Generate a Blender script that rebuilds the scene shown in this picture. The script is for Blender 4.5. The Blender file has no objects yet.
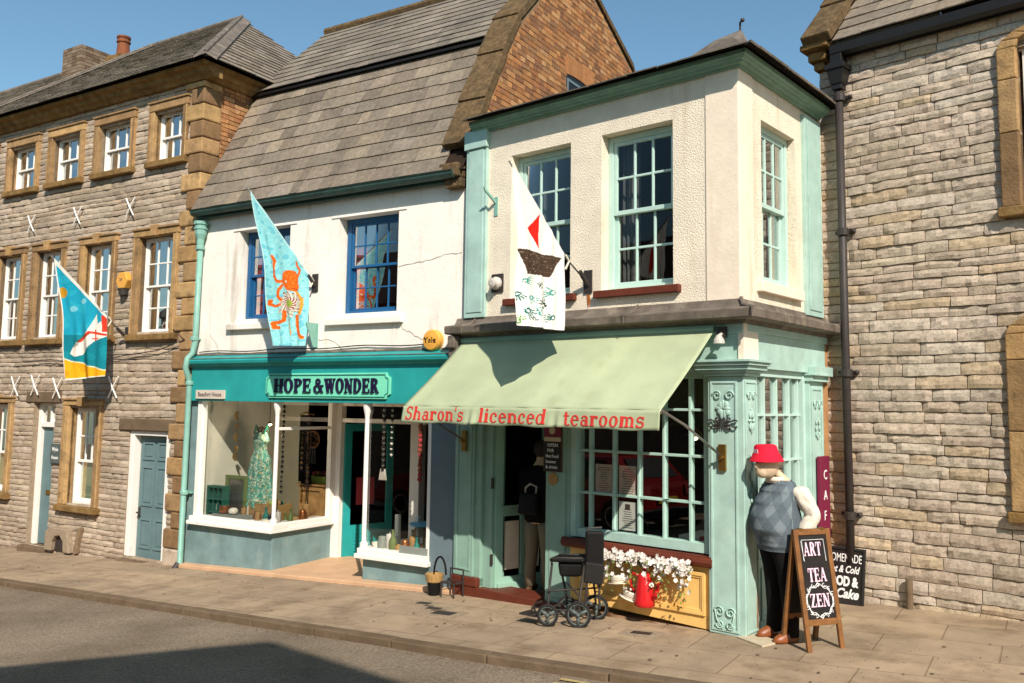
import bpy, bmesh, math, random
from math import sin, cos, pi, radians, sqrt, hypot, atan2, floor
from mathutils import Vector, Matrix, noise
random.seed(7)
SC = bpy.context.scene
COLL = SC.collection

# ------------------------------------------------------------------ camera
Z0 = 2.06
pitch, roll = radians(5.46), radians(-.81)
right0 = Vector((1, 0, 0)); fwd = Vector((0, cos(pitch), sin(pitch))); down0 = Vector((0, sin(pitch), -cos(pitch)))
rgt = cos(roll)*right0 + sin(roll)*down0
dwn = -sin(roll)*right0 + cos(roll)*down0
cam_d = bpy.data.cameras.new('camera'); cam = bpy.data.objects.new('camera', cam_d); COLL.objects.link(cam)
cam.matrix_world = Matrix(((rgt.x, -dwn.x, -fwd.x, 0), (rgt.y, -dwn.y, -fwd.y, 0), (rgt.z, -dwn.z, -fwd.z, Z0), (0, 0, 0, 1)))
cam_d.sensor_width = 36; cam_d.lens = 870/1024*36; cam_d.shift_y = -20.5/1024
cam_d.clip_start = .1; cam_d.clip_end = 2000
SC.camera = cam

# ------------------------------------------------------------------ light
sdir = Vector((.209, -.978, .82)).normalized()          # towards the sun
elev = math.asin(sdir.z)
w = bpy.data.worlds.new('World'); SC.world = w; w.use_nodes = True
nt = w.node_tree; bg = nt.nodes['Background']
sky = nt.nodes.new('ShaderNodeTexSky'); sky.sky_type = 'NISHITA'; sky.sun_disc = False
sky.sun_elevation = elev; sky.sun_rotation = atan2(sdir.x, sdir.y)
sky.altitude = 0; sky.air_density = 1.0; sky.dust_density = .6; sky.ozone_density = 1.0
tint = nt.nodes.new('ShaderNodeMix'); tint.data_type = 'RGBA'; tint.blend_type = 'MULTIPLY'; tint.inputs[0].default_value = 1; tint.inputs[7].default_value = (.90, 1.13, 1.10, 1)
nt.links.new(sky.outputs[0], tint.inputs[6]); nt.links.new(tint.outputs[2], bg.inputs[0]); bg.inputs[1].default_value = .105
sun_d = bpy.data.lights.new('sun', 'SUN'); sun_d.energy = 4.9; sun_d.angle = radians(.53); sun_d.color = (1.0, .915, .81)
sun = bpy.data.objects.new('sun', sun_d); COLL.objects.link(sun)
sun.rotation_euler = sdir.to_track_quat('Z', 'Y').to_euler(); sun.location = sdir*60
vs = SC.view_settings; vs.view_transform = 'Standard'; vs.look = 'None'; vs.gamma = 1; vs.exposure = .30
vs.use_curve_mapping = False
SC.render.engine = 'CYCLES'

# ------------------------------------------------------------------ frames (one per facade)
def frame(px, py, ux, uy):
    l = hypot(ux, uy); ux /= l; uy /= l
    return Matrix(((ux, -uy, 0, px), (uy, ux, 0, py), (0, 0, 1, 0), (0, 0, 0, 1)))
FH = frame(-.57469, 10.36669, .853096, -.521754)        # left house and white shop
FT = frame(2.10877, 8.0, .760972, -.648784)             # tearoom
FR = frame(3.45057, 9.57383, .720067, -.693905)         # right house
ID = Matrix.Identity(4)
def W(F, u, w_, z=0): return F @ Vector((u, -w_, z))
def Gxy(x, y): return .147 + .0357*x - .0244*y          # the sloping street
def G(F, u, w_):
    p = W(F, u, w_); return Gxy(p.x, p.y)

# ------------------------------------------------------------------ colours and materials
def lin(h):
    h = h.lstrip('#'); o = []
    for i in (0, 2, 4):
        c = int(h[i:i+2], 16)/255
        o.append(c/12.92 if c <= .04045 else ((c+.055)/1.055)**2.4)
    return tuple(o)
def A(h, k=.9): return tuple(min(.86, c*k) for c in lin(h))
MATS = {}
def M(name, col=None, rough=.6, var=.12, scale=7, bump=0, bscale=40, attr=False, metal=0, stain=None, sfac=.0, sscale=2.0, sth=.5,
      detail=6, spec=.35, streak=False, bump2=0, b2scale=8, big=0, bigscale=.8):
    m = bpy.data.materials.new(name); m.use_nodes = True; n = m.node_tree.nodes; l = m.node_tree.links
    b = n['Principled BSDF']; b.inputs['Roughness'].default_value = rough; b.inputs['Metallic'].default_value = metal
    b.inputs['Specular IOR Level'].default_value = spec
    tc = n.new('ShaderNodeTexCoord'); src = tc.outputs['Object']
    def nz(sc, det=detail, r=.6, vec=None):
        t = n.new('ShaderNodeTexNoise'); t.inputs['Scale'].default_value = sc; t.inputs['Detail'].default_value = det
        t.inputs['Roughness'].default_value = r; l.new(vec or src, t.inputs['Vector']); return t.outputs['Fac']
    if attr:
        a = n.new('ShaderNodeAttribute'); a.attribute_name = 'Col'; c = a.outputs['Color']
    else:
        a = n.new('ShaderNodeRGB'); a.outputs[0].default_value = (*col, 1); c = a.outputs[0]
    if var:
        mr = n.new('ShaderNodeMapRange'); mr.inputs[1].default_value = .3; mr.inputs[2].default_value = .7
        mr.inputs[3].default_value = 1-var; mr.inputs[4].default_value = 1+var; l.new(nz(scale), mr.inputs[0])
        mx = n.new('ShaderNodeVectorMath'); mx.operation = 'SCALE'; l.new(c, mx.inputs[0]); l.new(mr.outputs[0], mx.inputs['Scale']); c = mx.outputs[0]
    if big:
        mr = n.new('ShaderNodeMapRange'); mr.inputs[1].default_value = .35; mr.inputs[2].default_value = .65
        mr.inputs[3].default_value = 1-big; mr.inputs[4].default_value = 1+big*.4; l.new(nz(bigscale, 5, .6), mr.inputs[0])
        mx = n.new('ShaderNodeVectorMath'); mx.operation = 'SCALE'; l.new(c, mx.inputs[0]); l.new(mr.outputs[0], mx.inputs['Scale']); c = mx.outputs[0]
    if stain is not None:
        vec = None
        if streak:
            mp = n.new('ShaderNodeMapping'); mp.inputs['Scale'].default_value = (1, 1, .12); l.new(src, mp.inputs[0]); vec = mp.outputs[0]
        mr = n.new('ShaderNodeMapRange'); mr.inputs[1].default_value = sth; mr.inputs[2].default_value = sth+.16
        mr.inputs[3].default_value = 0; mr.inputs[4].default_value = sfac; l.new(nz(sscale, 8, .65, vec), mr.inputs[0])
        mx = n.new('ShaderNodeMix'); mx.data_type = 'RGBA'; l.new(mr.outputs[0], mx.inputs[0]); l.new(c, mx.inputs[6]); mx.inputs[7].default_value = (*stain, 1); c = mx.outputs[2]
    l.new(c, b.inputs['Base Color'])
    if bump:
        bp = n.new('ShaderNodeBump'); bp.inputs['Strength'].default_value = 1; bp.inputs['Distance'].default_value = bump
        l.new(nz(bscale, 4), bp.inputs['Height']); last = bp
        if bump2:
            b2 = n.new('ShaderNodeBump'); b2.inputs['Strength'].default_value = 1; b2.inputs['Distance'].default_value = bump2
            l.new(nz(b2scale, 3), b2.inputs['Height']); l.new(bp.outputs[0], b2.inputs['Normal']); last = b2
        l.new(last.outputs[0], b.inputs['Normal'])
    MATS[name] = m; return m
def glass(name, tint=(.9, .95, .93), ior=1.5, boost=1.0):
    m = bpy.data.materials.new(name); m.use_nodes = True; n = m.node_tree.nodes; l = m.node_tree.links
    n.remove(n['Principled BSDF']); o = n['Material Output']
    t = n.new('ShaderNodeBsdfTransparent'); t.inputs[0].default_value = (*tint, 1)
    g = n.new('ShaderNodeBsdfGlossy'); g.inputs['Roughness'].default_value = .004
    tc = n.new('ShaderNodeTexCoord'); nz = n.new('ShaderNodeTexNoise'); nz.inputs['Scale'].default_value = 3; nz.inputs['Detail'].default_value = 1
    bp = n.new('ShaderNodeBump'); bp.inputs['Distance'].default_value = .0008; bp.inputs['Strength'].default_value = .6
    l.new(tc.outputs['Object'], nz.inputs['Vector']); l.new(nz.outputs['Fac'], bp.inputs['Height']); l.new(bp.outputs[0], g.inputs['Normal'])
    f = n.new('ShaderNodeFresnel'); f.inputs[0].default_value = ior
    ml = n.new('ShaderNodeMath'); ml.operation = 'MULTIPLY'; ml.inputs[1].default_value = boost; ml.use_clamp = True; l.new(f.outputs[0], ml.inputs[0])
    mx = n.new('ShaderNodeMixShader'); l.new(ml.outputs[0], mx.inputs[0]); l.new(t.outputs[0], mx.inputs[1]); l.new(g.outputs[0], mx.inputs[2])
    l.new(mx.outputs[0], o.inputs[0]); MATS[name] = m; return m
def emit(name, col, s):
    m = bpy.data.materials.new(name); m.use_nodes = True; b = m.node_tree.nodes['Principled BSDF']
    b.inputs['Emission Color'].default_value = (*col, 1); b.inputs['Emission Strength'].default_value = s; b.inputs['Base Color'].default_value = (*col, 1)
    MATS[name] = m; return m

M('stone', attr=True, rough=.95, var=.34, scale=30, bump=.008, bscale=95, stain=A('#4f4032'), sfac=.8, sscale=30, sth=.55, spec=.1, bump2=.003, b2scale=24, big=.22, bigscale=1.3)
M('mortar', A('#a8957e', .8), rough=1, var=.2, scale=20, bump=.008, bscale=60, spec=.05)
M('mortar_dark', A('#8d7860'), rough=1, var=.25, scale=20, bump=.008, bscale=60, spec=.05)
M('ham_stone', attr=True, rough=.9, var=.26, scale=9, bump=.010, bscale=35, stain=A('#5c4a36'), sfac=.75, sscale=4.5, sth=.52, spec=.1)
M('ham_dark', A('#83663f'), rough=.95, var=.35, scale=6, bump=.012, bscale=30, stain=A('#a58a5e'), sfac=.5, sscale=5, spec=.1)
M('slate', attr=True, big=.22, bigscale=1.1, rough=.75, var=.25, scale=18, bump=.004, bscale=40, stain=A('#b5a284'), sfac=.35, sscale=7, sth=.57, spec=.25)
M('lichen', A('#6b573e'), rough=.95, var=.4, scale=14, bump=.015, bscale=30, stain=A('#4c4232'), sfac=.7, sscale=6, sth=.48, spec=.1)
M('brick', attr=True, rough=.9, var=.2, scale=20, bump=.005, bscale=60, spec=.1)
M('white_render', big=.06, bigscale=1.1, col=A('#f6ece0', .95), rough=.9, var=.05, scale=3, bump=.004, bscale=30, stain=A('#a8967e'), sfac=.6, sscale=3.4, sth=.55, streak=True, spec=.15, bump2=.012, b2scale=3)
M('roughcast', big=.07, bigscale=1.0, col=A('#f7e6cf', .95), rough=.95, var=.06, scale=4, bump=.014, bscale=62, stain=A('#c9ac88'), sfac=.55, sscale=2.8, sth=.55, streak=True, spec=.12)
M('cream_smooth', A('#f4e3cc', .93), rough=.85, var=.07, scale=5, bump=.003, bscale=30, stain=A('#cdb08c'), sfac=.5, sscale=3, sth=.56, streak=True, spec=.15)
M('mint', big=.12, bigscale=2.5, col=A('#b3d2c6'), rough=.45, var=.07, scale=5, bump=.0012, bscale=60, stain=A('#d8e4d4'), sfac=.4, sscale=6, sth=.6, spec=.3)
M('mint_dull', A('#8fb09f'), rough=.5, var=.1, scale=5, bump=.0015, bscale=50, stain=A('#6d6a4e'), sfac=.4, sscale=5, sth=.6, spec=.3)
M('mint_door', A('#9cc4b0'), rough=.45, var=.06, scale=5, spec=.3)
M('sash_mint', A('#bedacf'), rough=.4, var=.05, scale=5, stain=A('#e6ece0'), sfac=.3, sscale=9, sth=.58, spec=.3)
M('teal', big=.12, bigscale=1.5, col=A('#2b9e9b'), rough=.42, var=.08, scale=4, bump=.001, bscale=50, stain=A('#55b0a6'), sfac=.35, sscale=5, sth=.6, spec=.3)
M('sign_mint', A('#7fe0bc'), rough=.4, var=.04, spec=.3)
M('purple_black', A('#22183c'), rough=.4, var=0)
M('pipe_mint', A('#86b5a6'), rough=.4, var=.1, stain=A('#6b8577'), sfac=.5, sscale=6, sth=.56, spec=.35)
M('blue_paint', A('#1f5c8c'), rough=.38, var=.1, scale=6, spec=.4)
M('white_paint', A('#f4efe6'), rough=.5, var=.04, scale=6, stain=A('#b5a994'), sfac=.4, sscale=6, sth=.6, spec=.3)
M('grey_blue', big=.15, bigscale=2, col=A('#7c9696'), rough=.75, var=.1, scale=4, bump=.003, bscale=35, stain=A('#a0aba4'), sfac=.5, sscale=3, sth=.55, spec=.2)
M('slate_grey_paint', A('#6d7d83'), rough=.7, var=.08, scale=3, bump=.003, bscale=35, spec=.2)
M('door_grey', A('#678083'), rough=.45, var=.1, scale=5, stain=A('#8b9a96'), sfac=.3, sscale=8, sth=.6, spec=.3)
M('lead', big=.2, bigscale=3, col=A('#71665b'), rough=.65, var=.3, scale=7, bump=.004, bscale=12, stain=A('#a39684'), sfac=.55, sscale=4, sth=.52, spec=.3)
M('cornice_green', A('#7d9f8d'), rough=.5, var=.15, scale=6, stain=A('#4c6b58'), sfac=.4, sscale=5, sth=.55, spec=.25)
M('gutter_teal', A('#3c554e'), rough=.5, var=.15, scale=6, stain=A('#26332e'), sfac=.5, sscale=5, spec=.3)
M('black_iron', A('#3a3330'), rough=.55, var=.2, scale=8, spec=.35)
M('black_paint', A('#1d1a19'), rough=.45, var=.1, spec=.4)
M('red_brown', A('#6f3524', .8), rough=.55, var=.15, scale=6, stain=A('#5a2718'), sfac=.5, sscale=5, spec=.3)
M('yellow_panel', A('#f5c878'), rough=.5, var=.1, scale=4, stain=A('#c98f2f'), sfac=.5, sscale=3, sth=.54, spec=.25)
M('plinth', A('#9a7c60'), rough=.95, var=.35, scale=12, bump=.012, bscale=25, stain=A('#5b3424'), sfac=.8, sscale=5, sth=.5, spec=.1)
M('wood_raw', A('#b88a5e'), rough=.8, var=.2, scale=8, bump=.002, spec=.15)
M('wood_frame', A('#8a5c32', .85), rough=.55, var=.25, scale=10, bump=.002, bscale=30, stain=A('#6b4322'), sfac=.5, sscale=6, spec=.3)
M('wood_dark', A('#5a3c24'), rough=.6, var=.25, scale=10, spec=.3)
M('pine', A('#b48a58'), rough=.6, var=.2, scale=9, stain=A('#7d5a34'), sfac=.5, sscale=5, spec=.25)
M('chalkboard', A('#2a2523'), rough=.75, var=.25, scale=4, stain=A('#57504c'), sfac=.35, sscale=3, sth=.55, spec=.2)
M('chalk', A('#f4ece8', 1), rough=1, var=.1, scale=40, spec=0)
M('chalk_pink', A('#f0c8d8', 1), rough=1, var=.1, scale=40, spec=0)
M('awning', big=.10, bigscale=1.2, col=A('#b4bd98', .88), rough=.85, var=.05, scale=2.5, bump=.0015, bscale=90, stain=A('#a5aa82', .85), sfac=.5, sscale=3, sth=.56, spec=.15, bump2=.01, b2scale=2.5)
M('red_letter', A('#d8392f'), rough=.7, var=.06)
M('cloth', attr=True, rough=.9, var=.08, scale=30, spec=.1, bump=.001, bscale=120)
M('flower', A('#ece2d8'), rough=.8, var=.05, spec=.15)
M('leaf', A('#6f7e3e'), rough=.7, var=.3, scale=30, spec=.2)
M('paving', big=.16, bigscale=.55, col=A('#b09a80', .84), rough=.9, var=.16, scale=3, bump=.004, bscale=50, stain=A('#7d6a54', .8), sfac=.6, sscale=1.9, sth=.5, spec=.12)
M('kerb_stone', A('#85705a', .68), rough=.9, var=.25, scale=8, bump=.005, bscale=40, stain=A('#5d4c3a', .8), sfac=.6, sscale=4, spec=.12)
M('asphalt', big=.25, bigscale=.5, col=A('#8c7d6a', .95), rough=.92, var=.42, scale=42, bump=.012, bscale=75, stain=A('#6d5c4a', .7), sfac=.5, sscale=.7, sth=.5, spec=.15, bump2=.01, b2scale=4)
M('earth', A('#7a6a50', .7), rough=1, var=.2)
M('rust', A('#b06a34'), rough=.95, var=.3, scale=20, spec=.1)
M('crack', A('#b5a48e', .85), rough=1, var=.2)
M('tarmac_patch', A('#796b5a', .75), rough=.95, var=.4, scale=45, bump=.01, bscale=80, spec=.1)
M('car_red', A('#8f1d1e'), rough=.25, var=.03, spec=.5)
M('plate_yellow', A('#e8c030'), rough=.5, var=.02)
M('steel', A('#b5aea5'), rough=.35, var=.1, metal=.9)
M('brass', A('#b08a4a'), rough=.35, var=.15, metal=.9)
M('copper', A('#a86a40'), rough=.35, var=.15, metal=.7)
M('orange_plastic', A('#e8a848'), rough=.45, var=.05, spec=.4)
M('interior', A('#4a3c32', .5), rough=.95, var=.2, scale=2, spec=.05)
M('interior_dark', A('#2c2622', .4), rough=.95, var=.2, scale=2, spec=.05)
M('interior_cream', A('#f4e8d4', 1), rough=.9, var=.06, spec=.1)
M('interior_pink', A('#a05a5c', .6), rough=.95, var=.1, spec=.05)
M('curtain', A('#7d7c7c', .38), rough=.95, var=.1, spec=.05)
M('curtain_red', A('#c85058', .7), rough=.95, var=.15, spec=.05)
M('tile_floor', A('#d0a884'), rough=.7, var=.12, scale=4, spec=.2)
M('paper', A('#d8c0b4'), rough=.8, var=.06, spec=.1)
M('paper_white', A('#d9d2ca'), rough=.8, var=.04, spec=.1)
M('ink', A('#4a3c38'), rough=.8, var=0)
M('teal_dark', A('#1f7d72'), rough=.5, var=.1)
M('green_frame', A('#6f7d4a'), rough=.6, var=.2)
M('green_cabinet', A('#20604f'), rough=.55, var=.2, scale=8)
M('grey_table', A('#8a8f86'), rough=.6, var=.15)
M('wicker', A('#b08a55'), rough=.8, var=.3, scale=40, bump=.004, bscale=60)
M('lime', A('#9fb85a'), rough=.5, var=.1)
M('blue_top', A('#5aa8c8'), rough=.4, var=.05)
M('red_enamel', A('#cf1f22'), rough=.3, var=.08, scale=4, spec=.5)
M('china', A('#ece2d0'), rough=.4, var=.06, spec=.4)
M('tea', A('#6b4a30'), rough=.3, var=.1)
M('rubber', A('#24211f'), rough=.8, var=.15)
M('black_vinyl', A('#1a1817', .7), rough=.65, var=.2, scale=20, spec=.2)
M('grey_plastic', A('#6c6862'), rough=.5, var=.1)
M('skin', A('#dcc2a2'), rough=.6, var=.05, spec=.3)
M('vest', attr=True, rough=.95, var=.12, scale=60, bump=.002, bscale=140, spec=.08)
M('shirt', A('#e8dccb'), rough=.85, var=.06, scale=14, bump=.004, bscale=14, spec=.12)
M('trousers_black', A('#1e1b1c'), rough=.9, var=.15, spec=.1)
M('hat_red', A('#e0213a'), rough=.85, var=.06, spec=.15)
M('shoe_brown', A('#8a4c26'), rough=.4, var=.15, spec=.4)
M('beige_trousers', A('#94876f', .8), rough=.9, var=.1, spec=.1)
M('dark_top', A('#1c1a1c'), rough=.9, var=.1, spec=.1)
M('hair_dark', A('#3a3230'), rough=.8, var=.2)
M('maroon', A('#7d2340'), rough=.5, var=.08, spec=.3)
M('cardboard', A('#c8b89c'), rough=.9, var=.1)
M('terracotta', A('#8d553a', .8), rough=.8, var=.2, spec=.15)
M('plaque_grey', A('#58605c'), rough=.5, var=.1)
M('sign_cream', A('#d8c8b8'), rough=.6, var=.05)
M('yellow_line', A('#c8b078', .7), rough=.9, var=.3, scale=20)
M('roof_tile', A('#4d3a30', .8), rough=.9, var=.3, scale=5)
M('opp_render', A('#8d7a66', .8), rough=.95, var=.15)
M('bulb_grey', A('#c9c2b6'), rough=.4, var=.05)
M('rope', A('#d8d0c0'), rough=.9, var=.1)
glass('glass', boost=.62)
glass('glass_tea', tint=(.9, .94, .92), boost=1.7)
glass('glass_shop', tint=(.96, .97, .95), boost=.5)
M('frost', A('#a8b08a'), rough=.5, var=.15, scale=3, spec=.4)
emit('lamp_glow', (1.0, .72, .42), 6)

# ------------------------------------------------------------------ mesh builder, coordinates are (u along facade, w outwards, z up)
ORG = {}
class MB:
    def __init__(s, xf=None): s.v = []; s.f = []; s.c = []; s.xf = xf; s.hascol = False
    def add(s, vs_, fs, col=None):
        o = len(s.v)
        s.v += [tuple(s.xf(p)) for p in vs_] if s.xf else [tuple(p) for p in vs_]
        for f in fs:
            s.f.append([o+i for i in f]); s.c.append(col or (.5, .5, .5))
        if col: s.hascol = True
        return s
    def box(s, u0, u1, w0, w1, z0, z1, col=None):
        p = [(u, w_, z) for u in (u0, u1) for w_ in (w0, w1) for z in (z0, z1)]
        return s.add(p, [(0, 1, 3, 2), (4, 6, 7, 5), (0, 4, 5, 1), (2, 3, 7, 6), (0, 2, 6, 4), (1, 5, 7, 3)], col)
    def hexa(s, p, col=None):                                     # 8 points: bottom 4 then top 4
        return s.add(p, [(3, 2, 1, 0), (4, 5, 6, 7), (0, 1, 5, 4), (1, 2, 6, 5), (2, 3, 7, 6), (3, 0, 4, 7)], col)
    def quad(s, a, b, c, d, col=None): return s.add([a, b, c, d], [(0, 1, 2, 3)], col)
    def ext(s, poly, a, b, axis, col=None):                       # prism of a polygon along an axis
        n = len(poly)
        mk = {'u': lambda p, t: (t, p[0], p[1]), 'w': lambda p, t: (p[0], t, p[1]), 'z': lambda p, t: (p[0], p[1], t)}[axis]
        vs_ = [mk(p, a) for p in poly] + [mk(p, b) for p in poly]
        return s.add(vs_, [tuple(range(n)), tuple(range(2*n-1, n-1, -1))] + [(i, (i+1) % n, n+(i+1) % n, n+i) for i in range(n)], col)
    def ring(s, u0, u1, z0, z1, w0, w1, t, tb=None, tt=None):
        tb = t if tb is None else tb; tt = t if tt is None else tt
        s.box(u0, u0+t, w0, w1, z0, z1); s.box(u1-t, u1, w0, w1, z0, z1)
        if tb: s.box(u0+t, u1-t, w0, w1, z0, z0+tb)
        if tt: s.box(u0+t, u1-t, w0, w1, z1-tt, z1)
        return s
    def tube(s, pts, r, n=8, col=None, cap=True):
        pts = [Vector(p) for p in pts]; k = len(pts); rs = r if isinstance(r, (list, tuple)) else [r]*k
        vs_ = []; up = None
        for i, p in enumerate(pts):
            d = (pts[min(i+1, k-1)]-pts[max(i-1, 0)]).normalized()
            if up is None: up = Vector((0, 0, 1)) if abs(d.z) < .9 else Vector((1, 0, 0))
            a = d.cross(up).normalized(); b = a.cross(d).normalized(); up = b
            for j in range(n):
                t = 2*pi*j/n; vs_.append(p + rs[i]*(cos(t)*a+sin(t)*b))
        fs = [(i*n+j, i*n+(j+1) % n, (i+1)*n+(j+1) % n, (i+1)*n+j) for i in range(k-1) for j in range(n)]
        if cap: fs += [tuple(range(n-1, -1, -1)), tuple((k-1)*n+j for j in range(n))]
        return s.add(vs_, fs, col)
    def lathe(s, prof, cu, cw, n=20, col=None, ax='z', c0=0):     # profile of (radius, height)
        vs_ = []
        for r, z in prof:
            for j in range(n):
                t = 2*pi*j/n
                vs_.append((cu+r*cos(t), cw+r*sin(t), z+c0) if ax == 'z' else ((cu+r*cos(t), z+c0, cw+r*sin(t)) if ax == 'w' else (z+c0, cu+r*cos(t), cw+r*sin(t))))
        k = len(prof)
        fs = [(i*n+j, i*n+(j+1) % n, (i+1)*n+(j+1) % n, (i+1)*n+j) for i in range(k-1) for j in range(n)]
        fs += [tuple(range(n-1, -1, -1)), tuple((k-1)*n+j for j in range(n))]
        return s.add(vs_, fs, col)
    def ball(s, c, r, n=10, m=7, col=None):
        rx, ry, rz = r if isinstance(r, tuple) else (r, r, r); vs_ = []
        for i in range(1, m):
            t = pi*i/m
            for j in range(n):
                q = 2*pi*j/n; vs_.append((c[0]+rx*sin(t)*cos(q), c[1]+ry*sin(t)*sin(q), c[2]+rz*cos(t)))
        vs_ += [(c[0], c[1], c[2]+rz), (c[0], c[1], c[2]-rz)]; T_, B_ = len(vs_)-2, len(vs_)-1
        fs = [(i*n+j, (i+1)*n+j, (i+1)*n+(j+1) % n, i*n+(j+1) % n) for i in range(m-2) for j in range(n)]
        fs += [(T_, j, (j+1) % n) for j in range(n)] + [(B_, (m-2)*n+(j+1) % n, (m-2)*n+j) for j in range(n)]
        return s.add(vs_, fs, col)
    def grid(s, fn, nu, nv, colfn=None):
        o = len(s.v); P = []
        for j in range(nv+1):
            for i in range(nu+1): P.append(fn(i/nu, j/nv))
        s.v += [tuple(s.xf(p)) for p in P] if s.xf else [tuple(p) for p in P]
        for j in range(nv):
            for i in range(nu):
                a = o+j*(nu+1)+i; s.f.append([a, a+1, a+nu+2, a+nu+1])
                s.c.append(colfn((i+.5)/nu, (j+.5)/nv) if colfn else (.5, .5, .5))
        if colfn: s.hascol = True
        return s
    def loft(s, secs, n=16, col=None):                            # secs: (centre, rx, ry[, tilt axis]) horizontal ellipses
        vs_ = []
        for (c, rx, ry) in secs:
            for j in range(n):
                t = 2*pi*j/n; vs_.append((c[0]+rx*cos(t), c[1]+ry*sin(t), c[2]))
        k = len(secs)
        fs = [(i*n+j, i*n+(j+1) % n, (i+1)*n+(j+1) % n, (i+1)*n+j) for i in range(k-1) for j in range(n)]
        fs += [tuple(range(n-1, -1, -1)), tuple((k-1)*n+j for j in range(n))]
        return s.add(vs_, fs, col)
    def build(s, name, mat, parent=None, F=None, base=None, smooth=False, bev=0, recalc=True, solid=0, remesh=0, sub=0):
        if parent is not None: org = ORG[parent.name]
        else: org = Vector((base[0], -base[1], base[2])) if base is not None else Vector((0, 0, 0))
        me = bpy.data.meshes.new(name)
        me.from_pydata([(p[0]-org.x, -p[1]-org.y, p[2]-org.z) for p in s.v], [], s.f)
        if s.hascol:
            at = me.attributes.new('Col', 'FLOAT_COLOR', 'FACE')
            at.data.foreach_set('color', [x for c in s.c for x in (c[0], c[1], c[2], 1.0)])
        if recalc:
            bm = bmesh.new(); bm.from_mesh(me); bmesh.ops.recalc_face_normals(bm, faces=bm.faces); bm.to_mesh(me); bm.free()
        else: me.flip_normals()
        if smooth: me.polygons.foreach_set('use_smooth', [True]*len(me.polygons))
        me.materials.append(MATS[mat])
        o = bpy.data.objects.new(name, me); COLL.objects.link(o)
        if parent is not None: o.parent = parent
        else: o.matrix_world = (F or ID) @ Matrix.Translation(org)
        ORG[o.name] = org
        if remesh:
            q = o.modifiers.new('remesh', 'REMESH'); q.mode = 'VOXEL'; q.voxel_size = remesh; q.use_smooth_shade = True
            q = o.modifiers.new('smooth', 'SMOOTH'); q.iterations = 4; q.factor = .5
        if bev:
            q = o.modifiers.new('bevel', 'BEVEL'); q.width = bev; q.segments = 2; q.limit_method = 'ANGLE'; q.angle_limit = radians(50)
        if solid:
            q = o.modifiers.new('solid', 'SOLIDIFY'); q.thickness = solid
        if sub:
            q = o.modifiers.new('sub', 'SUBSURF'); q.levels = sub; q.render_levels = sub
        return o
def tag(o, label=None, cat=None, group=None, kind=None):
    if label: o['label'] = label
    if cat: o['category'] = cat
    if group: o['group'] = group
    if kind: o['kind'] = kind
    return o
def thing(name, label, cat, F, base, group=None):
    o = bpy.data.objects.new(name, None); COLL.objects.link(o); o.empty_display_size = .2
    org = Vector((base[0], -base[1], base[2])); o.matrix_world = F @ Matrix.Translation(org); ORG[o.name] = org
    return tag(o, label, cat, group)

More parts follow.
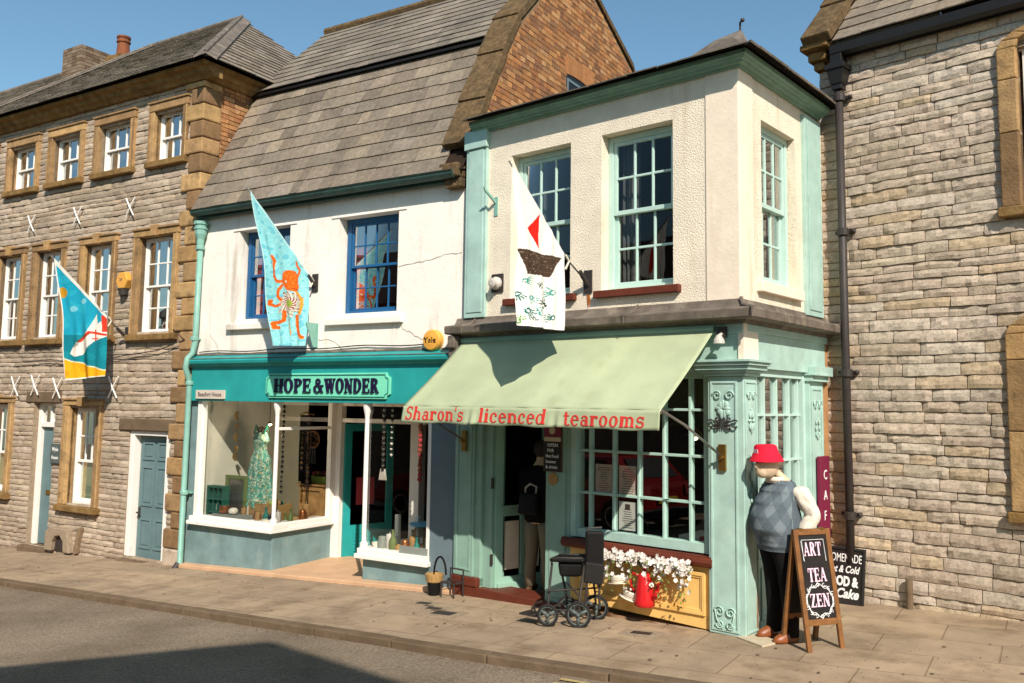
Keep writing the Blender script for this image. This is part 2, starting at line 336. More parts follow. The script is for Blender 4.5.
# ------------------------------------------------------------------ lettering
def glyph(ch):
    T, t, s_ = .225, .085, .08; P = []
    def V(x, a=0, b=1, w_=T): P.append([(x-w_/2, a), (x+w_/2, a), (x+w_/2, b), (x-w_/2, b)])
    def Hh(a, b, y, h=t): P.append([(a, y-h/2), (b, y-h/2), (b, y+h/2), (a, y+h/2)])
    def D(x0, y0, x1, y1, w_=T): P.append([(x0-w_/2, y0), (x0+w_/2, y0), (x1+w_/2, y1), (x1-w_/2, y1)])
    def R(cx, cy, rx, ry, a0=0, a1=360, tx=T, ty=t, n=20):
        for i in range(n):
            q0 = radians(a0+(a1-a0)*i/n); q1 = radians(a0+(a1-a0)*(i+1)/n)
            P.append([(cx+rx*cos(q0), cy+ry*sin(q0)), (cx+rx*cos(q1), cy+ry*sin(q1)), (cx+(rx-tx)*cos(q1), cy+(ry-ty)*sin(q1)), (cx+(rx-tx)*cos(q0), cy+(ry-ty)*sin(q0))])
    def sf(x, y, w_=.36): Hh(x-w_/2, x+w_/2, y+(s_/2 if y < .4 else -s_/2), s_)
    x = .66
    if ch == 'H': V(.18); V(.7); Hh(.18, .7, .5); [sf(a, b) for a in (.18, .7) for b in (0, 1)]; wd = .92
    elif ch == 'O': R(.42, .5, .42, .52); wd = .88
    elif ch == 'P': V(.18); R(.38, .73, .34, .27, -90, 90); Hh(.18, .4, .965); Hh(.18, .4, .5); sf(.18, 0); sf(.1, 1, .2); wd = .76
    elif ch == 'E': V(.18); Hh(.18, .68, .96, .08); Hh(.18, .55, .5); Hh(.18, .7, .04, .08); V(.65, .72, 1, .07); V(.68, 0, .28, .07); V(.53, .38, .62, .06); sf(.1, 0, .2); sf(.1, 1, .2); wd = .78
    elif ch == 'W': D(.12, 1, .36, 0); D(.36, 0, .56, .95, .09); D(.56, 1, .8, 0); D(.8, 0, 1.0, 1, .09); sf(.12, 1); sf(.56, 1); sf(1.0, 1, .26); wd = 1.14
    elif ch == 'N': V(.14, 0, 1, .09); V(.7, 0, 1, .09); D(.16, 1, .68, 0, .24); sf(.14, 0, .3); sf(.7, 1, .3); sf(.08, 1, .2); wd = .86
    elif ch == 'D': V(.18); R(.34, .5, .48, .5, -90, 90); Hh(.1, .36, .965); Hh(.1, .36, .035); wd = .88
    elif ch == 'R': V(.18); R(.38, .75, .32, .25, -90, 90); Hh(.1, .4, .965); Hh(.18, .4, .535); D(.42, .53, .7, 0); sf(.18, 0); sf(.74, 0, .2); wd = .86
    elif ch == '&': R(.42, .75, .22, .25, 0, 360, .12); R(.38, .27, .36, .29, 60, 380, .18, .09); D(.34, .72, .82, 0, .2); R(.45, .42, .36, .4, -50, 10, .09, .09); Hh(.68, .92, .5); wd = .96
    elif ch == 'A': D(.42, 1, .12, 0, .09); D(.42, 1, .72, 0, .2); Hh(.22, .62, .32); sf(.12, 0, .28); sf(.74, 0, .32); wd = .9
    elif ch == 'T': V(.4); Hh(.02, .78, .96, .08); V(.04, .7, 1, .07); V(.76, .7, 1, .07); sf(.4, 0); wd = .82
    elif ch == 'Z': Hh(.06, .68, .96, .08); Hh(.04, .72, .04, .08); D(.16, 0, .58, 1, .22); V(.07, .74, 1, .07); V(.7, 0, .26, .07); wd = .78
    elif ch == 'S': R(.34, .74, .3, .27, 20, 270, .15, .09); R(.34, .27, .33, .29, -160, 90, .16, .09); V(.62, .72, 1, .06); V(.04, 0, .28, .06); wd = .72
    elif ch == 'h': V(.16); R(.38, x-.3, .3, .3, 0, 130, .17, .08); V(.6, 0, x-.28, .17); sf(.08, 1, .18); sf(.16, 0, .3); sf(.6, 0, .28); wd = .78
    elif ch == 'a': R(.28, .2, .25, .21, 0, 360, .15, .06); V(.5, .02, .48, .16); R(.32, .44, .26, .22, 0, 160, .16, .07); Hh(.45, .66, .04, .07); wd = .68
    elif ch == 'r': V(.16, 0, x); R(.42, x-.26, .26, .26, 60, 150, .12, .1); P.append([(.5+.09*cos(i*.63), x-.12+.09*sin(i*.63)) for i in range(10)]); sf(.16, 0, .34); sf(.08, x, .18) if False else Hh(.0, .16, x-.035, .07); wd = .62
    elif ch == 'o': R(.32, x/2, .32, x/2+.02, 0, 360, .18, .06); wd = .68
    elif ch == 'n': V(.16, 0, x); R(.38, x-.28, .3, .28, 0, 130, .17, .08); V(.6, 0, x-.27, .17); Hh(0, .16, x-.035, .07); sf(.16, 0, .3); sf(.6, 0, .28); wd = .78
    elif ch == 'm': V(.16, 0, x); R(.34, x-.26, .26, .26, 0, 130, .16, .08); V(.52, 0, x-.25, .16); R(.7, x-.26, .26, .26, 0, 130, .16, .08); V(.88, 0, x-.25, .16); Hh(0, .16, x-.035, .07); [sf(a, 0, .28) for a in (.16, .52, .88)]; wd = 1.06
    elif ch == "'": D(.1, 1, .06, .7, .1); wd = .24
    elif ch == 's': R(.27, .48, .24, .19, 20, 270, .12, .07); R(.27, .19, .26, .21, -160, 90, .13, .07); V(.48, .46, x, .05); V(.04, 0, .2, .05); wd = .58
    elif ch == 'l': V(.16); sf(.08, 1, .18); sf(.16, 0, .34); wd = .36
    elif ch == 'i': V(.16, 0, x); P.append([(.16+.1*cos(i*.63), .86+.1*sin(i*.63)) for i in range(10)]); Hh(0, .16, x-.035, .07); sf(.16, 0, .34); wd = .36
    elif ch == 'c': R(.3, x/2, .3, x/2+.02, 50, 320, .17, .06); P.append([(.46+.09*cos(i*.63), x-.16+.09*sin(i*.63)) for i in range(10)]); wd = .6
    elif ch == 'e': R(.31, x/2, .31, x/2+.02, 10, 320, .17, .06); Hh(.12, .6, x/2+.04, .06); wd = .64
    elif ch == 'd': V(.56, 0, 1, .18); R(.3, x/2, .3, x/2+.02, 0, 360, .16, .06); Hh(.4, .56, .965, .07); Hh(.56, .72, .035, .07); wd = .76
    elif ch == 't': V(.2, .1, .86, .17); R(.36, .16, .25, .17, 180, 320, .15, .07); Hh(.02, .42, x-.035, .07); wd = .5
    else: wd = .35
    return P, wd
def serif(mb, txt, place, size, depth=.004, sx=1.0, gap=.05, spread=None):
    ws = [glyph(c)[1]+gap for c in txt]; tot = sum(ws)*size*sx
    if spread: sx *= spread/tot; tot = spread
    x = 0; k = 0
    for c, wd in zip(txt, ws):
        for poly in glyph(c)[0]:
            d = depth+.0001*(k % 17); k += 1; n = len(poly)
            pts = [place(x+p[0]*size*sx, p[1]*size, 0) for p in poly]+[place(x+p[0]*size*sx, p[1]*size, d) for p in poly]
            mb.add(pts, [tuple(range(n)), tuple(range(2*n-1, n-1, -1))]+[(i, (i+1) % n, n+(i+1) % n, n+i) for i in range(n)])
        x += wd*size*sx
    return x
def plain(mb, txt, place, size, depth=.003, shear=0, width=None, fat=0):
    cu = bpy.data.curves.new('txt', 'FONT'); cu.body = txt; cu.size = size; cu.shear = shear; cu.extrude = depth/2; cu.offset = fat; cu.resolution_u = 3
    o = bpy.data.objects.new('txt', cu); COLL.objects.link(o)
    dg = bpy.context.evaluated_depsgraph_get(); me = bpy.data.meshes.new_from_object(o.evaluated_get(dg))
    xs = [v.co.x for v in me.vertices]; k = (width/max(xs)) if (width and xs) else 1
    mb.add([place(v.co.x*k, v.co.y, v.co.z+depth/2) for v in me.vertices], [tuple(p.vertices) for p in me.polygons])
    bpy.data.objects.remove(o); bpy.data.meshes.remove(me); bpy.data.curves.remove(cu)
    return mb
def flat(u, w_, z): return lambda x, y, d: (u+x, w_+d, z+y)

# ------------------------------------------------------------------ masonry, slates, walls with openings
def jit(c, k): 
    f = 1+random.uniform(-k, k); return tuple(min(.9, max(.01, x*f*(1+random.uniform(-.014, .014)))) for x in c)
def inside(holes, a, b, z):
    segs = [(a, b)]
    for h in holes:
        if h[2] < z < h[3]:
            o = []
            for (p, q) in segs:
                if h[1] <= p or h[0] >= q: o.append((p, q)); continue
                if h[0] > p: o.append((p, h[0]))
                if h[1] < q: o.append((h[1], q))
            segs = o
    return segs
def stones(mb, u0, u1, z0, z1, holes, hm, lm, pal, prot=.025, rough=.012, res=.075, gap=.012, back=-.035, hj=.3, wav=.0, base=None, jk=.14, bond=None):
    z = z0; seed = random.random()*100; row = 0
    while z < z1-.02:
        h = hm*random.uniform(1-hj, 1+hj)
        if z+h > z1-hm*.4: h = z1-z
        zm = z+h/2; off = (row % 2)*lm/2 if bond else 0; row += 1
        for (a, b) in inside(holes, u0, u1, zm):
            u = a; first = True
            while u < b-.01:
                L = lm*(random.uniform(.55, 1.6) if not bond else (random.choice((1, 1, .5)) if not first else .5+.5*(row % 2)))
                first = False
                if u+L > b-lm*.35: L = b-u
                if base and z+h < base(u+L/2): u += L; continue
                nx = max(2, int(L/res)); nz_ = max(2, int(h/res*1.6)) if res < .2 else 1
                if res >= .2: nx = 1
                col = jit(random.choice(pal), jk); p0 = random.uniform(0, prot); tl = -random.uniform(-.1, 1)*prot*.45
                w1, w2 = random.uniform(-.25, .25)*gap, random.uniform(-.25, .25)*gap
                def fn(s_, t_, u=u, L=L, z=z, h=h, p0=p0, tl=tl, w1=w1, w2=w2):
                    x = u+gap/2+(L-gap)*s_; y = z+gap/2+(h-gap)*t_
                    y += wav*(noise.noise((x*1.3, y*1.5, seed)))
                    e = min(s_, 1-s_)*L; e2 = min(t_, 1-t_)*h
                    if rough: x += .006*noise.noise((x*9, y*9, seed+3)); y += .007*noise.noise((x*9, y*9, seed+7))
                    d = p0+tl*(t_*2-1)+rough*noise.noise((x*11, y*14, seed+p0*50))+rough*.8*noise.noise((x*27, y*27, seed))
                    d -= .008*(1-min(1, e/.012))+.008*(1-min(1, e2/.012)) if rough else 0
                    return (x, d, y)
                def ring_(s_, t_):
                    q = fn(s_, t_); return q
                o = len(mb.v); N = nx+1; Mz = nz_+1
                P = [fn(i/nx, j/nz_) for j in range(Mz) for i in range(N)]
                rim = [i for i in range(N)]+[j*N+N-1 for j in range(1, Mz)]+[(Mz-1)*N+i for i in range(N-2, -1, -1)]+[j*N for j in range(Mz-2, 0, -1)]
                B = [(P[i][0], back, P[i][2]) for i in rim]
                fs = [(j*N+i, j*N+i+1, (j+1)*N+i+1, (j+1)*N+i) for j in range(nz_) for i in range(nx)]
                k = len(rim); nb = len(P)
                fs += [(rim[i], nb+i, nb+(i+1) % k, rim[(i+1) % k]) for i in range(k)]
                mb.add(P+B, fs, col)
                u += L
        z += h
def slates(mb, e0, e1, r0, r1, rows, lm, pal, th=.016, tilt=.02, lj=.35, jk=.12, overlap=.35):
    e0, e1, r0, r1 = map(Vector, (e0, e1, r0, r1))
    nrm = (e1-e0).cross((r0+r1)/2-(e0+e1)/2).normalized()
    if nrm.z < 0: nrm = -nrm
    for k in range(rows):
        t0 = k/rows; t1 = min(1, (k+1+overlap)/rows)
        a0 = e0.lerp(r0, t0); b0 = e1.lerp(r1, t0); a1 = e0.lerp(r0, t1); b1 = e1.lerp(r1, t1)
        Lr = (b0-a0).length; 
        if Lr < .05: continue
        s = 0
        while s < 1:
            d = lm*random.uniform(1-lj, 1+lj)/Lr; s2 = min(1, s+d)
            if 1-s2 < .3*lm/Lr: s2 = 1
            g = .003/Lr; lift = nrm*(tilt+random.uniform(0, .006)); dz = (a0-a1).normalized()*random.uniform(-.006, .01)
            p = [a0.lerp(b0, s+g)+lift+dz, a0.lerp(b0, s2-g)+lift+dz, a1.lerp(b1, s2-g), a1.lerp(b1, s+g)]
            q = [x+nrm*th for x in p]
            mb.hexa(p+q, jit(random.choice(pal), jk)); s = s2
def wall(mb, u0, u1, z0, z1, holes, w_=0, depth=.2, ubreaks=()):
    us = sorted(set([u0, u1]+[x for h in holes for x in h[:2] if u0 < x < u1])); zs = sorted(set([z0, z1]+[x for h in holes for x in h[2:4] if z0 < x < z1]))
    for a, b in zip(us, us[1:]):
        for c, d in zip(zs, zs[1:]):
            m, n = (a+b)/2, (c+d)/2
            if any(h[0] < m < h[1] and h[2] < n < h[3] for h in holes): continue
            mb.quad((a, w_, c), (b, w_, c), (b, w_, d), (a, w_, d))
    for h in holes:
        a, b, c, d = h[:4]; x, y = w_, w_-depth
        mb.quad((a, x, c), (a, y, c), (a, y, d), (a, x, d)); mb.quad((b, x, c), (b, y, c), (b, y, d), (b, x, d))
        mb.quad((a, x, c), (b, x, c), (b, y, c), (a, y, c)); mb.quad((a, x, d), (b, x, d), (b, y, d), (a, y, d))
def sash(root, u0, u1, z0, z1, w_, cols, mat, xf=None, rows=(2, 2), fr=.045, st=.04, bar=.02, gl='glass', label=None, breaks=None, low_plain=False):
    mb = MB(xf); zm = z0+(z1-z0)*rows[1]/(rows[0]+rows[1]) if rows[1] else z0
    mb.ring(u0, u1, z0, z1, w_-.09, w_, fr, .05, fr)
    a, b = u0+fr, u1-fr
    def leaf(c, d, x, nr, nc):
        mb.ring(a+.002, b-.002, c, d, x-.035, x, st, st*1.15, st)
        for k in range(1, nc):
            uu = a+st+(b-a-2*st)*k/nc; mb.box(uu-bar/2, uu+bar/2, x-.03, x-.004, c+st, d-st)
        for k in range(1, int(nr)):
            zz = c+st+(d-c-2*st)*k/nr; mb.box(a+st, b-st, x-.032, x-.006, zz-bar/2, zz+bar/2)
    c0, d1 = z0+.052, z1-fr-.002
    pn = MB(xf)
    if rows[1]:
        leaf(zm-.02, d1, w_-.012, rows[0], cols); leaf(c0, zm+.022, w_-.05, rows[1], 1 if low_plain else cols)
        pn.quad((a+st*.5, w_-.03, zm), (b-st*.5, w_-.03, zm), (b-st*.5, w_-.03, d1-st*.5), (a+st*.5, w_-.03, d1-st*.5))
        pn.quad((a+st*.5, w_-.068, c0+st*.5), (b-st*.5, w_-.068, c0+st*.5), (b-st*.5, w_-.068, zm), (a+st*.5, w_-.068, zm))
    else:
        leaf(c0, d1, w_-.012, rows[0], cols)
        pn.quad((a+st*.5, w_-.03, c0+st*.5), (b-st*.5, w_-.03, c0+st*.5), (b-st*.5, w_-.03, d1-st*.5), (a+st*.5, w_-.03, d1-st*.5))
    o = mb.build('window', mat, root, bev=.004)
    if label: o['label'] = label
    pn.build('pane', gl, o, recalc=False)
    return o
def room(root, u0, u1, w0, w1, z0, z1, mat='interior_dark', xf=None, name='interior', skip=0):
    mb = MB(xf)                                                    # box open towards w1 (the facade)
    mb.quad((u0, w0, z0), (u1, w0, z0), (u1, w0, z1), (u0, w0, z1)); mb.quad((u0, w0, z0), (u0, w1, z0), (u0, w1, z1), (u0, w0, z1))
    if not skip: mb.quad((u1, w0, z0), (u1, w1, z0), (u1, w1, z1), (u1, w0, z1))
    mb.quad((u0, w0, z0), (u1, w0, z0), (u1, w1, z0), (u0, w1, z0))
    mb.quad((u0, w0, z1), (u1, w0, z1), (u1, w1, z1), (u0, w1, z1))
    return mb.build(name, mat, root)
def folds(mb, u0, u1, w_, z0, z1, amp=.02, n=5):
    mb.grid(lambda s, t: (u0+(u1-u0)*s, w_+amp*sin(s*n*2*pi+sin(t*3)), z0+(z1-z0)*t), 24, 4)

# ================================================================== THE SETTING: street
def kerbw(u): return 1.80+.032*(u+6.35)
def gz(u, w_, dz=0):
    return G(FH, u, w_)+dz
mb = MB(); mb.quad((-150, -150, gz(-150, -150)-.45), (150, -150, gz(150, -150)-.45), (150, 150, gz(150, 150)-.45), (-150, 150, gz(-150, 150)-.45))
tag(mb.build('ground', 'earth', F=FH), kind='structure')
US = [-30+i*.5 for i in range(101)]
def strip(name, mat, wa, wb, nw, dz, bumpy=.0):
    mb = MB()
    def fn(s, t):
        u = -30+50*s; a = wa(u); b = wb(u); w_ = a+(b-a)*t
        return (u, w_, gz(u, w_, dz)+bumpy*noise.noise((u*.8, w_*.8, 3)))
    mb.grid(fn, 100, nw)
    return tag(mb.build(name, mat, F=FH, smooth=True), kind='structure')
m = MATS['paving']; n = m.node_tree.nodes; l = m.node_tree.links
# flagstone joints: a brick texture laid along the street
bt = n.new('ShaderNodeTexBrick'); tc = n.new('ShaderNodeTexCoord'); l.new(tc.outputs['Object'], bt.inputs['Vector'])
bt.inputs['Scale'].default_value = 1; bt.inputs['Brick Width'].default_value = .92; bt.inputs['Row Height'].default_value = .62; bt.inputs['Mortar Size'].default_value = .007
bt.inputs['Mortar Smooth'].default_value = .3; bt.offset = .5; bt.offset_frequency = 2
bt.inputs['Color1'].default_value = (1.05, 1.03, 1, 1); bt.inputs['Color2'].default_value = (.92, .92, .93, 1); bt.inputs['Mortar'].default_value = (.74, .70, .66, 1)
b = n['Principled BSDF']; src = b.inputs['Base Color'].links[0].from_socket
mx = n.new('ShaderNodeMix'); mx.data_type = 'RGBA'; mx.blend_type = 'MULTIPLY'; mx.inputs[0].default_value = 1; l.new(src, mx.inputs[6]); l.new(bt.outputs['Color'], mx.inputs[7]); l.new(mx.outputs[2], b.inputs['Base Color'])
bp = n.new('ShaderNodeBump'); bp.inputs['Distance'].default_value = .006; bp.invert = True; l.new(bt.outputs['Fac'], bp.inputs['Height']); l.new(b.inputs['Normal'].links[0].from_socket, bp.inputs['Normal']); l.new(bp.outputs[0], b.inputs['Normal'])
strip('pavement', 'paving', lambda u: -4.0, lambda u: kerbw(u), 14, 0, .006)
strip('road', 'asphalt', lambda u: kerbw(u)+.1, lambda u: 8.0, 20, -.065, .012)
strip('far_pavement', 'paving', lambda u: 8.0, lambda u: 10.4, 4, .03, .004)
mb = MB(); u = -22
while u < 14:
    L = random.uniform(.8, 1.15); a, b_ = kerbw(u), kerbw(u+L); e = random.uniform(-.004, .006)
    P = []
    for dz in (-.16, .006+e):
        for (uu, ww) in ((u+.006, kerbw(u)+.002), (u+L-.006, kerbw(u+L)+.002), (u+L-.006, kerbw(u+L)+.14), (u+.006, kerbw(u)+.14)): P.append((uu, ww, gz(uu, ww, dz)))
    mb.hexa(P); u += L
tag(mb.build('kerb', 'kerb_stone', F=FH, bev=.012), kind='structure')
# worn double yellow line left in the gutter and a tarmac patch
mb = MB()
for (a, b_) in ((2.6, 2.85), (2.95, 3.05), (3.3, 3.62), (3.9, 4.6)):
    for o_ in (.24, .36):
        mb.quad((a, kerbw(a)+o_, gz(a, kerbw(a)+o_, -.052)), (b_, kerbw(b_)+o_, gz(b_, kerbw(b_)+o_, -.052)), (b_, kerbw(b_)+o_+.05, gz(b_, kerbw(b_)+o_, -.052)), (a, kerbw(a)+o_+.05, gz(a, kerbw(a)+o_, -.052)))
tag(mb.build('road_marking', 'yellow_line', F=FH), kind='structure')

# grit, dirt and chewing gum that gather on a street
rg = random.Random(11)
gm = MB()
for k in range(2600):
    u = rg.uniform(-9, 6); m_ = rg.random()
    if m_ < .62: w_ = kerbw(u)+.15+abs(rg.gauss(0, .07)); dz = -.062
    elif m_ < .8: w_ = rg.uniform(2.1, 5.0); dz = -.062
    else: w_ = .17+abs(rg.gauss(0, .05)) if u < -.2 else rg.uniform(.3, 1.6); dz = .003
    r_ = rg.uniform(.002, .008); p = Vector((u, w_, gz(u, w_, dz))); a_ = rg.random()*6
    gm.add([p+Vector((r_*cos(a_+q*1.57), r_*sin(a_+q*1.57), 0)) for q in range(4)]+[p+Vector((0, 0, r_*rg.uniform(.5, 1.1)))], [(0, 1, 4), (1, 2, 4), (2, 3, 4), (3, 0, 4)])
tag(gm.build('grit', 'kerb_stone', F=FH), kind='stuff')
gm = MB()
for k in range(110):
    u = rg.uniform(-8, 7); w_ = rg.uniform(.25, 1.75) if u < 1.5 else rg.uniform(-.6, 1.9); r_ = rg.uniform(.008, .02); z = gz(u, w_, .0085)
    gm.add([(u+r_*rg.uniform(.7, 1.1)*cos(q*.7), w_+r_*rg.uniform(.7, 1.1)*sin(q*.7), z) for q in range(9)], [tuple(range(9))])
tag(gm.build('gum_spots', 'kerb_stone', F=FH), kind='stuff')

# ================================================================== LEFT STONE HOUSE (frame H)
STONE_L = [A(h, .9) for h in ('#bba892', '#c1ae98', '#b4a18c', '#c7b49e', '#ae9b85', '#beab95', '#b9a48b')]
STONE_R = [A(h, .85) for h in ('#cebca7', '#d2c1ad', '#c8b5a1', '#d0bda7', '#d5c5b2', '#cbb9a5', '#c5b29d', '#cfbca6', '#cdb698')]
HAM = [A(h, .92) for h in ('#b28e60', '#9c7c56', '#ba9768', '#8e7050', '#a5855e', '#ae8c62')]
SLATE_D = [A(h, .9) for h in ('#8a7f70', '#837868', '#91867a', '#887c6c', '#7d7265')]
SLATE_H = [A(h, .78) for h in ('#8b7d6d', '#877a6b', '#908375', '#827567', '#948674', '#8a7d6d', '#8e806f', '#9c8c78')]
SLATE_R = [A(h, .78) for h in ('#857a6c', '#8a8072', '#80766a', '#8f8476')]
BRICK = [A(h, .85) for h in ('#b07a50', '#a3704a', '#b98658', '#8f664a', '#ad7d54', '#bd9066', '#987050')]
HU0, HU1 = -12.1, -4.88
base = (-4.9, 0, -.42)
stone_house = thing('stone_house', 'grey stone house with amber window surrounds, white sashes and a hipped slate roof, farthest left', 'house', FH, base)
TW = [(-7.0+1.355*k-2.71-1.355, 0) for k in range(5)]
top_c = [-11.12, -9.76, -8.43, -7.07, -5.69]
top = [(a_, b_, 5.79, 6.61) for a_, b_ in ((-11.5, -10.7), (-10.14, -9.34), (-8.82, -8.01), (-7.47, -6.63), (-6.02, -5.33))]
mid_c = [-11.1, -9.88, -8.71, -7.31, -5.83]
mid = [(a_, b_, 3.06, 4.60) for a_, b_ in ((-11.5, -10.8), (-10.28, -9.56), (-9.08, -8.35), (-7.68, -6.94), (-6.23, -5.41))]
gf = [(-10.35, -9.66, .40, 1.96), (-7.83, -7.10, .33, 1.94)]
D1 = (-8.93, -8.30, -.42, 1.97); D2 = (-6.27, -5.30, -.36, 1.57)
holes = top+mid+gf+[D1, D2]
RV = .16
mb = MB(); wall(mb, HU0, HU1, -.6, 7.0, holes, -.018, RV)
mb.quad((HU1, -.018, -.6), (HU1, -6, -.6), (HU1, -6, 7.0), (HU1, -.018, 7.0)); mb.quad((HU0, -.018, -.6), (HU0, -6, -.6), (HU0, -6, 7.0), (HU0, -.018, 7.0))
mb.quad((HU0, -6, -.6), (HU1, -6, -.6), (HU1, -6, 7.0), (HU0, -6, 7.0))
wl = mb.build('wall', 'mortar', stone_house, recalc=False)
mb = MB(); stones(mb, HU0, HU1-.22, -.5, 6.98, holes, .094, .35, STONE_L, prot=.014, rough=.011, hj=.26, wav=.014, res=.085, gap=.010, jk=.08)
mb.build('stone_facing', 'stone', wl)
# return of the house above its neighbour's roof, brick behind the quoins
mb = MB(lambda p: (HU1+p[1]+.03, -p[0], p[2])); stones(mb, .12, 3.2, 4.0, 6.98, [], .072, .22, BRICK, prot=.006, rough=.004, res=.3, gap=.010, hj=.03, bond=1)
mb.build('brick_return', 'brick', wl)
q = MB(); z = -.12; k = 0
while z < 6.85:
    h = random.uniform(.24, .30); L = .42 if k % 2 == 0 else .27
    if z > 6.6: h = 6.93-z
    q.box(HU1-L, HU1+.035, -.3, .04+.006*random.random(), z+.006, z+h-.006, jit(random.choice(HAM), .12)); z += h; k += 1
q.box(HU1-.4, HU1+.03, -.2, .05, -.44, -.125, jit(STONE_L[3], .1))
q.build('quoins', 'ham_stone', stone_house, bev=.022)
# cornice: stepped ham stone moulding along front and right return
def profile_run(mb, prof, u0, u1, ret=None, mitre=True):
    mb.ext([(p[0], p[1]) for p in prof], u0, u1, 'u')
c = MB()
prof = [(-.1, 6.93), (.06, 6.93), (.10, 6.98), (.14, 7.0), (.17, 7.06), (.24, 7.08), (.26, 7.13), (-.1, 7.13)]
c.ext(prof, HU0-.1, HU1+.26, 'u')
c.ext([(HU1+a, b) for a, b in [(-.1, 6.93), (.06, 6.93), (.10, 6.98), (.14, 7.0), (.17, 7.06), (.24, 7.08), (.255, 7.125), (-.1, 7.125)]], -3.2, .05, 'w') if False else None
c2 = MB(lambda p: (HU1+p[1], -p[0], p[2])); c2.ext(prof, .101, 3.6, 'u')
co = c.build('cornice', 'ham_dark', stone_house); c2.build('cornice', 'ham_dark', stone_house)
# hipped roof
ez, rz = 7.13, 9.37; eu1, eu0 = HU1+.36, HU0-.35; ap, aq = -7.07, -9.75
rf = MB()
E0, E1, R0, R1 = (eu0, .32, ez), (eu1, .32, ez), (aq, -2.5, rz), (ap, -2.5, rz)
B0, B1 = (eu0, -5.3, ez), (eu1, -5.3, ez)
for (a, b_, c_, d) in ((E0, E1, R1, R0), (B1, B0, R0, R1)): rf.quad(a, b_, c_, d)
rf.add([E1, B1, R1], [(0, 1, 2)]); rf.add([B0, E0, R0], [(0, 1, 2)])
rfo = rf.build('roof', 'interior', stone_house)
sl = MB()
slates(sl, E0, E1, R0, R1, 19, .26, SLATE_D, th=.014, tilt=.02)
slates(sl, E1, B1, R1, R1, 19, .26, SLATE_D, th=.014, tilt=.02); slates(sl, B0, E0, R0, R0, 14, .3, SLATE_D)
sl.build('slates', 'slate', rfo)
ld = MB()
for (a, b_, w_) in ((E1, R1, .17), (E0, R0, .1)):
    a, b_ = Vector(a), Vector(b_); d = (b_-a).normalized(); side_ = d.cross(Vector((0, 0, 1))).normalized()
    for sg in (-1, 1):
        p0 = a+Vector((0, 0, .05)); p1 = b_+Vector((0, 0, .06)); o_ = side_*sg*w_+Vector((0, 0, -.095*w_/.17))
        ld.hexa([p0, p1, p1+o_, p0+o_]+[x+Vector((0, 0, .02)) for x in (p0, p1, p1+o_, p0+o_)])
    ld.tube([a+Vector((0, 0, .075)), b_+Vector((0, 0, .085))], .028)
ld.tube([Vector(R0)+Vector((0, 0, .05)), Vector(R1)+Vector((0, 0, .05))], .05)
ld.build('lead_flashing', 'lead', rfo)
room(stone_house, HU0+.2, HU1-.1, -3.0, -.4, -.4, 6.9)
# windows with ham stone surrounds
def surround(root, h, t, key=False, tz=None, w0=-.1, w1=.045, sill=.1, lip=.05, inn=.0):
    a, b_, c_, d = h; m_ = MB(); tt = tz or t
    for (x0, x1, y0, y1) in ((a-t, a+inn, c_, d), (b_, b_+t, c_, d)):
        m_.box(x0, x1, w0, w1, y0, y1, jit(random.choice(HAM), .1))
        m_.box(x0+(0 if x0 < a else t*.75), x0+(t*.25 if x0 < a else t), w1-.001, w1+.018, y0, y1-.002, jit(random.choice(HAM), .08))
    m_.box(a-t-.012, b_+t+.012, w0, w1+.012, d+.001, d+tt, jit(random.choice(HAM), .1))
    m_.box(a-t-.03, b_+t+.03, w0, w1+.035, d+tt+.001, d+tt+.035, jit(HAM[1], .1))
    if key:
        k_ = (a+b_)/2; m_.ext([(k_-.055, d-.015), (k_+.055, d-.015), (k_+.085, d+tt+.06), (k_-.085, d+tt+.06)], w0+.01, w1+.06, 'w', jit(HAM[0], .1))
    sm = MB(); sm.box(a-t-lip, b_+t+lip, w0, w1+.05, c_-sill, c_-.002)
    return m_, sm
for h in top:
    wv = sash(stone_house, h[0]+.002, h[1]-.002, h[2]+.005, h[3]-.005, -.085, 3, 'white_paint', rows=(1, 1), fr=.028, st=.028, bar=.026)
    a, s_ = surround(stone_house, h, .115, tz=.12, lip=.02); a.build('surround', 'ham_stone', wv, bev=.012); s_.build('sill', 'ham_dark', wv, bev=.012)
    cu = MB(); folds(cu, h[0]+.15, h[0]+.36, -.3, h[2], h[3]); folds(cu, h[1]-.22, h[1], -.3, h[2], h[3]); cu.build('curtain', 'curtain', wv)
for i, h in enumerate(mid):
    wv = sash(stone_house, h[0]+.002, h[1]-.002, h[2]+.005, h[3]-.01, -.085, 3, 'white_paint', rows=(2, 2), fr=.03, st=.028, bar=.024)
    a, s_ = surround(stone_house, h, .125, key=True, tz=.10); a.build('surround', 'ham_stone', wv, bev=.012); s_.build('sill', 'ham_dark', wv, bev=.012)
    cu = MB(); folds(cu, h[0]+.1, h[0]+.34, -.3, h[2], h[3]); folds(cu, h[1]-.2, h[1], -.3, h[2], h[3]); cu.build('curtain', 'curtain', wv)
for i, h in enumerate(gf):
    wv = sash(stone_house, h[0]+.05, h[1]-.02, h[2]+.01, h[3]-.03, -.08, 3, 'white_paint', rows=(2, 1.6), fr=.045, st=.035, bar=.024, low_plain=True)
    a, s_ = surround(stone_house, h, .15, key=True, tz=.08); a.build('surround', 'ham_stone', wv, bev=.012); s_.build('sill', 'ham_dark', wv, bev=.012)
    fz = MB(); fz.quad((h[0]+.12, -.165, h[2]+.1), (h[1]-.1, -.165, h[2]+.1), (h[1]-.1, -.165, h[2]+.72), (h[0]+.12, -.165, h[2]+.72)); fz.build('frosted_pane', 'frost', wv)
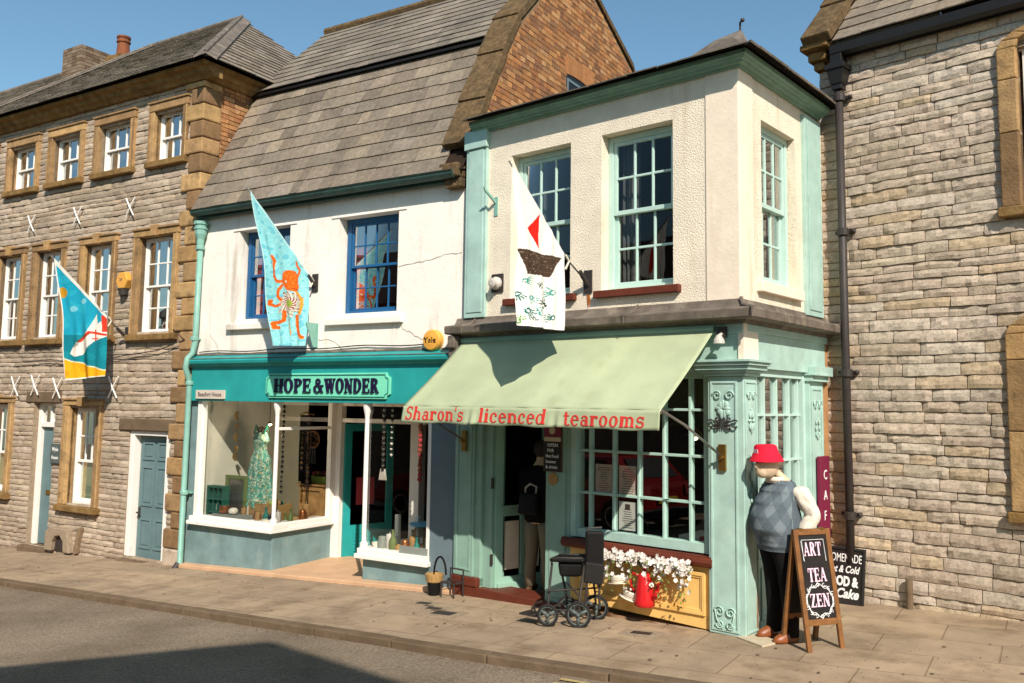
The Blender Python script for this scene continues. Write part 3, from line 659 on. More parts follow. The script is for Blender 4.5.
# doors
d = MB(); d.box(-8.84, -8.335, -.20, -.16, -.40, 1.55)
for (z0_, z1_) in ((-.2, .35), (.5, .95), (1.05, 1.42)): d.box(-8.78, -8.40, -.162, -.150, z0_, z1_) if False else None
dr = d.build('door', 'door_grey', stone_house, bev=.006); dr['label'] = 'plain grey door under a small glazed light'
f = MB(); f.box(-8.93, -8.845, -.2, -.10, -.42, 1.96); f.box(-8.332, -8.30, -.2, -.10, -.42, 1.96); f.box(-8.844, -8.333, -.2, -.10, 1.56, 1.64); f.box(-8.844, -8.333, -.2, -.10, 1.92, 1.968); f.box(-8.60, -8.57, -.2, -.11, 1.641, 1.919)
f.build('door_frame', 'white_paint', dr, bev=.005)
g = MB(); g.quad((-8.84, -.15, 1.64), (-8.34, -.15, 1.64), (-8.34, -.15, 1.92), (-8.84, -.15, 1.92)); g.build('fanlight_pane', 'glass', dr, recalc=False)
kn = MB(); kn.tube([(-8.52+.035*sin(t*.5), -.13, 1.08+.09*cos(t*.5)) for t in range(14)], .013); kn.ball((-8.52, -.14, 1.17), .03); kn.ball((-8.52, -.13, .97), .022); kn.build('knocker', 'black_iron', dr)
lb = MB(); lb.box(-8.66, -8.50, -.160, -.145, .42, .50); lb.box(-8.64, -8.52, -.145, -.140, .435, .485); lb.build('letter_flap', 'brass', dr)
d = MB(); d.box(-6.15, -5.375, -.17, -.135, -.36, 1.49); 
for (a, b_) in ((-6.08, -5.80), (-5.73, -5.45)):
    for (z0_, z1_) in ((-.22, .24), (.42, 1.03), (1.12, 1.40)):
        d.ring(a, b_, z0_, z1_, -.136, -.118, .035); d.box(a+.06, b_-.06, -.136, -.125, z0_+.06, z1_-.06)
dr = d.build('door', 'door_grey', stone_house, bev=.006); dr['label'] = 'six panelled grey door in a white frame'
f = MB(); f.ring(-6.27, -5.30, -.36, 1.57, -.16, -.02, .10, 0, .07); f.build('door_frame', 'white_paint', dr, bev=.008)
hd = MB(); hd.tube([(-6.10, -.13, .32), (-6.10, -.08, .32), (-6.02, -.075, .31)], .012); hd.box(-6.125, -6.08, -.136, -.124, .22, .40); hd.build('handle', 'black_iron', dr)
lt = MB(); lt.box(-6.50, -5.16, -.12, .035, 1.575, 1.76); lt.build('lintel', 'kerb_stone', stone_house, bev=.015)
lt = MB(); lt.box(-9.15, -8.1, -.12, .02, 1.975, 2.16); lt.build('lintel', 'kerb_stone', stone_house, bev=.015)
st = MB(); st.box(-9.0, -8.25, -.3, .10, -.56, -.41); st.build('doorstep', 'kerb_stone', stone_house, bev=.02)
st = MB(); st.box(-6.3, -5.28, -.3, .12, -.56, -.37); st.build('doorstep', 'kerb_stone', stone_house, bev=.02)
# iron tie plates in X shape
for (u, z) in ((-9.29, 5.12), (-7.92, 5.12), (-6.49, 5.12), (-9.45, 2.25), (-8.84, 2.27), (-8.19, 2.22), (-6.67, 2.24)):
    x = MB(); s_ = .15 if z > 3 else .17
    x.tube([(u-s_*.7, .05, z-s_), (u, .06, z), (u+s_*.7, .05, z+s_)], .012, 6); x.tube([(u-s_*.7, .062, z+s_), (u, .072, z), (u+s_*.7, .062, z-s_)], .012, 6); x.build('wall_tie', 'white_paint', stone_house)
# boot scraper recess at the foot of the wall
bs = MB(); bs.ext([(-8.12+.3*i, z) for i, z in ()] or [(-8.2, -.42), (-8.2, -.12), (-8.08, -.05), (-7.62, -.05), (-7.52, -.42), (-7.68, -.42), (-7.70, -.25), (-7.80, -.16), (-7.93, -.18), (-8.0, -.28), (-8.02, -.42)], -.02, .10, 'w'); bs.build('scraper_surround', 'mortar', stone_house, bev=.012)
bs = MB(); bs.quad((-8.03, .03, -.42), (-7.66, .03, -.42), (-7.66, .03, -.14), (-8.03, .03, -.14)); bs.build('scraper_hole', 'black_iron', stone_house)
bs = MB(); bs.hexa([(-7.46, 0, -.42), (-7.38, 0, -.42), (-7.38, .07, -.42), (-7.46, .07, -.42), (-7.36, 0, 0), (-7.29, 0, 0), (-7.29, .07, 0), (-7.36, .07, 0)]); bs.build('stone_slip', 'mortar_dark', stone_house, bev=.01)

# ---------- neighbour farther left: only its roof and chimney rise into view
nb = thing('neighbour_house', 'slate roofed house with a brick chimney rising behind the hipped roof at far left', 'house', FH, (-15, -2, -.5))
mb = MB(); wall(mb, -19, HU0-.01, -.6, 7.0, [(-18.2+k*2.0, -17.4+k*2.0, z, z+1.5) for k in range(3) for z in (.5, 3.2)], -.05, .12); mb.quad((-19, -.05, -.6), (-19, -5, -.6), (-19, -5, 7), (-19, -.05, 7)); mb.build('wall', 'mortar_dark', nb, recalc=False)
room(nb, -18.9, HU0-.1, -1, -.2, -.5, 6.9)
for k in range(3):
    for z in (.5, 3.2): sash(nb, -18.2+k*2.0, -17.4+k*2.0, z, z+1.5, -.12, 2, 'white_paint')
rf = MB(); N0, N1, N2, N3 = (-19.2, .2, 7.1), (HU0+.05, .2, 7.1), (HU0+.05, -2.5, 9.36), (-19.2, -2.5, 9.36)
rf.quad(N0, N1, N2, N3); rf.quad((-19.2, -5.2, 7.1), (HU0+.05, -5.2, 7.1), N2, N3); rf.add([N1, N2, (HU0+.05, -5.2, 7.1)], [(0, 1, 2)]); ro = rf.build('roof', 'interior', nb)
sl = MB(); slates(sl, N0, N1, N3, N2, 19, .3, SLATE_D); sl.build('slates', 'slate', ro)
rd = MB(); rd.tube([(-19.2, -2.5, 9.40), (HU0+.05, -2.5, 9.40)], .07); rd.build('ridge', 'lead', ro)
ch = MB(); ch.box(-12.55, -11.85, -3.1, -2.3, 8.8, 9.78, ); cho = None
ch = MB(); 
for k in range(14):
    zz = 8.75+k*.075
    for j in range(4):
        ch.box(-12.55+j*.175+.004, -12.55+(j+1)*.175-.004, -2.35, -2.22, zz+.004, zz+.071, jit(random.choice([A('#8f7a66', .7), A('#7d6654', .7), A('#98836e', .7)]), .15))
        ch.box(-12.50+.5+.09, -11.84, -3.0+j*.17+.004, -3.0+(j+1)*.17-.004, zz+.004, zz+.071, jit(random.choice([A('#8f7a66', .7), A('#7d6654', .7), A('#98836e', .7)]), .15))
ch.box(-12.53, -11.87, -3.0, -2.3, 8.75, 9.79, A('#8d7860')); cho = ch.build('chimney', 'brick', nb)
pt = MB(); pt.lathe([(.15, 9.62), (.14, 9.80), (.125, 9.98), (.15, 10.0), (.15, 10.04), (.13, 10.05), (.13, 10.09), (.15, 10.10), (.15, 10.14), (.10, 10.14)], -11.45, -2.95, 16); pt.build('chimney_pot', 'terracotta', cho, smooth=False)
st = MB(); st.box(-11.7, -11.2, -3.2, -2.7, 8.7, 9.64); st.build('stack_base', 'brick' if False else 'ham_dark', cho)

# ================================================================== WHITE SHOP (frame H)
shop = thing('white_shop', 'white rendered gift shop with teal shopfront, blue upper windows and a steep slate mansard roof', 'shop', FH, (-2.4, 0, -.3))
HW = [(-3.97, -2.95, 3.18, 4.50), (-2.05, -1.035, 3.18, 4.50)]
mb = MB(); wall(mb, -4.86, .02, 2.62, 4.92, HW, 0, .23)
mb.quad((-4.86, 0, 4.92), (.02, 0, 4.92), (.02, .16, 4.86), (-4.86, .16, 4.86))
wl = mb.build('wall', 'white_render', shop, recalc=False)
for h, cr in ((HW[0], 1), (HW[1], 2)):
    wv = sash(shop, h[0]+.02, h[1]-.02, h[2]+.03, h[3]-.0, -.15, 4, 'blue_paint', rows=(2, 2), fr=.07, st=.03, bar=.018)
    s_ = MB(); s_.box(h[0]-.14, h[1]+.12, -.1, .07, h[2]-.12, h[2]-.035); s_.build('sill', 'white_render', wv, bev=.008)
    s_ = MB(); s_.box(h[0]+.0, h[1]-.0, -.2, .02, h[2]-.034, h[2]+.028); s_.build('inner_sill', 'white_paint', wv, bev=.005)
    s_ = MB(); s_.box(h[0]-.12, h[1]+.13, .0, .014, h[3]+.002, h[3]+.018); s_.build('drip_mould', 'white_render', wv)
    cu = MB(); folds(cu, h[0]+.06, h[0]+.24, -.32, h[2], h[3]); cu.build('curtain', 'curtain_red', wv)
room(shop, -4.7, -.15, -2.6, -.24, 2.75, 4.85, 'interior_pink')
# roof: steep lower slope, upper slope, gable in brick to the right
EV, BK, RG, RB = (.17, 4.86), (-.95, 6.93), (-2.5, 8.60), (-4.9, 7.75)
rf = MB()
for (p, q_) in ((EV, BK), (BK, RG), (RG, RB)):
    rf.quad((-4.86, p[0], p[1]), (.05, p[0], p[1]), (.05, q_[0], q_[1]), (-4.86, q_[0], q_[1]))
rf.add([(-4.86, .0, 4.9), (-4.86, -.95, 6.93), (-4.86, -2.5, 8.6), (-4.86, -4.9, 7.75), (-4.86, -4.9, 4.9)], [(0, 1, 2, 3, 4)])
ro = rf.build('roof', 'interior', shop)
sl = MB(); slates(sl, (-4.80, EV[0]+.02, EV[1]-.01), (-.22, EV[0]+.02, EV[1]-.01), (-4.80, BK[0], BK[1]), (-.22, BK[0], BK[1]), 10, .30, SLATE_H, th=.015, tilt=.016, lj=.5, jk=.17)
sl.build('stone_tiles', 'slate', ro)
sl = MB(); slates(sl, (-4.84, BK[0]+.07, BK[1]+.045), (-.22, BK[0]+.07, BK[1]+.045), (-4.84, RG[0], RG[1]), (-.22, RG[0], RG[1]), 11, .38, SLATE_R, th=.013, tilt=.016, lj=.5, jk=.16)
slates(sl, (.0, RB[0], RB[1]), (-4.84, RB[0], RB[1]), (.0, RG[0], RG[1]), (-4.84, RG[0], RG[1]), 8, .6, SLATE_R)
sl.build('slates', 'slate', ro)
rd = MB(); u = -4.84
while u < -.2: 
    rd.tube([(u, RG[0], RG[1]+.035), (u+.43, RG[0], RG[1]+.04)], .075, 8); u += .44
rd.build('ridge', 'lichen', ro)
bd = MB(); bd.hexa([(-4.84, BK[0]+.09, BK[1]-.02), (-.22, BK[0]+.09, BK[1]-.02), (-.22, BK[0]+.03, BK[1]+.03), (-4.84, BK[0]+.03, BK[1]+.03), (-4.84, BK[0]+.095, BK[1]+.005), (-.22, BK[0]+.095, BK[1]+.005), (-.22, BK[0]+.05, BK[1]+.045), (-4.84, BK[0]+.05, BK[1]+.045)]); bd.build('break_board', 'black_paint', ro)
# gable brick wall (perpendicular to the street) with coping stones
GP = [(-.06, 5.35), (-.30, 5.80), (-.68, 6.51), (-1.02, 7.10), (-1.48, 7.60), (-2.55, 8.78), (-3.35, 8.40), (-4.75, 7.76), (-5.0, 7.4), (-5.0, 4.6), (-.06, 4.6)]
mb = MB(); mb.ext(GP, -.2, .09, 'u'); gw = mb.build('gable_wall', 'mortar_dark', shop)
def gtop(d):                                                       # height of the gable at depth d
    for (a, b_) in zip(GP[:9], GP[1:9]):
        if -a[0] <= d <= -b_[0]: return a[1]+(b_[1]-a[1])*(d+a[0])/(-b_[0]+a[0])
    return 0
bm_ = MB(lambda p: (.09+p[1], -p[0], p[2]))
z = 4.9; row = 0
while z < 8.75:
    h = .075; dd = .0; lo = next((x*.01 for x in range(0, 300) if gtop(x*.01) > z+h), None); hi = next((x*.01 for x in range(520, 200, -1) if gtop(x*.01) > z+h), None)
    if lo is None or hi is None: break
    u = lo
    while u < hi-.03:
        L = (.225 if row % 2 == 0 else .1125)
        if u == lo: L *= random.uniform(.5, 1)
        L = min(L, hi-u)
        if not (2.38 < u+L/2 < 3.25 and 6.2 < z+.03 < 6.95):
            e = random.uniform(.004, .012)
            bm_.box(u+.005, u+L-.005, -.02, e, z+.005, z+h-.005, jit(random.choice(BRICK), .16))
        u += L
    z += h; row += 1
for k in range(12): bm_.box(2.36+k*.076, 2.36+(k+1)*.076-.008, -.02, .016, 6.955+.018*k*(11-k)/11*.6-.06+.0, 7.19, jit(BRICK[0], .12))
bm_.build('brickwork', 'brick', gw)
gwin = MB(lambda p: (.09+p[1], -p[0], p[2])); gwin.quad((2.38, -.0, 6.2), (3.26, 0, 6.2), (3.26, 0, 6.95), (2.38, 0, 6.95)) if False else gwin.box(2.38, 3.26, .002, .004, 6.2, 6.93)
gwn = gwin.build('gable_window', 'black_paint', gw)
gf_ = MB(lambda p: (.09+p[1], -p[0], p[2])); gf_.ring(2.40, 3.24, 6.2, 6.84, .004, .012, .04); gf_.box(2.80, 2.83, .004, .011, 6.24, 6.80); gf_.box(2.44, 3.2, .0045, .010, 6.5, 6.53); gf_.build('window_frame', 'slate_grey_paint', gwn)
cp = MB()
pts = [(.02, 5.15), (-.30, 5.80), (-.70, 6.55), (-1.04, 7.16), (-1.50, 7.68), (-2.55, 8.86)]
for (a, b_) in zip(pts, pts[1:]):
    d = Vector((0, b_[0]-a[0], b_[1]-a[1])); nn = Vector((0, d.z, -d.y)).normalized(); L = d.length; d.normalize(); ns = max(1, round(L/.75))
    for k in range(ns):
        s0, s1 = L*k/ns, L*(k+1)/ns+.03; lift = .03*(1-k/ns) if ns > 1 else .015
        P = [Vector((x, a[0], a[1]))+d*s+nn*h for h in (-.02, .10) for (x, s) in ((-.30, s0), (.115, s0), (.115, s1), (-.30, s1))]
        P = [p+nn*(.03 if i in (4, 5, 0, 1) else 0) for i, p in enumerate(P)]
        cp.hexa(P)
cp.build('coping', 'lichen', gw, bev=.012)
cp = MB()
pts = [(-2.55, 8.86), (-3.35, 8.47), (-4.75, 7.83), (-5.1, 7.3)]
for (a, b_) in zip(pts, pts[1:]): cp.hexa([(-.2, a[0], a[1]-.05), (.13, a[0], a[1]-.05), (.13, b_[0], b_[1]-.05), (-.2, b_[0], b_[1]-.05), (-.2, a[0], a[1]+.04), (.13, a[0], a[1]+.04), (.13, b_[0], b_[1]+.04), (-.2, b_[0], b_[1]+.04)])
cp.build('rear_coping', 'slate_grey_paint' if False else 'lichen', gw)
kb = MB(); kb.box(-.28, .0, -.1, .20, 4.78, 4.95); kb.box(-.24, .0, -.1, .13, 4.66, 4.785); kb.build('kneeler', 'lichen', gw, bev=.02)
pt = MB(); pt.lathe([(.14, 8.4), (.14, 8.82), (.16, 8.83), (.16, 8.87), (.1, 8.87)], -2.15, -2.95, 14); pt.build('chimney_pot', 'terracotta', shop)
def crack(pts, w_=.004, r=.0035):
    c_ = MB(); P = []
    for (a, b_) in zip(pts, pts[1:]):
        for k in range(6): P.append((a[0]+(b_[0]-a[0])*k/6+random.uniform(-.012, .012), w_, a[1]+(b_[1]-a[1])*k/6+random.uniform(-.012, .012)))
    P.append((pts[-1][0], w_, pts[-1][1])); c_.tube(P, [r*random.uniform(.4, 1.1) for _ in P], 4); c_.build('crack', 'crack', shop)
crack([(-1.0, 3.1), (-.92, 2.98), (-.78, 2.92), (-.62, 2.84), (-.45, 2.92)]); crack([(-1.02, 3.78), (-.7, 3.80), (-.35, 3.86), (-.05, 3.88)]); crack([(-4.5, 3.0), (-4.35, 2.86), (-4.3, 2.74)]); crack([(-2.5, 2.9), (-2.1, 2.86), (-1.9, 2.74)])
# eaves gutter
gt = MB(); pr = [(.17+.07*cos(t), 4.835+.07*sin(t)) for t in [pi+pi*i/8 for i in range(9)]]
gt.ext([(.08, 4.85)]+pr[0:]+[(.26, 4.85)], -4.80, -.06, 'u'); gt.box(-4.82, -.06, .02, .10, 4.74, 4.86); gt.build('gutter', 'gutter_teal', shop)
# fascia
fz = MB(); fz.box(-4.78, -.02, -.25, .075, 2.045, 2.55); fz.ext([(-.05, 2.53), (.09, 2.53), (.11, 2.56), (.16, 2.58), (.17, 2.62), (.15, 2.64), (.02, 2.70), (-.05, 2.70)], -4.80, -.02, 'u')
fo = fz.build('fascia', 'teal', shop, bev=.004)
ls = MB(); ls.box(-4.80, -.02, .0, .155, 2.645, 2.655); ls.ext([(.0, 2.70), (.02, 2.705), (.015, 2.73), (0, 2.73)], -4.80, -.02, 'u'); ls.build('lead_strip', 'lead', fo)
# stallrisers, sills, posts
sr = MB(); sr.box(-4.88, -3.07, -.2, .0, -.6, .285); sr.box(-3.25, -3.07, -1.15, -.2, -.6, .285); sr.box(-4.88, -4.66, -.2, -.002, .285, 2.05); sr.build('stallriser', 'grey_blue', shop, bev=.01)
sr = MB(); sr.box(-1.47, -.42, -1.1, .0, -.5, .125); sr.build('stallriser', 'grey_blue', shop, bev=.01)
gp = MB(); gp.box(-.425, .02, -.3, .02, -.5, 2.05); gp.build('side_pier', 'slate_grey_paint', shop)
so = MB(); so.box(-4.72, -3.0, -.22, .10, .285, .335); so.box(-4.70, -3.0, -.22, .07, .335, .40); so.box(-3.26, -3.0, -1.15, -.221, .285, .335); so.box(-3.24, -3.02, -1.15, -.221, .335, .40)
so.build('shop_sill', 'white_paint', shop, bev=.006)
so = MB(); so.box(-1.53, -.40, -1.1, .10, .125, .18); so.box(-1.51, -.42, -1.1, .07, .18, .245); so.build('shop_sill', 'white_paint', shop, bev=.006)
po = MB()
po.box(-4.66, -4.57, -.08, .03, .40, 2.045); po.build('window_jamb', 'white_paint', shop, bev=.004)
for (u, z0_) in ((-3.06, .40), (-1.46, .245)):
    po = MB(); po.lathe([(.05, z0_), (.05, z0_+.05), (.028, z0_+.08), (.03, z0_+.9), (.028, 1.86), (.034, 1.90), (.05, 1.97), (.055, 2.0), (.06, 2.045)], u, 0.0, 14); po.build('turned_post', 'white_paint', shop)
po = MB(); po.box(-.47, -.425, -.08, .03, .245, 2.045); po.build('window_jamb', 'white_paint', shop, bev=.004)
po = MB(); po.box(-3.10, -3.02, -1.13, -1.03, .40, 2.045); po.box(-3.08, -3.04, -1.03, -.04, 1.66, 1.70)
po.box(-3.12, -2.93, -1.24, -1.131, -.3, 2.045); po.box(-2.93, -1.40, -1.24, -1.14, 1.76, 1.82); po.box(-2.93, -1.40, -1.24, -1.14, 2.0, 2.045); po.box(-1.62, -1.46, -1.24, -1.10, -.3, 2.045)
po.build('shopfront_frame', 'white_paint', shop, bev=.004)
gl = MB(); gl.quad((-4.57, -.02, .40), (-3.08, -.02, .40), (-3.08, -.02, 2.045), (-4.57, -.02, 2.045)); gl.build('pane', 'glass_shop', shop, recalc=False)
gl = MB(); gl.quad((-3.06, -.04, .40), (-3.06, -1.03, .40), (-3.06, -1.03, 2.045), (-3.06, -.04, 2.045)); gl.build('pane', 'glass_shop', shop, recalc=False)
gl = MB(); gl.quad((-1.44, -.02, .245), (-.47, -.02, .245), (-.47, -.02, 2.045), (-1.44, -.02, 2.045)); gl.build('pane', 'glass_shop', shop, recalc=False)
# door, opened inwards
th = radians(70); hx, hy = -2.90, 1.2
dx = lambda p: (hx+cos(th)*p[0]+sin(th)*p[1], -(hy+sin(th)*p[0]-cos(th)*p[1]), p[2])
d = MB(dx); d.ring(0, .82, -.24, 1.74, -.03, .01, .11, .5, .11)
for k in range(6): d.box(.16, .66, .011, .016, -.12+k*.05, -.10+k*.05)
dr = d.build('door', 'teal', shop, bev=.005)
gl = MB(dx); gl.quad((.11, -.01, .26), (.71, -.01, .26), (.71, -.01, 1.63), (.11, -.01, 1.63)); gl.build('pane', 'glass_shop', dr)
ps = MB(dx); ps.box(.2, .5, .0, .006, .55, .95); ps.build('notice', 'curtain_red', dr)
lob = MB(); lob.quad((-3.07, .0, gz(-3, 0)+.045), (-1.47, .0, gz(-1.5, 0)+.045), (-1.47, -1.3, gz(-1.5, -1.2)+.07), (-3.07, -1.3, gz(-3, -1.2)+.07)); lob.box(-3.07, -1.47, -.06, .0, -.5, gz(-2.3, 0)+.03) if False else None
lob.build('lobby_floor', 'tile_floor', shop)
stp = MB(); stp.hexa([(-4.82, .0, -.6), (-.02, .0, -.6), (-.02, .16, -.6), (-4.82, .16, -.6), (-4.82, .0, gz(-4.8, 0)+.05), (-.02, .0, gz(0, 0)+.05), (-.02, .16, gz(0, .16)+.045), (-4.82, .16, gz(-4.8, .16)+.045)]); stp.build('plinth_step', 'tile_floor', shop, bev=.012)
cl = MB(); cl.quad((-3.07, -.1, 2.046), (-1.47, -.1, 2.046), (-1.47, -1.3, 2.046), (-3.07, -1.3, 2.046)); cl.build('lobby_ceiling', 'white_paint', shop)
# display interior
it = MB(); it.box(-4.66, -3.28, -1.5, -.1, .20, .25); it.box(-1.44, -.45, -1.0, -.1, .15, .20); it.build('display_deck', 'interior_cream', shop)
it = MB(); it.quad((-4.64, -.09, .2), (-4.64, -1.6, .2), (-4.64, -1.6, 2.1), (-4.64, -.09, 2.1)); it.build('display_side', 'interior_cream', shop)
it = MB(); it.quad((-4.64, -1.6, .2), (-4.05, -1.6, .2), (-4.05, -1.6, 2.1), (-4.64, -1.6, 2.1)); it.build('display_back', 'interior_cream', shop)
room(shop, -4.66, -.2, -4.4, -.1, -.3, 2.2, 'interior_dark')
for a_ in ((-.95, -.88, -.8, -.72), (-1.12, -1.06, -.9, -.84)): pp = MB(); pp.box(*a_, .2, 2.05); pp.build('inner_post', 'wood_raw', shop)

# ================================================================== TEAROOM (frame T, side face at u = 0)
SD = lambda p: (p[1], -p[0], p[2])                                  # side-face coordinates (depth, outward, z)
tea = thing('tearoom', 'cream roughcast corner tearoom with mint green shopfront, sash windows and green cornice', 'tearoom', FT, (-1.75, 0, 0))
TWN = [(-2.81, -1.96, 3.25, 4.915), (-1.556, -.70, 3.25, 4.915)]
SWN = [(.50, 1.33, 3.26, 4.90)]
mb = MB(); wall(mb, -3.5, -.34, 2.9, 5.3, TWN, 0, .17)
wl = mb.build('wall', 'roughcast', tea, recalc=False)
mb = MB(SD); wall(mb, .30, 2.12, 2.9, 5.3, SWN, 0, .14); mb.build('side_wall', 'roughcast', wl, recalc=False)
mb = MB(); mb.box(-.34, .012, -.30, .012, 2.9, 5.3); mb.build('corner_strip', 'cream_smooth', wl, bev=.01)
mb = MB(); mb.quad((-3.5, 0, 2.4), (-3.5, -2.1, 2.4), (-3.5, -2.1, 5.3), (-3.5, 0, 5.3)); mb.quad((-3.5, -2.4, -.3), (0, -2.4, -.3), (0, -2.4, 5.3), (-3.5, -2.4, 5.3)); mb.build('back_wall', 'interior', tea)
room(tea, -3.4, -.16, -2.0, -.19, 2.95, 5.2, 'interior', skip=1)
for h in TWN:
    wv = sash(tea, h[0]+.0, h[1]-.002, h[2]+.0, h[3]-.005, -.13, 3, 'sash_mint', rows=(2, 2), fr=.06, st=.04, bar=.024)
    s_ = MB(); s_.box(h[0]-.06, h[1]+.09, -.1, .065, h[2]-.08, h[2]-.004); s_.build('sill', 'red_brown', wv, bev=.008)
    cu = MB(); folds(cu, h[0]+.08, h[0]+.3, -.3, h[2], h[3], n=4); cu.build('curtain', 'curtain', wv)
for h in SWN:
    wv = sash(tea, h[0]+.01, h[1]-.01, h[2]+.02, h[3]-.0, -.08, 3, 'sash_mint', xf=SD, rows=(2, 2), fr=.06, st=.04, bar=.024)
    s_ = MB(SD); s_.box(h[0]-.14, h[1]+.06, -.1, .06, h[2]-.09, h[2]+.018); s_.build('sill', 'cream_smooth', wv, bev=.008)
    cu = MB(SD); folds(cu, h[0]+.06, h[0]+.5, -.2, h[2], h[3], n=6); folds(cu, h[1]-.25, h[1], -.2, h[2], h[3], n=4); cu.build('curtain', 'curtain', wv)
# pilasters, cornice
p = MB(); p.box(-3.485, -3.16, -.1, .045, 3.06, 5.20); p.box(-3.44, -3.20, .045, .055, 3.12, 5.06); p.box(-3.50, -3.145, -.1, .075, 5.08, 5.30); p.build('pilaster', 'mint', tea, bev=.005)
p = MB(SD); p.box(1.50, 1.95, -.1, .045, 3.04, 5.22); p.box(1.56, 1.88, .045, .055, 3.1, 5.16); p.build('pilaster', 'mint', tea, bev=.005)
prof = [(-.02, 5.268), (.04, 5.268), (.045, 5.288), (.085, 5.292), (.09, 5.312), (.115, 5.316), (.13, 5.338), (.148, 5.342), (.152, 5.385), (-.02, 5.388)]
def mitred(mb, prof, L, Ls):                                       # moulding along the front then round the corner along the side
    n_ = len(prof); A_ = [(-L, p_[0], p_[1]) for p_ in prof]; B_ = [(p_[0], p_[0], p_[1]) for p_ in prof]; C_ = [(p_[0], -Ls, p_[1]) for p_ in prof]
    fs = [tuple(range(n_)), tuple(range(3*n_-1, 2*n_-1, -1))]
    for k in (0, 1): fs += [(k*n_+i, k*n_+(i+1) % n_, (k+1)*n_+(i+1) % n_, (k+1)*n_+i) for i in range(n_)]
    mb.add(A_+B_+C_, fs)
c = MB(); mitred(c, prof, 3.36, 1.97); c.build('cornice', 'cornice_green', tea)
# low slate roof with a small leaded hip and spike finial
rf = MB(); e, zt = .235, 5.372
Q = [(-3.4, e, zt), (e, e, zt), (e, -2.0, zt), (-3.4, -2.0, zt)]; top_ = [(-3.4, -.95, 5.80), (-.85, -.95, 5.80)]
rf.quad(Q[0], Q[1], top_[1], top_[0]); rf.add([Q[1], Q[2], top_[1]], [(0, 1, 2)]); rf.quad(Q[2], Q[3], top_[0], top_[1]); ro = rf.build('roof', 'interior_dark', tea)
sl = MB(); slates(sl, Q[0], Q[1], top_[0], top_[1], 6, .28, SLATE_R, th=.012, tilt=.012); slates(sl, Q[1], Q[2], top_[1], top_[1], 6, .28, SLATE_R, th=.02, tilt=.02); sl.build('slates', 'slate', ro)
hp = MB(); hp.add([(.10, .10, 5.45), (-.03, -.58, 5.52), (-.72, -.1, 5.50), (-.08, -.08, 5.62), (-.12, -.34, 5.80), (-.36, -.24, 5.72)], [(0, 1, 4, 3), (0, 3, 5, 2), (3, 4, 5), (1, 2, 5, 4), (0, 2, 1)]); hp.build('hip_cap', 'lead', ro)
fn_ = MB(); fn_.tube([(-.13, -.34, 5.74), (-.13, -.34, 5.875), (-.11, -.33, 5.885)], .011); fn_.ball((-.095, -.32, 5.885), .022); fn_.build('finial', 'black_iron', ro)
# lead covered shop cornice
prof = [(.0, 2.83), (.09, 2.83), (.10, 2.86), (.21, 2.865), (.225, 2.875), (.23, 2.945), (.215, 2.962), (.06, 2.985), (.03, 3.03), (.015, 3.065), (.0, 3.065)]
c = MB(); mitred(c, prof, 3.62, 2.10); lc = c.build('lead_cornice', 'lead', tea)
lt = MB(); 
for (a, L) in ((-3.6, .26), (-2.32, .02), (-1.15, .02)): lt = MB(); lt.tube([(a+L, .232, 2.87), (a+L, .24, 2.95), (a+L+.02, .07, 2.995), (a+L+.03, .012, 3.07)], .012, 6); lt.build('lead_joint', 'lead', lc)
lt = MB(); lt.tube([(.232, .232, 2.87), (.24, .24, 2.95), (.07, .07, 2.995), (.02, .02, 3.07)], .02, 6); lt.build('lead_joint', 'lead', lc)
cb = MB(); cb.box(-3.62, -3.47, -.1, .16, 2.60, 2.85); cb.box(-3.60, -3.49, -.1, .20, 2.70, 2.85); cb.build('corbel', 'lead', tea, bev=.02)
fz = MB(); fz.box(-3.5, .035, -.2, .035, 2.40, 2.83); fz.box(-3.5, .05, -.1, .06, 2.74, 2.829); fz.build('fascia', 'mint', tea, bev=.004)
fz = MB(SD); fz.box(.20, 1.98, -.2, .035, 2.43, 2.83); fz.box(.035, 2.0, -.1, .06, 2.76, 2.8295); fz.box(1.5, 1.98, .035, .12, 2.40, 2.50); fz.build('fascia', 'mint', tea, bev=.004)
# corner pillar
pl = MB(); pl.box(-.312, .048, -.232, .048, .02, 2.345); po = pl.build('corner_pillar', 'mint', tea, bev=.008)
ra = MB()
ra.ring(-.285, -.015, .05, 2.30, .049, .058, .022); 
ra.xf = SD; ra.ring(-.03, .215, .05, 2.30, .049, .058, .018); ra.xf = None
ra.build('pillar_panel', 'mint', po, bev=.003)
cp = MB()
for (x0, x1, g) in ((2.346, 2.375, .03), (2.376, 2.40, .055), (2.401, 2.44, .085), (2.441, 2.47, .11), (2.471, 2.495, .13)):
    cp.box(-.312-g, .048+g, -.232-g*.6, .048+g, x0, x1)
cp.build('capital', 'mint', po, bev=.004)
cp = MB(); cp.box(.0, .055, -.26, .05, 2.496, 2.83) ; cp.build('fascia_end', 'wood_raw' if False else 'cream_smooth', tea)
def curl(mb, c, r, s, turns=1.5, w_=.062, flip=1, th=.008, vs=1):
    pts = []
    for k in range(26):
        t = k/25; q = t*turns*2*pi; rr = r*(1-.75*t)
        pts.append((c[0]+flip*rr*cos(q), w_, c[1]+vs*rr*sin(q)*s))
    mb.tube(pts, [th*(1-.4*k/25) for k in range(26)], 6)
orn = MB()
for f in (-1, 1):
    curl(orn, (-.15+f*.062, 2.17), .045, 1.0, flip=f, vs=1); curl(orn, (-.15+f*.055, .22), .05, 1, flip=f, vs=1); curl(orn, (-.15+f*.05, .11), .04, 1, flip=f, vs=-1)
    orn.tube([(-.15+f*.10, .062, .24), (-.15+f*.08, .062, .15), (-.15+f*.02, .062, .07)], .007, 6)
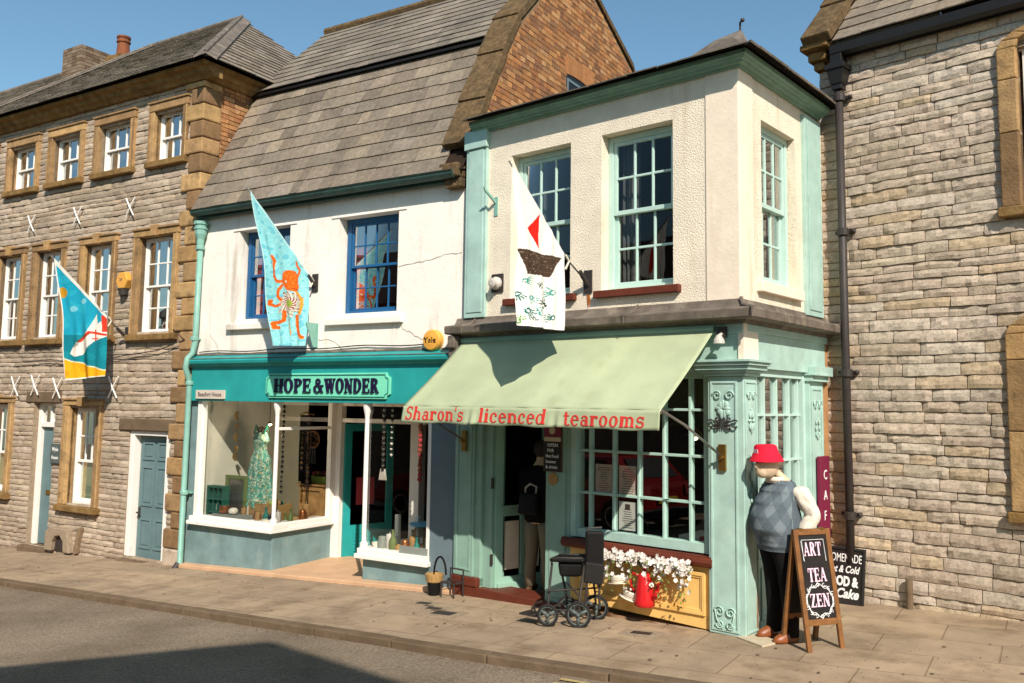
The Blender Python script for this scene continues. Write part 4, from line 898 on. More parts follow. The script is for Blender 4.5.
for k in range(9):
    q = radians(-60+k*37.5) if False else 2*pi*k/9; L = .075 if k % 2 else .06
    orn.ball((-.15+L*.6*sin(q), .06, 2.04+L*.75*cos(q)), (.014+.022*abs(sin(q)), .01, .014+.03*abs(cos(q))), 8, 6)
orn.build('plaster_ornament', 'mint', po, smooth=True)
orn = MB(SD)
for f in (-1, 1): curl(orn, (.092+f*.05, 2.17), .04, 1.0, flip=f)
for k in range(8):
    q = 2*pi*k/8; orn.ball((.092+.038*sin(q), .06, 1.94+.075*cos(q)), (.012+.016*abs(sin(q)), .01, .014+.03*abs(cos(q))), 8, 6)
for k in range(14): orn.ball((.10+.03*sin(k*1.3), .058, 1.1+k*.04), (.02, .006, .03), 6, 5)
orn.build('plaster_ornament', 'mint', po, smooth=True)
orn = MB()
for f in (-1, 1):
    for v in (-1, 1):
        orn.tube([(-.15+f*.02, .075, 1.91+v*.008), (-.15+f*.07, .075, 1.91+v*.014), (-.15+f*.12, .075, 1.91+v*.035), (-.15+f*.145, .075, 1.91+v*.025)], .008, 6)
        curl(orn, (-.15+f*.055, 1.91+v*.036), .022, 1, flip=f, vs=v, w_=.07, th=.006)
for k in range(5): orn.tube([(-.19+.02*k, .066, 1.86), (-.19+.02*k, .066, 1.96)], .005, 5)
orn.build('ironwork', 'black_iron', po)
dk = MB(); dk.box(.055, .075, -.20, .0, .02, .50); dk.build('worn_patch', 'plinth', po) if False else None
rs = MB(); P = [(-1.735, 3.22), (-1.70, 3.225), (-1.69, 3.17), (-1.698, 3.10), (-1.705, 3.085), (-1.715, 3.14), (-1.722, 3.08), (-1.73, 3.16)]
rs.ext(P, .002, .006, 'w'); rs.build('rust_streak', 'rust', tea)
rt = MB(SD); rt.ext([(.17, .05), (.235, .05), (.235, .40), (.215, .46), (.20, .36), (.185, .42), (.172, .30)], .040, .0525, 'w'); rt.build('rotten_patch', 'plinth', po)
# left pilaster, door frame, post
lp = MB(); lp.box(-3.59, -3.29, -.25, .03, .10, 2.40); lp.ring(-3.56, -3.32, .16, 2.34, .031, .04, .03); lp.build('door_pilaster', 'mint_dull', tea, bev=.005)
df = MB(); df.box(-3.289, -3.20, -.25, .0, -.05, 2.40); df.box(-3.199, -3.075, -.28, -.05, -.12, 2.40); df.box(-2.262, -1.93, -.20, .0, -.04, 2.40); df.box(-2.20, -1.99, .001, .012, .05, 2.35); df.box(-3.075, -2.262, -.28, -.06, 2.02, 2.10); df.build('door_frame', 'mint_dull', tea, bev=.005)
th2 = radians(78); hx2, hy2 = -3.05, .09
DX = lambda p: (hx2+cos(th2)*p[0]+sin(th2)*p[1], -(hy2+sin(th2)*p[0]-cos(th2)*p[1]), p[2])
d = MB(DX); d.ring(0, .80, -.10, 2.0, -.04, 0, .11, .20, .10); d.box(.111, .689, -.038, -.002, .78, .90); d.box(.37, .43, -.038, -.002, .101, .779); d.box(.03, .77, .001, .03, -.06, .04)
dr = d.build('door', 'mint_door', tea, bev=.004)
pn = MB(DX); pn.box(.15, .345, -.03, -.008, .18, .72); pn.box(.455, .65, -.03, -.008, .18, .72); pn.build('lower_panel', 'cream_smooth', dr)
pn = MB(DX); pn.quad((.11, -.02, .9), (.69, -.02, .9), (.69, -.02, 1.9), (.11, -.02, 1.9)); pn.build('pane', 'glass', dr)
hg = MB(); 
for z in (.25, 1.1, 1.85): hg.box(-3.078, -3.055, -.06, -.035, z, z+.12)
hg.build('hinge', 'black_iron', dr)
ts = MB(); ts.box(-3.60, -1.93, -.3, .05, -.3, -.005); ts.box(-3.59, -3.2, -.2, .06, -.004, .099); ts.build('threshold', 'red_brown', tea, bev=.01)
# big shop window
wn = MB(); w0, w1 = -.12, -.05
wn.box(-1.929, -1.868, -.16, .0, .70, 2.40); wn.box(-.372, -.312, -.16, .0, .70, 2.40) ; wn.box(-1.867, -.373, -.14, -.03, 2.33, 2.40); wn.box(-1.867, -.373, -.14, -.02, .70, .79)
for u in (-1.722, -1.429, -1.131, -.845, -.556): wn.box(u-.0125, u+.0125, w0, w1, .79, 2.33)
for z in (1.155, 1.59, 2.03): wn.box(-1.867, -.373, w0+.002, w1-.004, z-.0125, z+.0125)
wn.box(-.41, -.373, w0, w1, .79, 2.33)
wo = wn.build('window', 'mint', tea, bev=.003); wo['label'] = 'wide many paned shop window'
g = MB(); g.quad((-1.87, -.085, .75), (-.37, -.085, .75), (-.37, -.085, 2.36), (-1.87, -.085, 2.36)); g.build('pane', 'glass_tea', wo, recalc=False)
s_ = MB(); s_.tube([(-2.0, .03, .645), (-.275, .03, .63)], .05, 10); s_.box(-1.93, -.29, -.15, .05, .60, .685); s_.build('sill', 'red_brown', wo)
yp = MB(); yp.hexa([(-1.93, -.2, -.02), (-.314, -.2, .0), (-.314, .0, .02), (-1.93, .0, .07), (-1.93, -.2, .60), (-.314, -.2, .60), (-.314, .0, .60), (-1.93, .0, .60)])
yp.ring(-1.88, -.37, .14, .53, .001, .022, .035); yp.ring(-1.845, -.405, .175, .495, .001, .012, .02)
yp.build('panel', 'yellow_panel', tea, bev=.004)
pb = MB(); pb.xf = None
pb.grid(lambda s, t: (-1.95+1.65*s, .03+.035*noise.noise((s*9, t*3, 1))*(1-t), -.08+.03*s+(.09-.05*s)*t+.02*noise.noise((s*14, 5, 2))), 40, 3); pb.build('plinth', 'plinth', tea)
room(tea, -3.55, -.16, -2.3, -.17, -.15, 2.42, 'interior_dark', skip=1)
# side window of the shop
wn = MB(SD); wn.box(.30, .35, -.16, .0, .66, 2.43); wn.box(1.44, 1.50, -.16, .0, .66, 2.43); wn.box(.351, 1.439, -.14, -.01, .66, .74); wn.box(.351, 1.439, -.14, -.01, 2.36, 2.43)
for u in (.57, .86, 1.16, 1.38): wn.box(u-.012, u+.012, -.09, -.03, .741, 2.359)
for z in (1.05, 1.54, 1.99): wn.box(.351, 1.439, -.098, -.034, z-.012, z+.012)
wo = wn.build('window', 'sash_mint', tea, bev=.003); wo['label'] = 'tall side window with narrow panes'
g = MB(SD); g.quad((.35, -.065, .7), (1.44, -.065, .7), (1.44, -.065, 2.4), (.35, -.065, 2.4)); g.build('pane', 'glass', wo, recalc=False)
lw = MB(SD); lw.box(.20, 1.50, -.2, .02, .0, .66); lw.box(.24, .299, -.2, .02, .661, 2.43); lw.ring(.32, 1.45, .10, .58, .021, .035, .04); lw.build('side_riser', 'mint', tea, bev=.005)
lp = MB(SD); lp.box(1.501, 1.88, -.2, .045, .02, 2.34); lp.ring(1.54, 1.84, .10, 2.28, .046, .055, .03); lp.box(1.48, 1.93, -.2, .09, 2.341, 2.40); lp.box(1.46, 1.95, -.2, .13, 2.401, 2.425); lp.build('pilaster', 'mint', tea, bev=.005)
orn = MB(SD)
for f in (-1, 1): curl(orn, (1.69+f*.06, 2.10), .05, 1, flip=f)
for k in range(8): orn.ball((1.69+.05*sin(k*.785), .057, 1.85+.09*cos(k*.785)), (.02, .008, .028), 6, 5)
orn.build('plaster_ornament', 'mint', tea, smooth=True)
bp_ = MB(SD); bp_.box(1.881, 2.06, -.2, .03, .02, 2.83); bp_.build('end_post', 'wood_raw', tea)

# ================================================================== RIGHT STONE HOUSE (frame R)
right_house = thing('stone_house', 'tall pale stone house with arched amber window surrounds and black gutter at the right edge', 'house', FR, (2.5, 0, .05))
RW = [(1.99, 2.95, 4.02, 5.60), (1.97, 2.93, 1.12, 2.80)]
RX = 6.0
hol = [(h[0]-.16, h[1]+.16, h[2]-.1, h[3]+.10) for h in RW]
mb = MB(); wall(mb, .01, RX, -.3, 6.12, RW, -.018, .16)
for x in (.01, RX): mb.quad((x, -.018, -.3), (x, -6, -.3), (x, -6, 6.1), (x, -.018, 6.1))
mb.quad((0.01, -6, -.3), (RX, -6, -.3), (RX, -6, 6.1), (.01, -6, 6.1)); mb.add([(.01, -.018, 6.1), (.01, -6, 6.1), (.01, -3, 9.4)], [(0, 1, 2)])
wl = mb.build('wall', 'mortar', right_house, recalc=False)
mb = MB(); stones(mb, .0, RX, -.1, 6.12, hol, .108, .42, STONE_R, prot=.016, rough=.015, hj=.26, wav=.018, res=.055, gap=.009, jk=.05)
mb.build('stone_facing', 'stone', wl)
mb = MB(lambda p: (.01-p[1], -p[0], p[2])); stones(mb, .02, 2.0, 4.0, 6.1, [], .12, .36, STONE_R, prot=.03, rough=.014, res=.12); mb.build('stone_facing', 'stone', wl)
for h in RW:
    wv = sash(right_house, h[0]+.03, h[1]-.03, h[2]+.02, h[3]-.02, -.07, 4, 'white_paint', rows=(2, 2), fr=.05, st=.04, bar=.025)
    m_ = MB(); a, b_, c_, d = h; t = .17; cx = (a+b_)/2
    for (x0, x1) in ((a-t, a), (b_, b_+t)):
        z = c_
        while z < d-.02:
            hh = min(random.uniform(.45, .8), d-z); hh = d-z if d-z-hh < .2 else hh
            m_.box(x0, x1, -.12, .05, z+.003, z+hh-.003, jit(random.choice(HAM), .1)); z += hh
    N = 9; Ri = (b_-a)/2
    def arch(k, o): 
        q = pi*k/N; return (cx-(Ri+o)*cos(q), d-.01+(.17 if not o else .19+o*.35)*sin(q)*1.0+(0 if not o else 0))
    for k in range(N):
        i0, i1, o0, o1 = arch(k, 0), arch(k+1, 0), arch(k, t), arch(k+1, t)
        i0 = (i0[0], d+.14*sin(pi*k/N)**.7 if 0 < k < N else d); i1 = (i1[0], d+.14*sin(pi*(k+1)/N)**.7 if 0 < k+1 < N else d)
        m_.ext([i0, i1, o1, o0], -.12, .055, 'w', jit(random.choice(HAM), .1))
    m_.build('surround', 'ham_stone', wv, bev=.012)
    bk = MB(); bk.box(a, b_, -.12, -.075, d-.02, d+.15); bk.build('head_board', 'white_paint', wv)
    sm = MB(); sm.box(a-t-.03, b_+t+.03, -.12, .09, c_-.10, c_-.001); sm.build('sill', 'ham_dark', wv, bev=.012)
    cu = MB(); folds(cu, a+.05, b_-.05, -.22, c_, d, n=9); cu.build('curtain', 'curtain', wv)
room(right_house, .2, RX-.2, -2.6, -.17, .1, 6.0, 'interior_dark')
rf = MB(); e0, e1, r0, r1 = (.0, .17, 6.09), (RX+.1, .17, 6.09), (.0, -3, 9.45), (RX+.1, -3, 9.45)
rf.quad(e0, e1, r1, r0); rf.quad((0, -6.1, 6.1), (RX+.1, -6.1, 6.1), r1, r0); ro = rf.build('roof', 'interior', right_house)
sl = MB(); slates(sl, (.24, .17, 6.09), e1, (.24, -3, 9.45), r1, 19, .32, SLATE_H, th=.014, tilt=.016, jk=.16); sl.build('slates', 'slate', ro)
cp = MB(); dv = (Vector(r0)-Vector(e0)); L = dv.length; dv.normalize(); nn = Vector((0, -dv.z, dv.y)) if False else Vector((0, dv.z, -dv.y))
for k in range(6):
    s0, s1 = L*k/6-.05, L*(k+1)/6-.02
    P = [Vector((x, .17, 6.12))+dv*s+nn*h for h in (.0, .12) for (x, s) in ((-.08, s0), (.25, s0), (.25, s1), (-.08, s1))]
    P = [q+nn*(.03 if i in (0, 1, 4, 5) else 0) for i, q in enumerate(P)]; cp.hexa(P)
cp.build('coping', 'lichen', ro, bev=.015)
kn = MB(); kn.box(-.12, .20, -.3, .24, 6.06, 6.13); kn.box(-.07, .14, -.3, .14, 5.95, 6.06); kn.box(-.03, .10, -.3, .08, 5.86, 5.95); kn.build('kneeler', 'ham_dark', ro, bev=.02)
gt = MB(); gt.ext([(.04, 6.055), (.04, 5.99), (.07, 5.95), (.13, 5.94), (.17, 5.97), (.18, 6.06)], .20, RX, 'u'); gt.box(.15, RX, .02, .05, 5.94, 6.06); gt.build('gutter', 'black_paint', right_house)

# ================================================================== HOUSES ACROSS THE STREET (they cast the road shadow and show in the glass)
op = thing('gabled_house', 'gabled rendered house across the street whose shadow falls on the road', 'house', FH, (7, 10.3, 0))
mb = MB(); gpl = [(2.0, -.5), (12.8, -.5), (12.8, 6.7), (6.95, 8.50), (2.0, 5.30)]
mb.ext(gpl, 10.3, 18, 'w'); mb.build('wall', 'opp_render', op)
rf = MB(); rf.ext([(1.75, 5.13), (6.95, 8.47), (13.0, 6.57), (13.0, 6.67), (6.95, 8.59), (1.75, 5.23)], 10.25, 18, 'w'); rf.build('roof', 'roof_tile', op)
for (u, z) in ((9.6, 1.0), (11.2, 1.0), (10.2, 3.6)):
    f = MB(lambda p: (p[0], 10.29-p[1], p[2])); f.ring(u, u+1, z, z+1.4, 0, .03, .07); f.box(u+.47, u+.53, 0, .03, z+.07, z+1.33); fo = f.build('window', 'white_paint', op)
    g = MB(lambda p: (p[0], 10.28-p[1], p[2])); g.quad((u+.07, 0, z+.07), (u+.93, 0, z+.07), (u+.93, 0, z+1.33), (u+.07, 0, z+1.33)); g.build('pane', 'interior_dark', fo)
op = thing('terrace_house', 'long low rendered terrace across the street under a dark tiled roof', 'house', FH, (-10, 10.3, -.4))
mb = MB(); mb.box(-20, -2.5, 10.3, 17, -1, 4.9); mb.build('wall', 'opp_render', op)
rf = MB(); rf.ext([(10.0, 4.85), (17.3, 4.85), (13.6, 7.1)], -20.2, -2.3, 'u'); rf.build('roof', 'roof_tile', op)

# car parked on the far side of the road, seen as a reflection in the tearoom window
zc = gz(-4.4, 6.9, -.06)
car = thing('parked_car', 'dark red hatchback parked across the street, glimpsed as a reflection in the tearoom window', 'car', FH, (-4.6, 6.9, zc))
pf = [(-6.5, .28), (-6.55, .60), (-6.3, .82), (-5.5, .95), (-4.75, 1.40), (-3.3, 1.45), (-2.78, 1.02), (-2.62, .95), (-2.58, .35), (-2.7, .26)]
b = MB(); b.ext([(x, zc+y) for x, y in pf], 6.1, 7.7, 'w'); b.build('body', 'car_red', car, bev=.08)
g = MB(); g.ext([(x, zc+y) for x, y in [(-5.35, .98), (-4.72, 1.33), (-3.45, 1.37), (-3.25, .98)]], 6.085, 7.715, 'w'); g.build('side_window', 'black_paint', car)
g = MB(); g.hexa([(-2.80, 6.3, zc+1.06), (-2.80, 7.5, zc+1.06), (-2.85, 7.5, zc+1.06), (-2.85, 6.3, zc+1.06), (-3.18, 6.35, zc+1.40), (-3.18, 7.45, zc+1.40), (-3.26, 7.45, zc+1.40), (-3.26, 6.35, zc+1.40)]); g.build('rear_window', 'black_paint', car)
for w_ in (6.16, 7.44): g = MB(); g.box(-2.66, -2.565, w_, w_+.2, zc+.72, zc+.92); g.build('tail_light', 'curtain_red', car)
g = MB(); g.box(-2.60, -2.555, 6.62, 7.18, zc+.58, zc+.70); g.build('number_plate', 'plate_yellow', car)
g = MB(); g.box(-2.72, -2.54, 6.08, 7.72, zc+.30, zc+.50); g.build('bumper', 'black_paint', car, bev=.03)
for u in (-5.75, -3.25):
    for w_ in (6.16, 7.64):
        g = MB(); g.lathe([(.20, -.09), (.30, -.09), (.31, -.05), (.31, .05), (.30, .09), (.20, .09)], u, zc+.31, 22, ax='w', c0=w_); wh = g.build('wheel', 'rubber', car)
        g = MB(); g.lathe([(.04, -.07), (.20, -.095), (.20, .095), (.04, .07)], u, zc+.31, 16, ax='w', c0=w_); g.build('rim', 'steel', wh)

# ================================================================== THINGS ON THE FACADES
def single(mb, name, mat, label, cat, F, base, group=None, **k):
    return tag(mb.build(name, mat, F=F, base=base, **k), label, cat, group)
# rain pipes
t = thing('rain_pipe', 'mint green rainwater pipe with hopper head between the stone house and white shop', 'drainpipe', FH, (-4.75, .1, -.35))
p = MB(); p.tube([(-4.705, .09, 4.40), (-4.72, .09, 2.92), (-4.75, .10, 2.74), (-4.77, .17, 2.66), (-4.775, .19, 2.52), (-4.785, .13, 2.40), (-4.79, .10, 2.30), (-4.80, .10, -.28), (-4.80, .16, -.34)], .042, 12); p.build('pipe', 'pipe_mint', t, smooth=True)
p = MB(); p.lathe([(.05, 4.30), (.055, 4.38), (.055, 4.42), (.085, 4.50), (.088, 4.57), (.10, 4.572), (.10, 4.60), (.09, 4.602), (.09, 4.64), (.108, 4.645), (.108, 4.69), (.09, 4.69)], -4.70, .10, 10); p.build('hopper', 'pipe_mint', t)
for z in (4.30, 2.95, 2.30, .72): 
    p = MB(); p.lathe([(.055, z-.03), (.06, z-.02), (.06, z+.02), (.055, z+.03)], -4.70-.021*(4.4-z) if z > 2.5 else -4.79, .095, 12); p.box(-4.86, -4.70, .0, .05, z-.012, z+.012); p.build('collar', 'pipe_mint', t)
p = MB(); p.tube([(-4.80, .13, -.29), (-4.80, .20, -.37)], .05, 10); p.build('shoe', 'black_iron', t)
t = thing('rain_pipe', 'black iron rainwater pipe with box hopper on the pale stone house', 'drainpipe', FR, (.28, .1, .1))
p = MB(); p.tube([(.265, .10, 5.55), (.285, .10, .12)], .043, 12); p.build('pipe', 'black_iron', t, smooth=True)
p = MB(); p.hexa([(.20, .02, 5.62), (.33, .02, 5.62), (.33, .17, 5.62), (.20, .17, 5.62), (.17, .01, 5.78), (.36, .01, 5.78), (.36, .20, 5.78), (.17, .20, 5.78)]); p.box(.155, .375, .005, .215, 5.781, 5.84); p.box(.21, .32, .03, .16, 5.56, 5.619); p.box(.20, .33, .03, .17, 5.84, 5.96); p.build('hopper', 'black_paint', t, bev=.006)
for z in (5.48, 3.98, 2.45, .95):
    p = MB(); p.lathe([(.05, z-.05), (.062, z-.045), (.062, z+.03), (.05, z+.035)], .27+.0037*(5.5-z), .10, 12); p.box(.17, .38, .0, .05, z-.015, z+.02); p.ball((.375, .055, z), .022); p.build('collar', 'black_iron', t)
t = MB(); t.tube([(.85, .05, .36), (.85, .055, .0)], .035, 10); single(t, 'pipe_stub', 'kerb_stone', 'short weathered pipe stub standing against the foot of the pale stone wall', 'pipe', FR, (.85, .05, .05))

# flags: sheets hung from poles that stand out square from the wall
def bez(a, b, t): return a+(b-a)*t
def flag(F, name, label, u0, near_t, tip, near_b, far_b, pole0, painter, bend=.03, ns=56, nt=96, sk=.0):
    t = thing(name, label, 'flag', F, (u0, 0, pole0[1]), 'flags on poles along the facades')
    def P(a, b):
        w_ = bez(bez(near_t[0], tip[0], a), bez(near_b[0], far_b[0], a), b); z = bez(bez(near_t[1], tip[1], a), bez(near_b[1], far_b[1], a), b)
        w_ -= .045*sin(pi*b)*a
        du = bend*1.25*sin(a*9+b*2.5)*b+bend*.7*sin(a*21+1+b*2)*b**.6+.02*sin(a*3+b*11)*a+.012*noise.noise((a*9, b*3, u0))*1.0+sk*b*a
        return (u0+du, w_, z)
    mb = MB(); mb.grid(P, ns, nt, painter); mb.build('flag_cloth', 'cloth', t, smooth=True)
    d = Vector((0, tip[0]-near_t[0], tip[1]-near_t[1])).normalized()
    a = Vector((u0, pole0[0], pole0[1])); b = Vector((u0, tip[0], tip[1]))+d*.05
    pl = MB(); pl.tube([a, Vector((u0-.012, near_t[0]-.01, near_t[1]-.02)), b+Vector((-.012, 0, 0))], .009, 8); pl.build('pole', 'grey_plastic', t, smooth=True)
    br = MB(); br.box(u0-.05, u0+.05, 0, .02, pole0[1]-.13, pole0[1]+.11); br.tube([(u0, .02, pole0[1]-.05), a, a+d*.12], .024, 8); br.build('bracket', 'black_iron', t)
    kn = MB(); kn.tube([(u0, near_t[0]-.02, near_t[1]-.01), (u0+.01, near_t[0]-.07, near_t[1]-.07), (u0, near_t[0]-.02, near_t[1]-.16)], .012, 6); kn.build('tie', 'rope', t)
    return t
def inpoly(x, y, P):
    c = False; n_ = len(P)
    for i in range(n_):
        (x0, y0), (x1, y1) = P[i], P[i-1]
        if (y0 > y) != (y1 > y) and x < (x1-x0)*(y-y0)/(y1-y0)+x0: c = not c
    return c
def dline(x, y, P):
    m_ = 1e9
    for (a, b) in zip(P, P[1:]):
        dx_, dy_ = b[0]-a[0], b[1]-a[1]; L2 = dx_*dx_+dy_*dy_ or 1e-9; t = max(0, min(1, ((x-a[0])*dx_+(y-a[1])*dy_)/L2)); m_ = min(m_, hypot(x-a[0]-t*dx_, y-a[1]-t*dy_))
    return m_
SKY, SEA, SAND, WHT, RED, BRN = A('#22a2bf'), A('#177f8e'), A('#eba91f'), A('#f0e8dc'), A('#d8402a'), A('#4f3a2e')
def pict(h, ox, oy, k):                                            # cloth position -> coordinates of the drawing
    return lambda w_, z: (((h[0]*w_+h[1]*z+h[2])/(h[6]*w_+h[7]*z+1)-ox)*k, ((h[3]*w_+h[4]*z+h[5])/(h[6]*w_+h[7]*z+1)-oy)*k)
def q_of(a, b, nt_, tip, nb, fb):
    w_ = bez(bez(nt_[0], tip[0], a), bez(nb[0], fb[0], a), b)-.045*sin(pi*b)*a; z = bez(bez(nt_[1], tip[1], a), bez(nb[1], fb[1], a), b); return w_, z
A1 = ((.37, 3.33), (1.275, 4.10), (.366, 2.40), (.942, 2.32))
D1_ = pict((-65.8829, 4.5244, 116.57063, -25.9492, -62.004, 532.21057, -.06303, .00706), 50, 255, 5.257)
def paint_bird(a, b):
    x, y = D1_(*q_of(a, b, *A1)); n_ = noise.noise((x*.02, y*.02, 1))
    if a > .978 or b > .99 or b < .045: return WHT
    if hypot(x-68, y-198) < 28: return A('#c8922a')
    if x > 272 and 318 < y < 405: return RED
    if inpoly(x, y, [(115, 520), (125, 480), (150, 445), (200, 400), (245, 312), (250, 360), (275, 345), (300, 370), (300, 425), (230, 455), (170, 525), (135, 535)]):
        if dline(x, y, [(158, 452), (210, 405), (290, 420)]) < 6 or dline(x, y, [(240, 395), (240, 455)]) < 4 or dline(x, y, [(225, 440), (255, 440)]) < 3: return RED
        if dline(x, y, [(150, 452), (205, 412)]) < 9: return A('#6b4a3c')
        if inpoly(x, y, [(122, 490), (128, 470), (152, 452), (150, 475)]): return A('#a8a498')
        return WHT
    e = 545+(x-100)*.30+6*n_
    if y > e+6: return SAND if n_ > -.25 else A('#e09a18')
    if y > e: return A('#d8dcc0')
    if hypot((x-122)/1.5, y-287)+12*n_ < 13 or hypot(x-178, (y-240)/1.2)+12*n_ < 11: return A('#7cc8d6')
    if y > 420: return SEA if n_ > -.2 else A('#1c8b98')
    return SKY if n_ > -.25 else A('#2badc6')
flag(FH, 'flag', 'blue and yellow flag painted with a white seabird, on the left stone house', -6.45, *A1, (.10, 3.08), paint_bird, sk=-.05, ns=100, nt=170)
A2 = ((.12, 3.74), (1.20, 4.66), (.175, 2.79), (.695, 2.76))
D2_ = pict((-77.92904, 5.35165, 305.73562, -30.6938, -73.34092, 559.31896, -.07455, .00835), 260, 250, 6.83)
AQ, AQ2, ORG1, ORG2 = A('#8fd6da'), A('#72c4d0'), A('#e8641e'), A('#eda23c')
arms = [([(150, 215), (105, 215), (85, 180), (88, 120), (100, 75), (85, 42)], 11, 0), ([(245, 200), (265, 165), (272, 135), (250, 110), (245, 85)], 8, 0), ([(140, 240), (115, 275), (115, 320), (140, 345)], 10, 0),
        ([(135, 370), (105, 385), (82, 372), (82, 345)], 9, 0), ([(160, 420), (160, 480), (130, 495), (102, 498), (107, 530), (128, 530)], 12, 0), ([(200, 470), (215, 520), (225, 570), (215, 600)], 9, 1), ([(255, 450), (260, 520), (270, 575), (288, 598)], 11, 0), ([(250, 290), (285, 340), (280, 390), (270, 435)], 10, 1)]
def paint_octopus(a, b):
    x, y = D2_(*q_of(a, b, *A2)); n_ = noise.noise((x*.03, y*.03, 2)); n2 = noise.noise((x*.09, y*.09, 5))
    if hypot((x-203)/58, (y-205)/68) < 1 or hypot(x-235, y-252) < 32:
        if hypot(x-184, y-214) < 9: return A('#f6d8b0')
        if hypot(x-184, y-214) < 14 or dline(x, y, [(225, 262), (255, 272)]) < 4: return A('#b8441a')
        return ORG1 if n2 > -.15 else A('#f0802e')
    dx_, dy_ = x-200, y-365; r = hypot(dx_, dy_); an = atan2(dy_, dx_)
    pet = 84+14*sin(an*11)+8*n2
    for P, wd, k in arms:
        d_ = dline(x, y, P)
        if d_ < wd and r > 62: return (ORG1 if not k else ORG2) if d_ < wd*.72 else (A('#f0a860') if n2 > 0 else A('#b04a1c'))
    if r < 27: return A('#a8c04a') if sin(r*.9+an*6) > -.3 else A('#7f8a3a')
    if r < 46: return A('#9a3040') if sin(an*13+r*.25) > 0 else A('#e8dcc4')
    if r < pet:
        q = sin(an*15+r*.22)
        return A('#e6dccc') if q > .35 else (A('#9a7c78') if q > -.3 else (A('#8a4a44') if n2 > .1 else A('#b8c4b0')))
    if b < .02 or a > .98: return A('#bfe6e4')
    return AQ if n_+.4*n2 > -.08 else (AQ2 if n_ < -.2 else A('#a8dfe0'))
flag(FH, 'flag', 'pale turquoise flag painted with an orange octopus, on the white shop', -2.44, *A2, (.06, 3.66), paint_octopus, ns=110, nt=180)
A3 = ((.43, 3.60), (1.262, 4.34), (.448, 2.81), (1.141, 2.81))
D3_ = pict((-107.19013, 6.86853, 586.73125, -35.39382, -94.12886, 608.09501, -.08535, .01072), 510, 210, 5.457)
hands = [(84, 385, .0, 0, .8), (158, 420, -1.5, 1, .6), (232, 452, 3.3, 0, 1), (60, 455, 1.3, 2, .9), (118, 478, .9, 0, .8), (194, 520, -2.2, 1, 1.1), (96, 550, .7, 2, 1.1), (160, 565, -1.4, 0, .9), (240, 588, 3.2, 2, .9), (58, 606, -1.2, 3, .8), (128, 590, 1.2, 1, .5)]
def paint_boat(a, b):
    x, y = D3_(*q_of(a, b, *A3)); n_ = noise.noise((x*.12, y*.12, 3))
    if inpoly(x, y, [(158, 22), (163, 215), (97, 98), (125, 70)]): return A('#e0281c')
    if inpoly(x, y, [(45, 208), (280, 262), (215, 368), (90, 348)]):
        if n_ > .42: return A('#8a7868')
        return A('#4a382c') if abs((y-.2*x) % 40-20) > 1.5 else A('#66523f')
    for hx_, hy_, ha, k, sc in hands:
        dx_, dy_ = (x-hx_)/sc, (y-hy_)/sc
        if abs(dx_) > 62 or abs(dy_) > 62: continue
        c_, s_ = cos(ha), sin(ha); px_, py_ = dx_*c_+dy_*s_, -dx_*s_+dy_*c_
        col = (A('#3f9c92'), A('#2f4a42'), A('#1f7068'), A('#6a9a4a'))[k]
        if 7 < hypot(px_, py_) < 16 and n_ > -.3: return col
        for f in range(5):
            fa = -.85+f*.42
            if dline(px_, py_, [(19*cos(fa), 19*sin(fa)), (42*cos(fa*.85), 42*sin(fa*.85))]) < 3.2 and n_ > -.25: return col
    return A('#f2ece4')
flag(FT, 'flag', 'white flag painted with a red sail boat and green hand prints, on the tearoom', -1.715, *A3, (.07, 3.37), paint_boat, bend=.025, ns=110, nt=190)

# small fixtures
t = thing('alarm_box', 'hexagonal amber alarm box with a dark lamp beneath, on the stone house', 'alarm box', FH, (-6.53, 0, 3.9))
a = MB(); a.ext([(-6.53+.15*cos(pi/3*k), 3.93+.15*sin(pi/3*k)) for k in range(6)], .0, .11, 'w'); a.build('cover', 'orange_plastic', t, bev=.012)
a = MB(); a.lathe([(.07, 3.70), (.075, 3.78), (.08, 3.80)], -6.53, .06, 12); a.build('lamp', 'black_iron', t)
a = MB(); plain(a, '24', flat(-6.58, .112, 3.92), .07); a.build('lettering', 'grey_plastic', t)
t = thing('alarm_box', 'round amber alarm box lettered in black, on the white shop beside the tearoom', 'alarm box', FH, (-.42, 0, 2.82))
a = MB(); a.lathe([(.13, 0), (.13, .07), (.115, .095), (.05, .105)], -.42, 2.82, 28, ax='w'); a.build('cover', 'orange_plastic', t)
a = MB(); plain(a, 'Yale', flat(-.515, .107, 2.79), .095, width=.18); a.build('lettering', 'black_paint', t)
t = thing('door_bell', 'round grey bell on a dark square plate between mint pilaster and sash window', 'bell', FT, (-2.99, 0, 3.44))
a = MB(); a.box(-3.075, -2.905, 0, .02, 3.34, 3.55); a.build('back_plate', 'black_iron', t)
a = MB(); a.lathe([(.075, .02), (.075, .05), (.055, .075), (.055, .11), (.03, .12)], -2.99, 3.44, 20, ax='w'); a.build('bell', 'bulb_grey', t)
a = MB(); a.box(-3.06, -3.01, 0, .012, 4.24, 4.46) ; a.hexa([(-3.05, .012, 4.38), (-3.03, .012, 4.38), (-3.03, .20, 4.50), (-3.05, .20, 4.50), (-3.05, .012, 4.42), (-3.03, .012, 4.42), (-3.03, .22, 4.54), (-3.05, .22, 4.54)])
single(a, 'wall_bracket', 'pipe_mint', 'small mint bracket on the cream wall, left of the tearoom windows', 'bracket', FT, (-3.03, 0, 4.24))
a = MB(); a.box(-2.42, -2.36, 0, .012, 2.78, 3.10); a.hexa([(-2.40, .01, 2.78), (-2.385, .01, 2.78), (-2.385, .06, 2.78), (-2.40, .06, 2.78), (-2.40, .01, 3.10), (-2.385, .01, 3.10), (-2.385, .20, 3.10), (-2.40, .20, 3.10)])
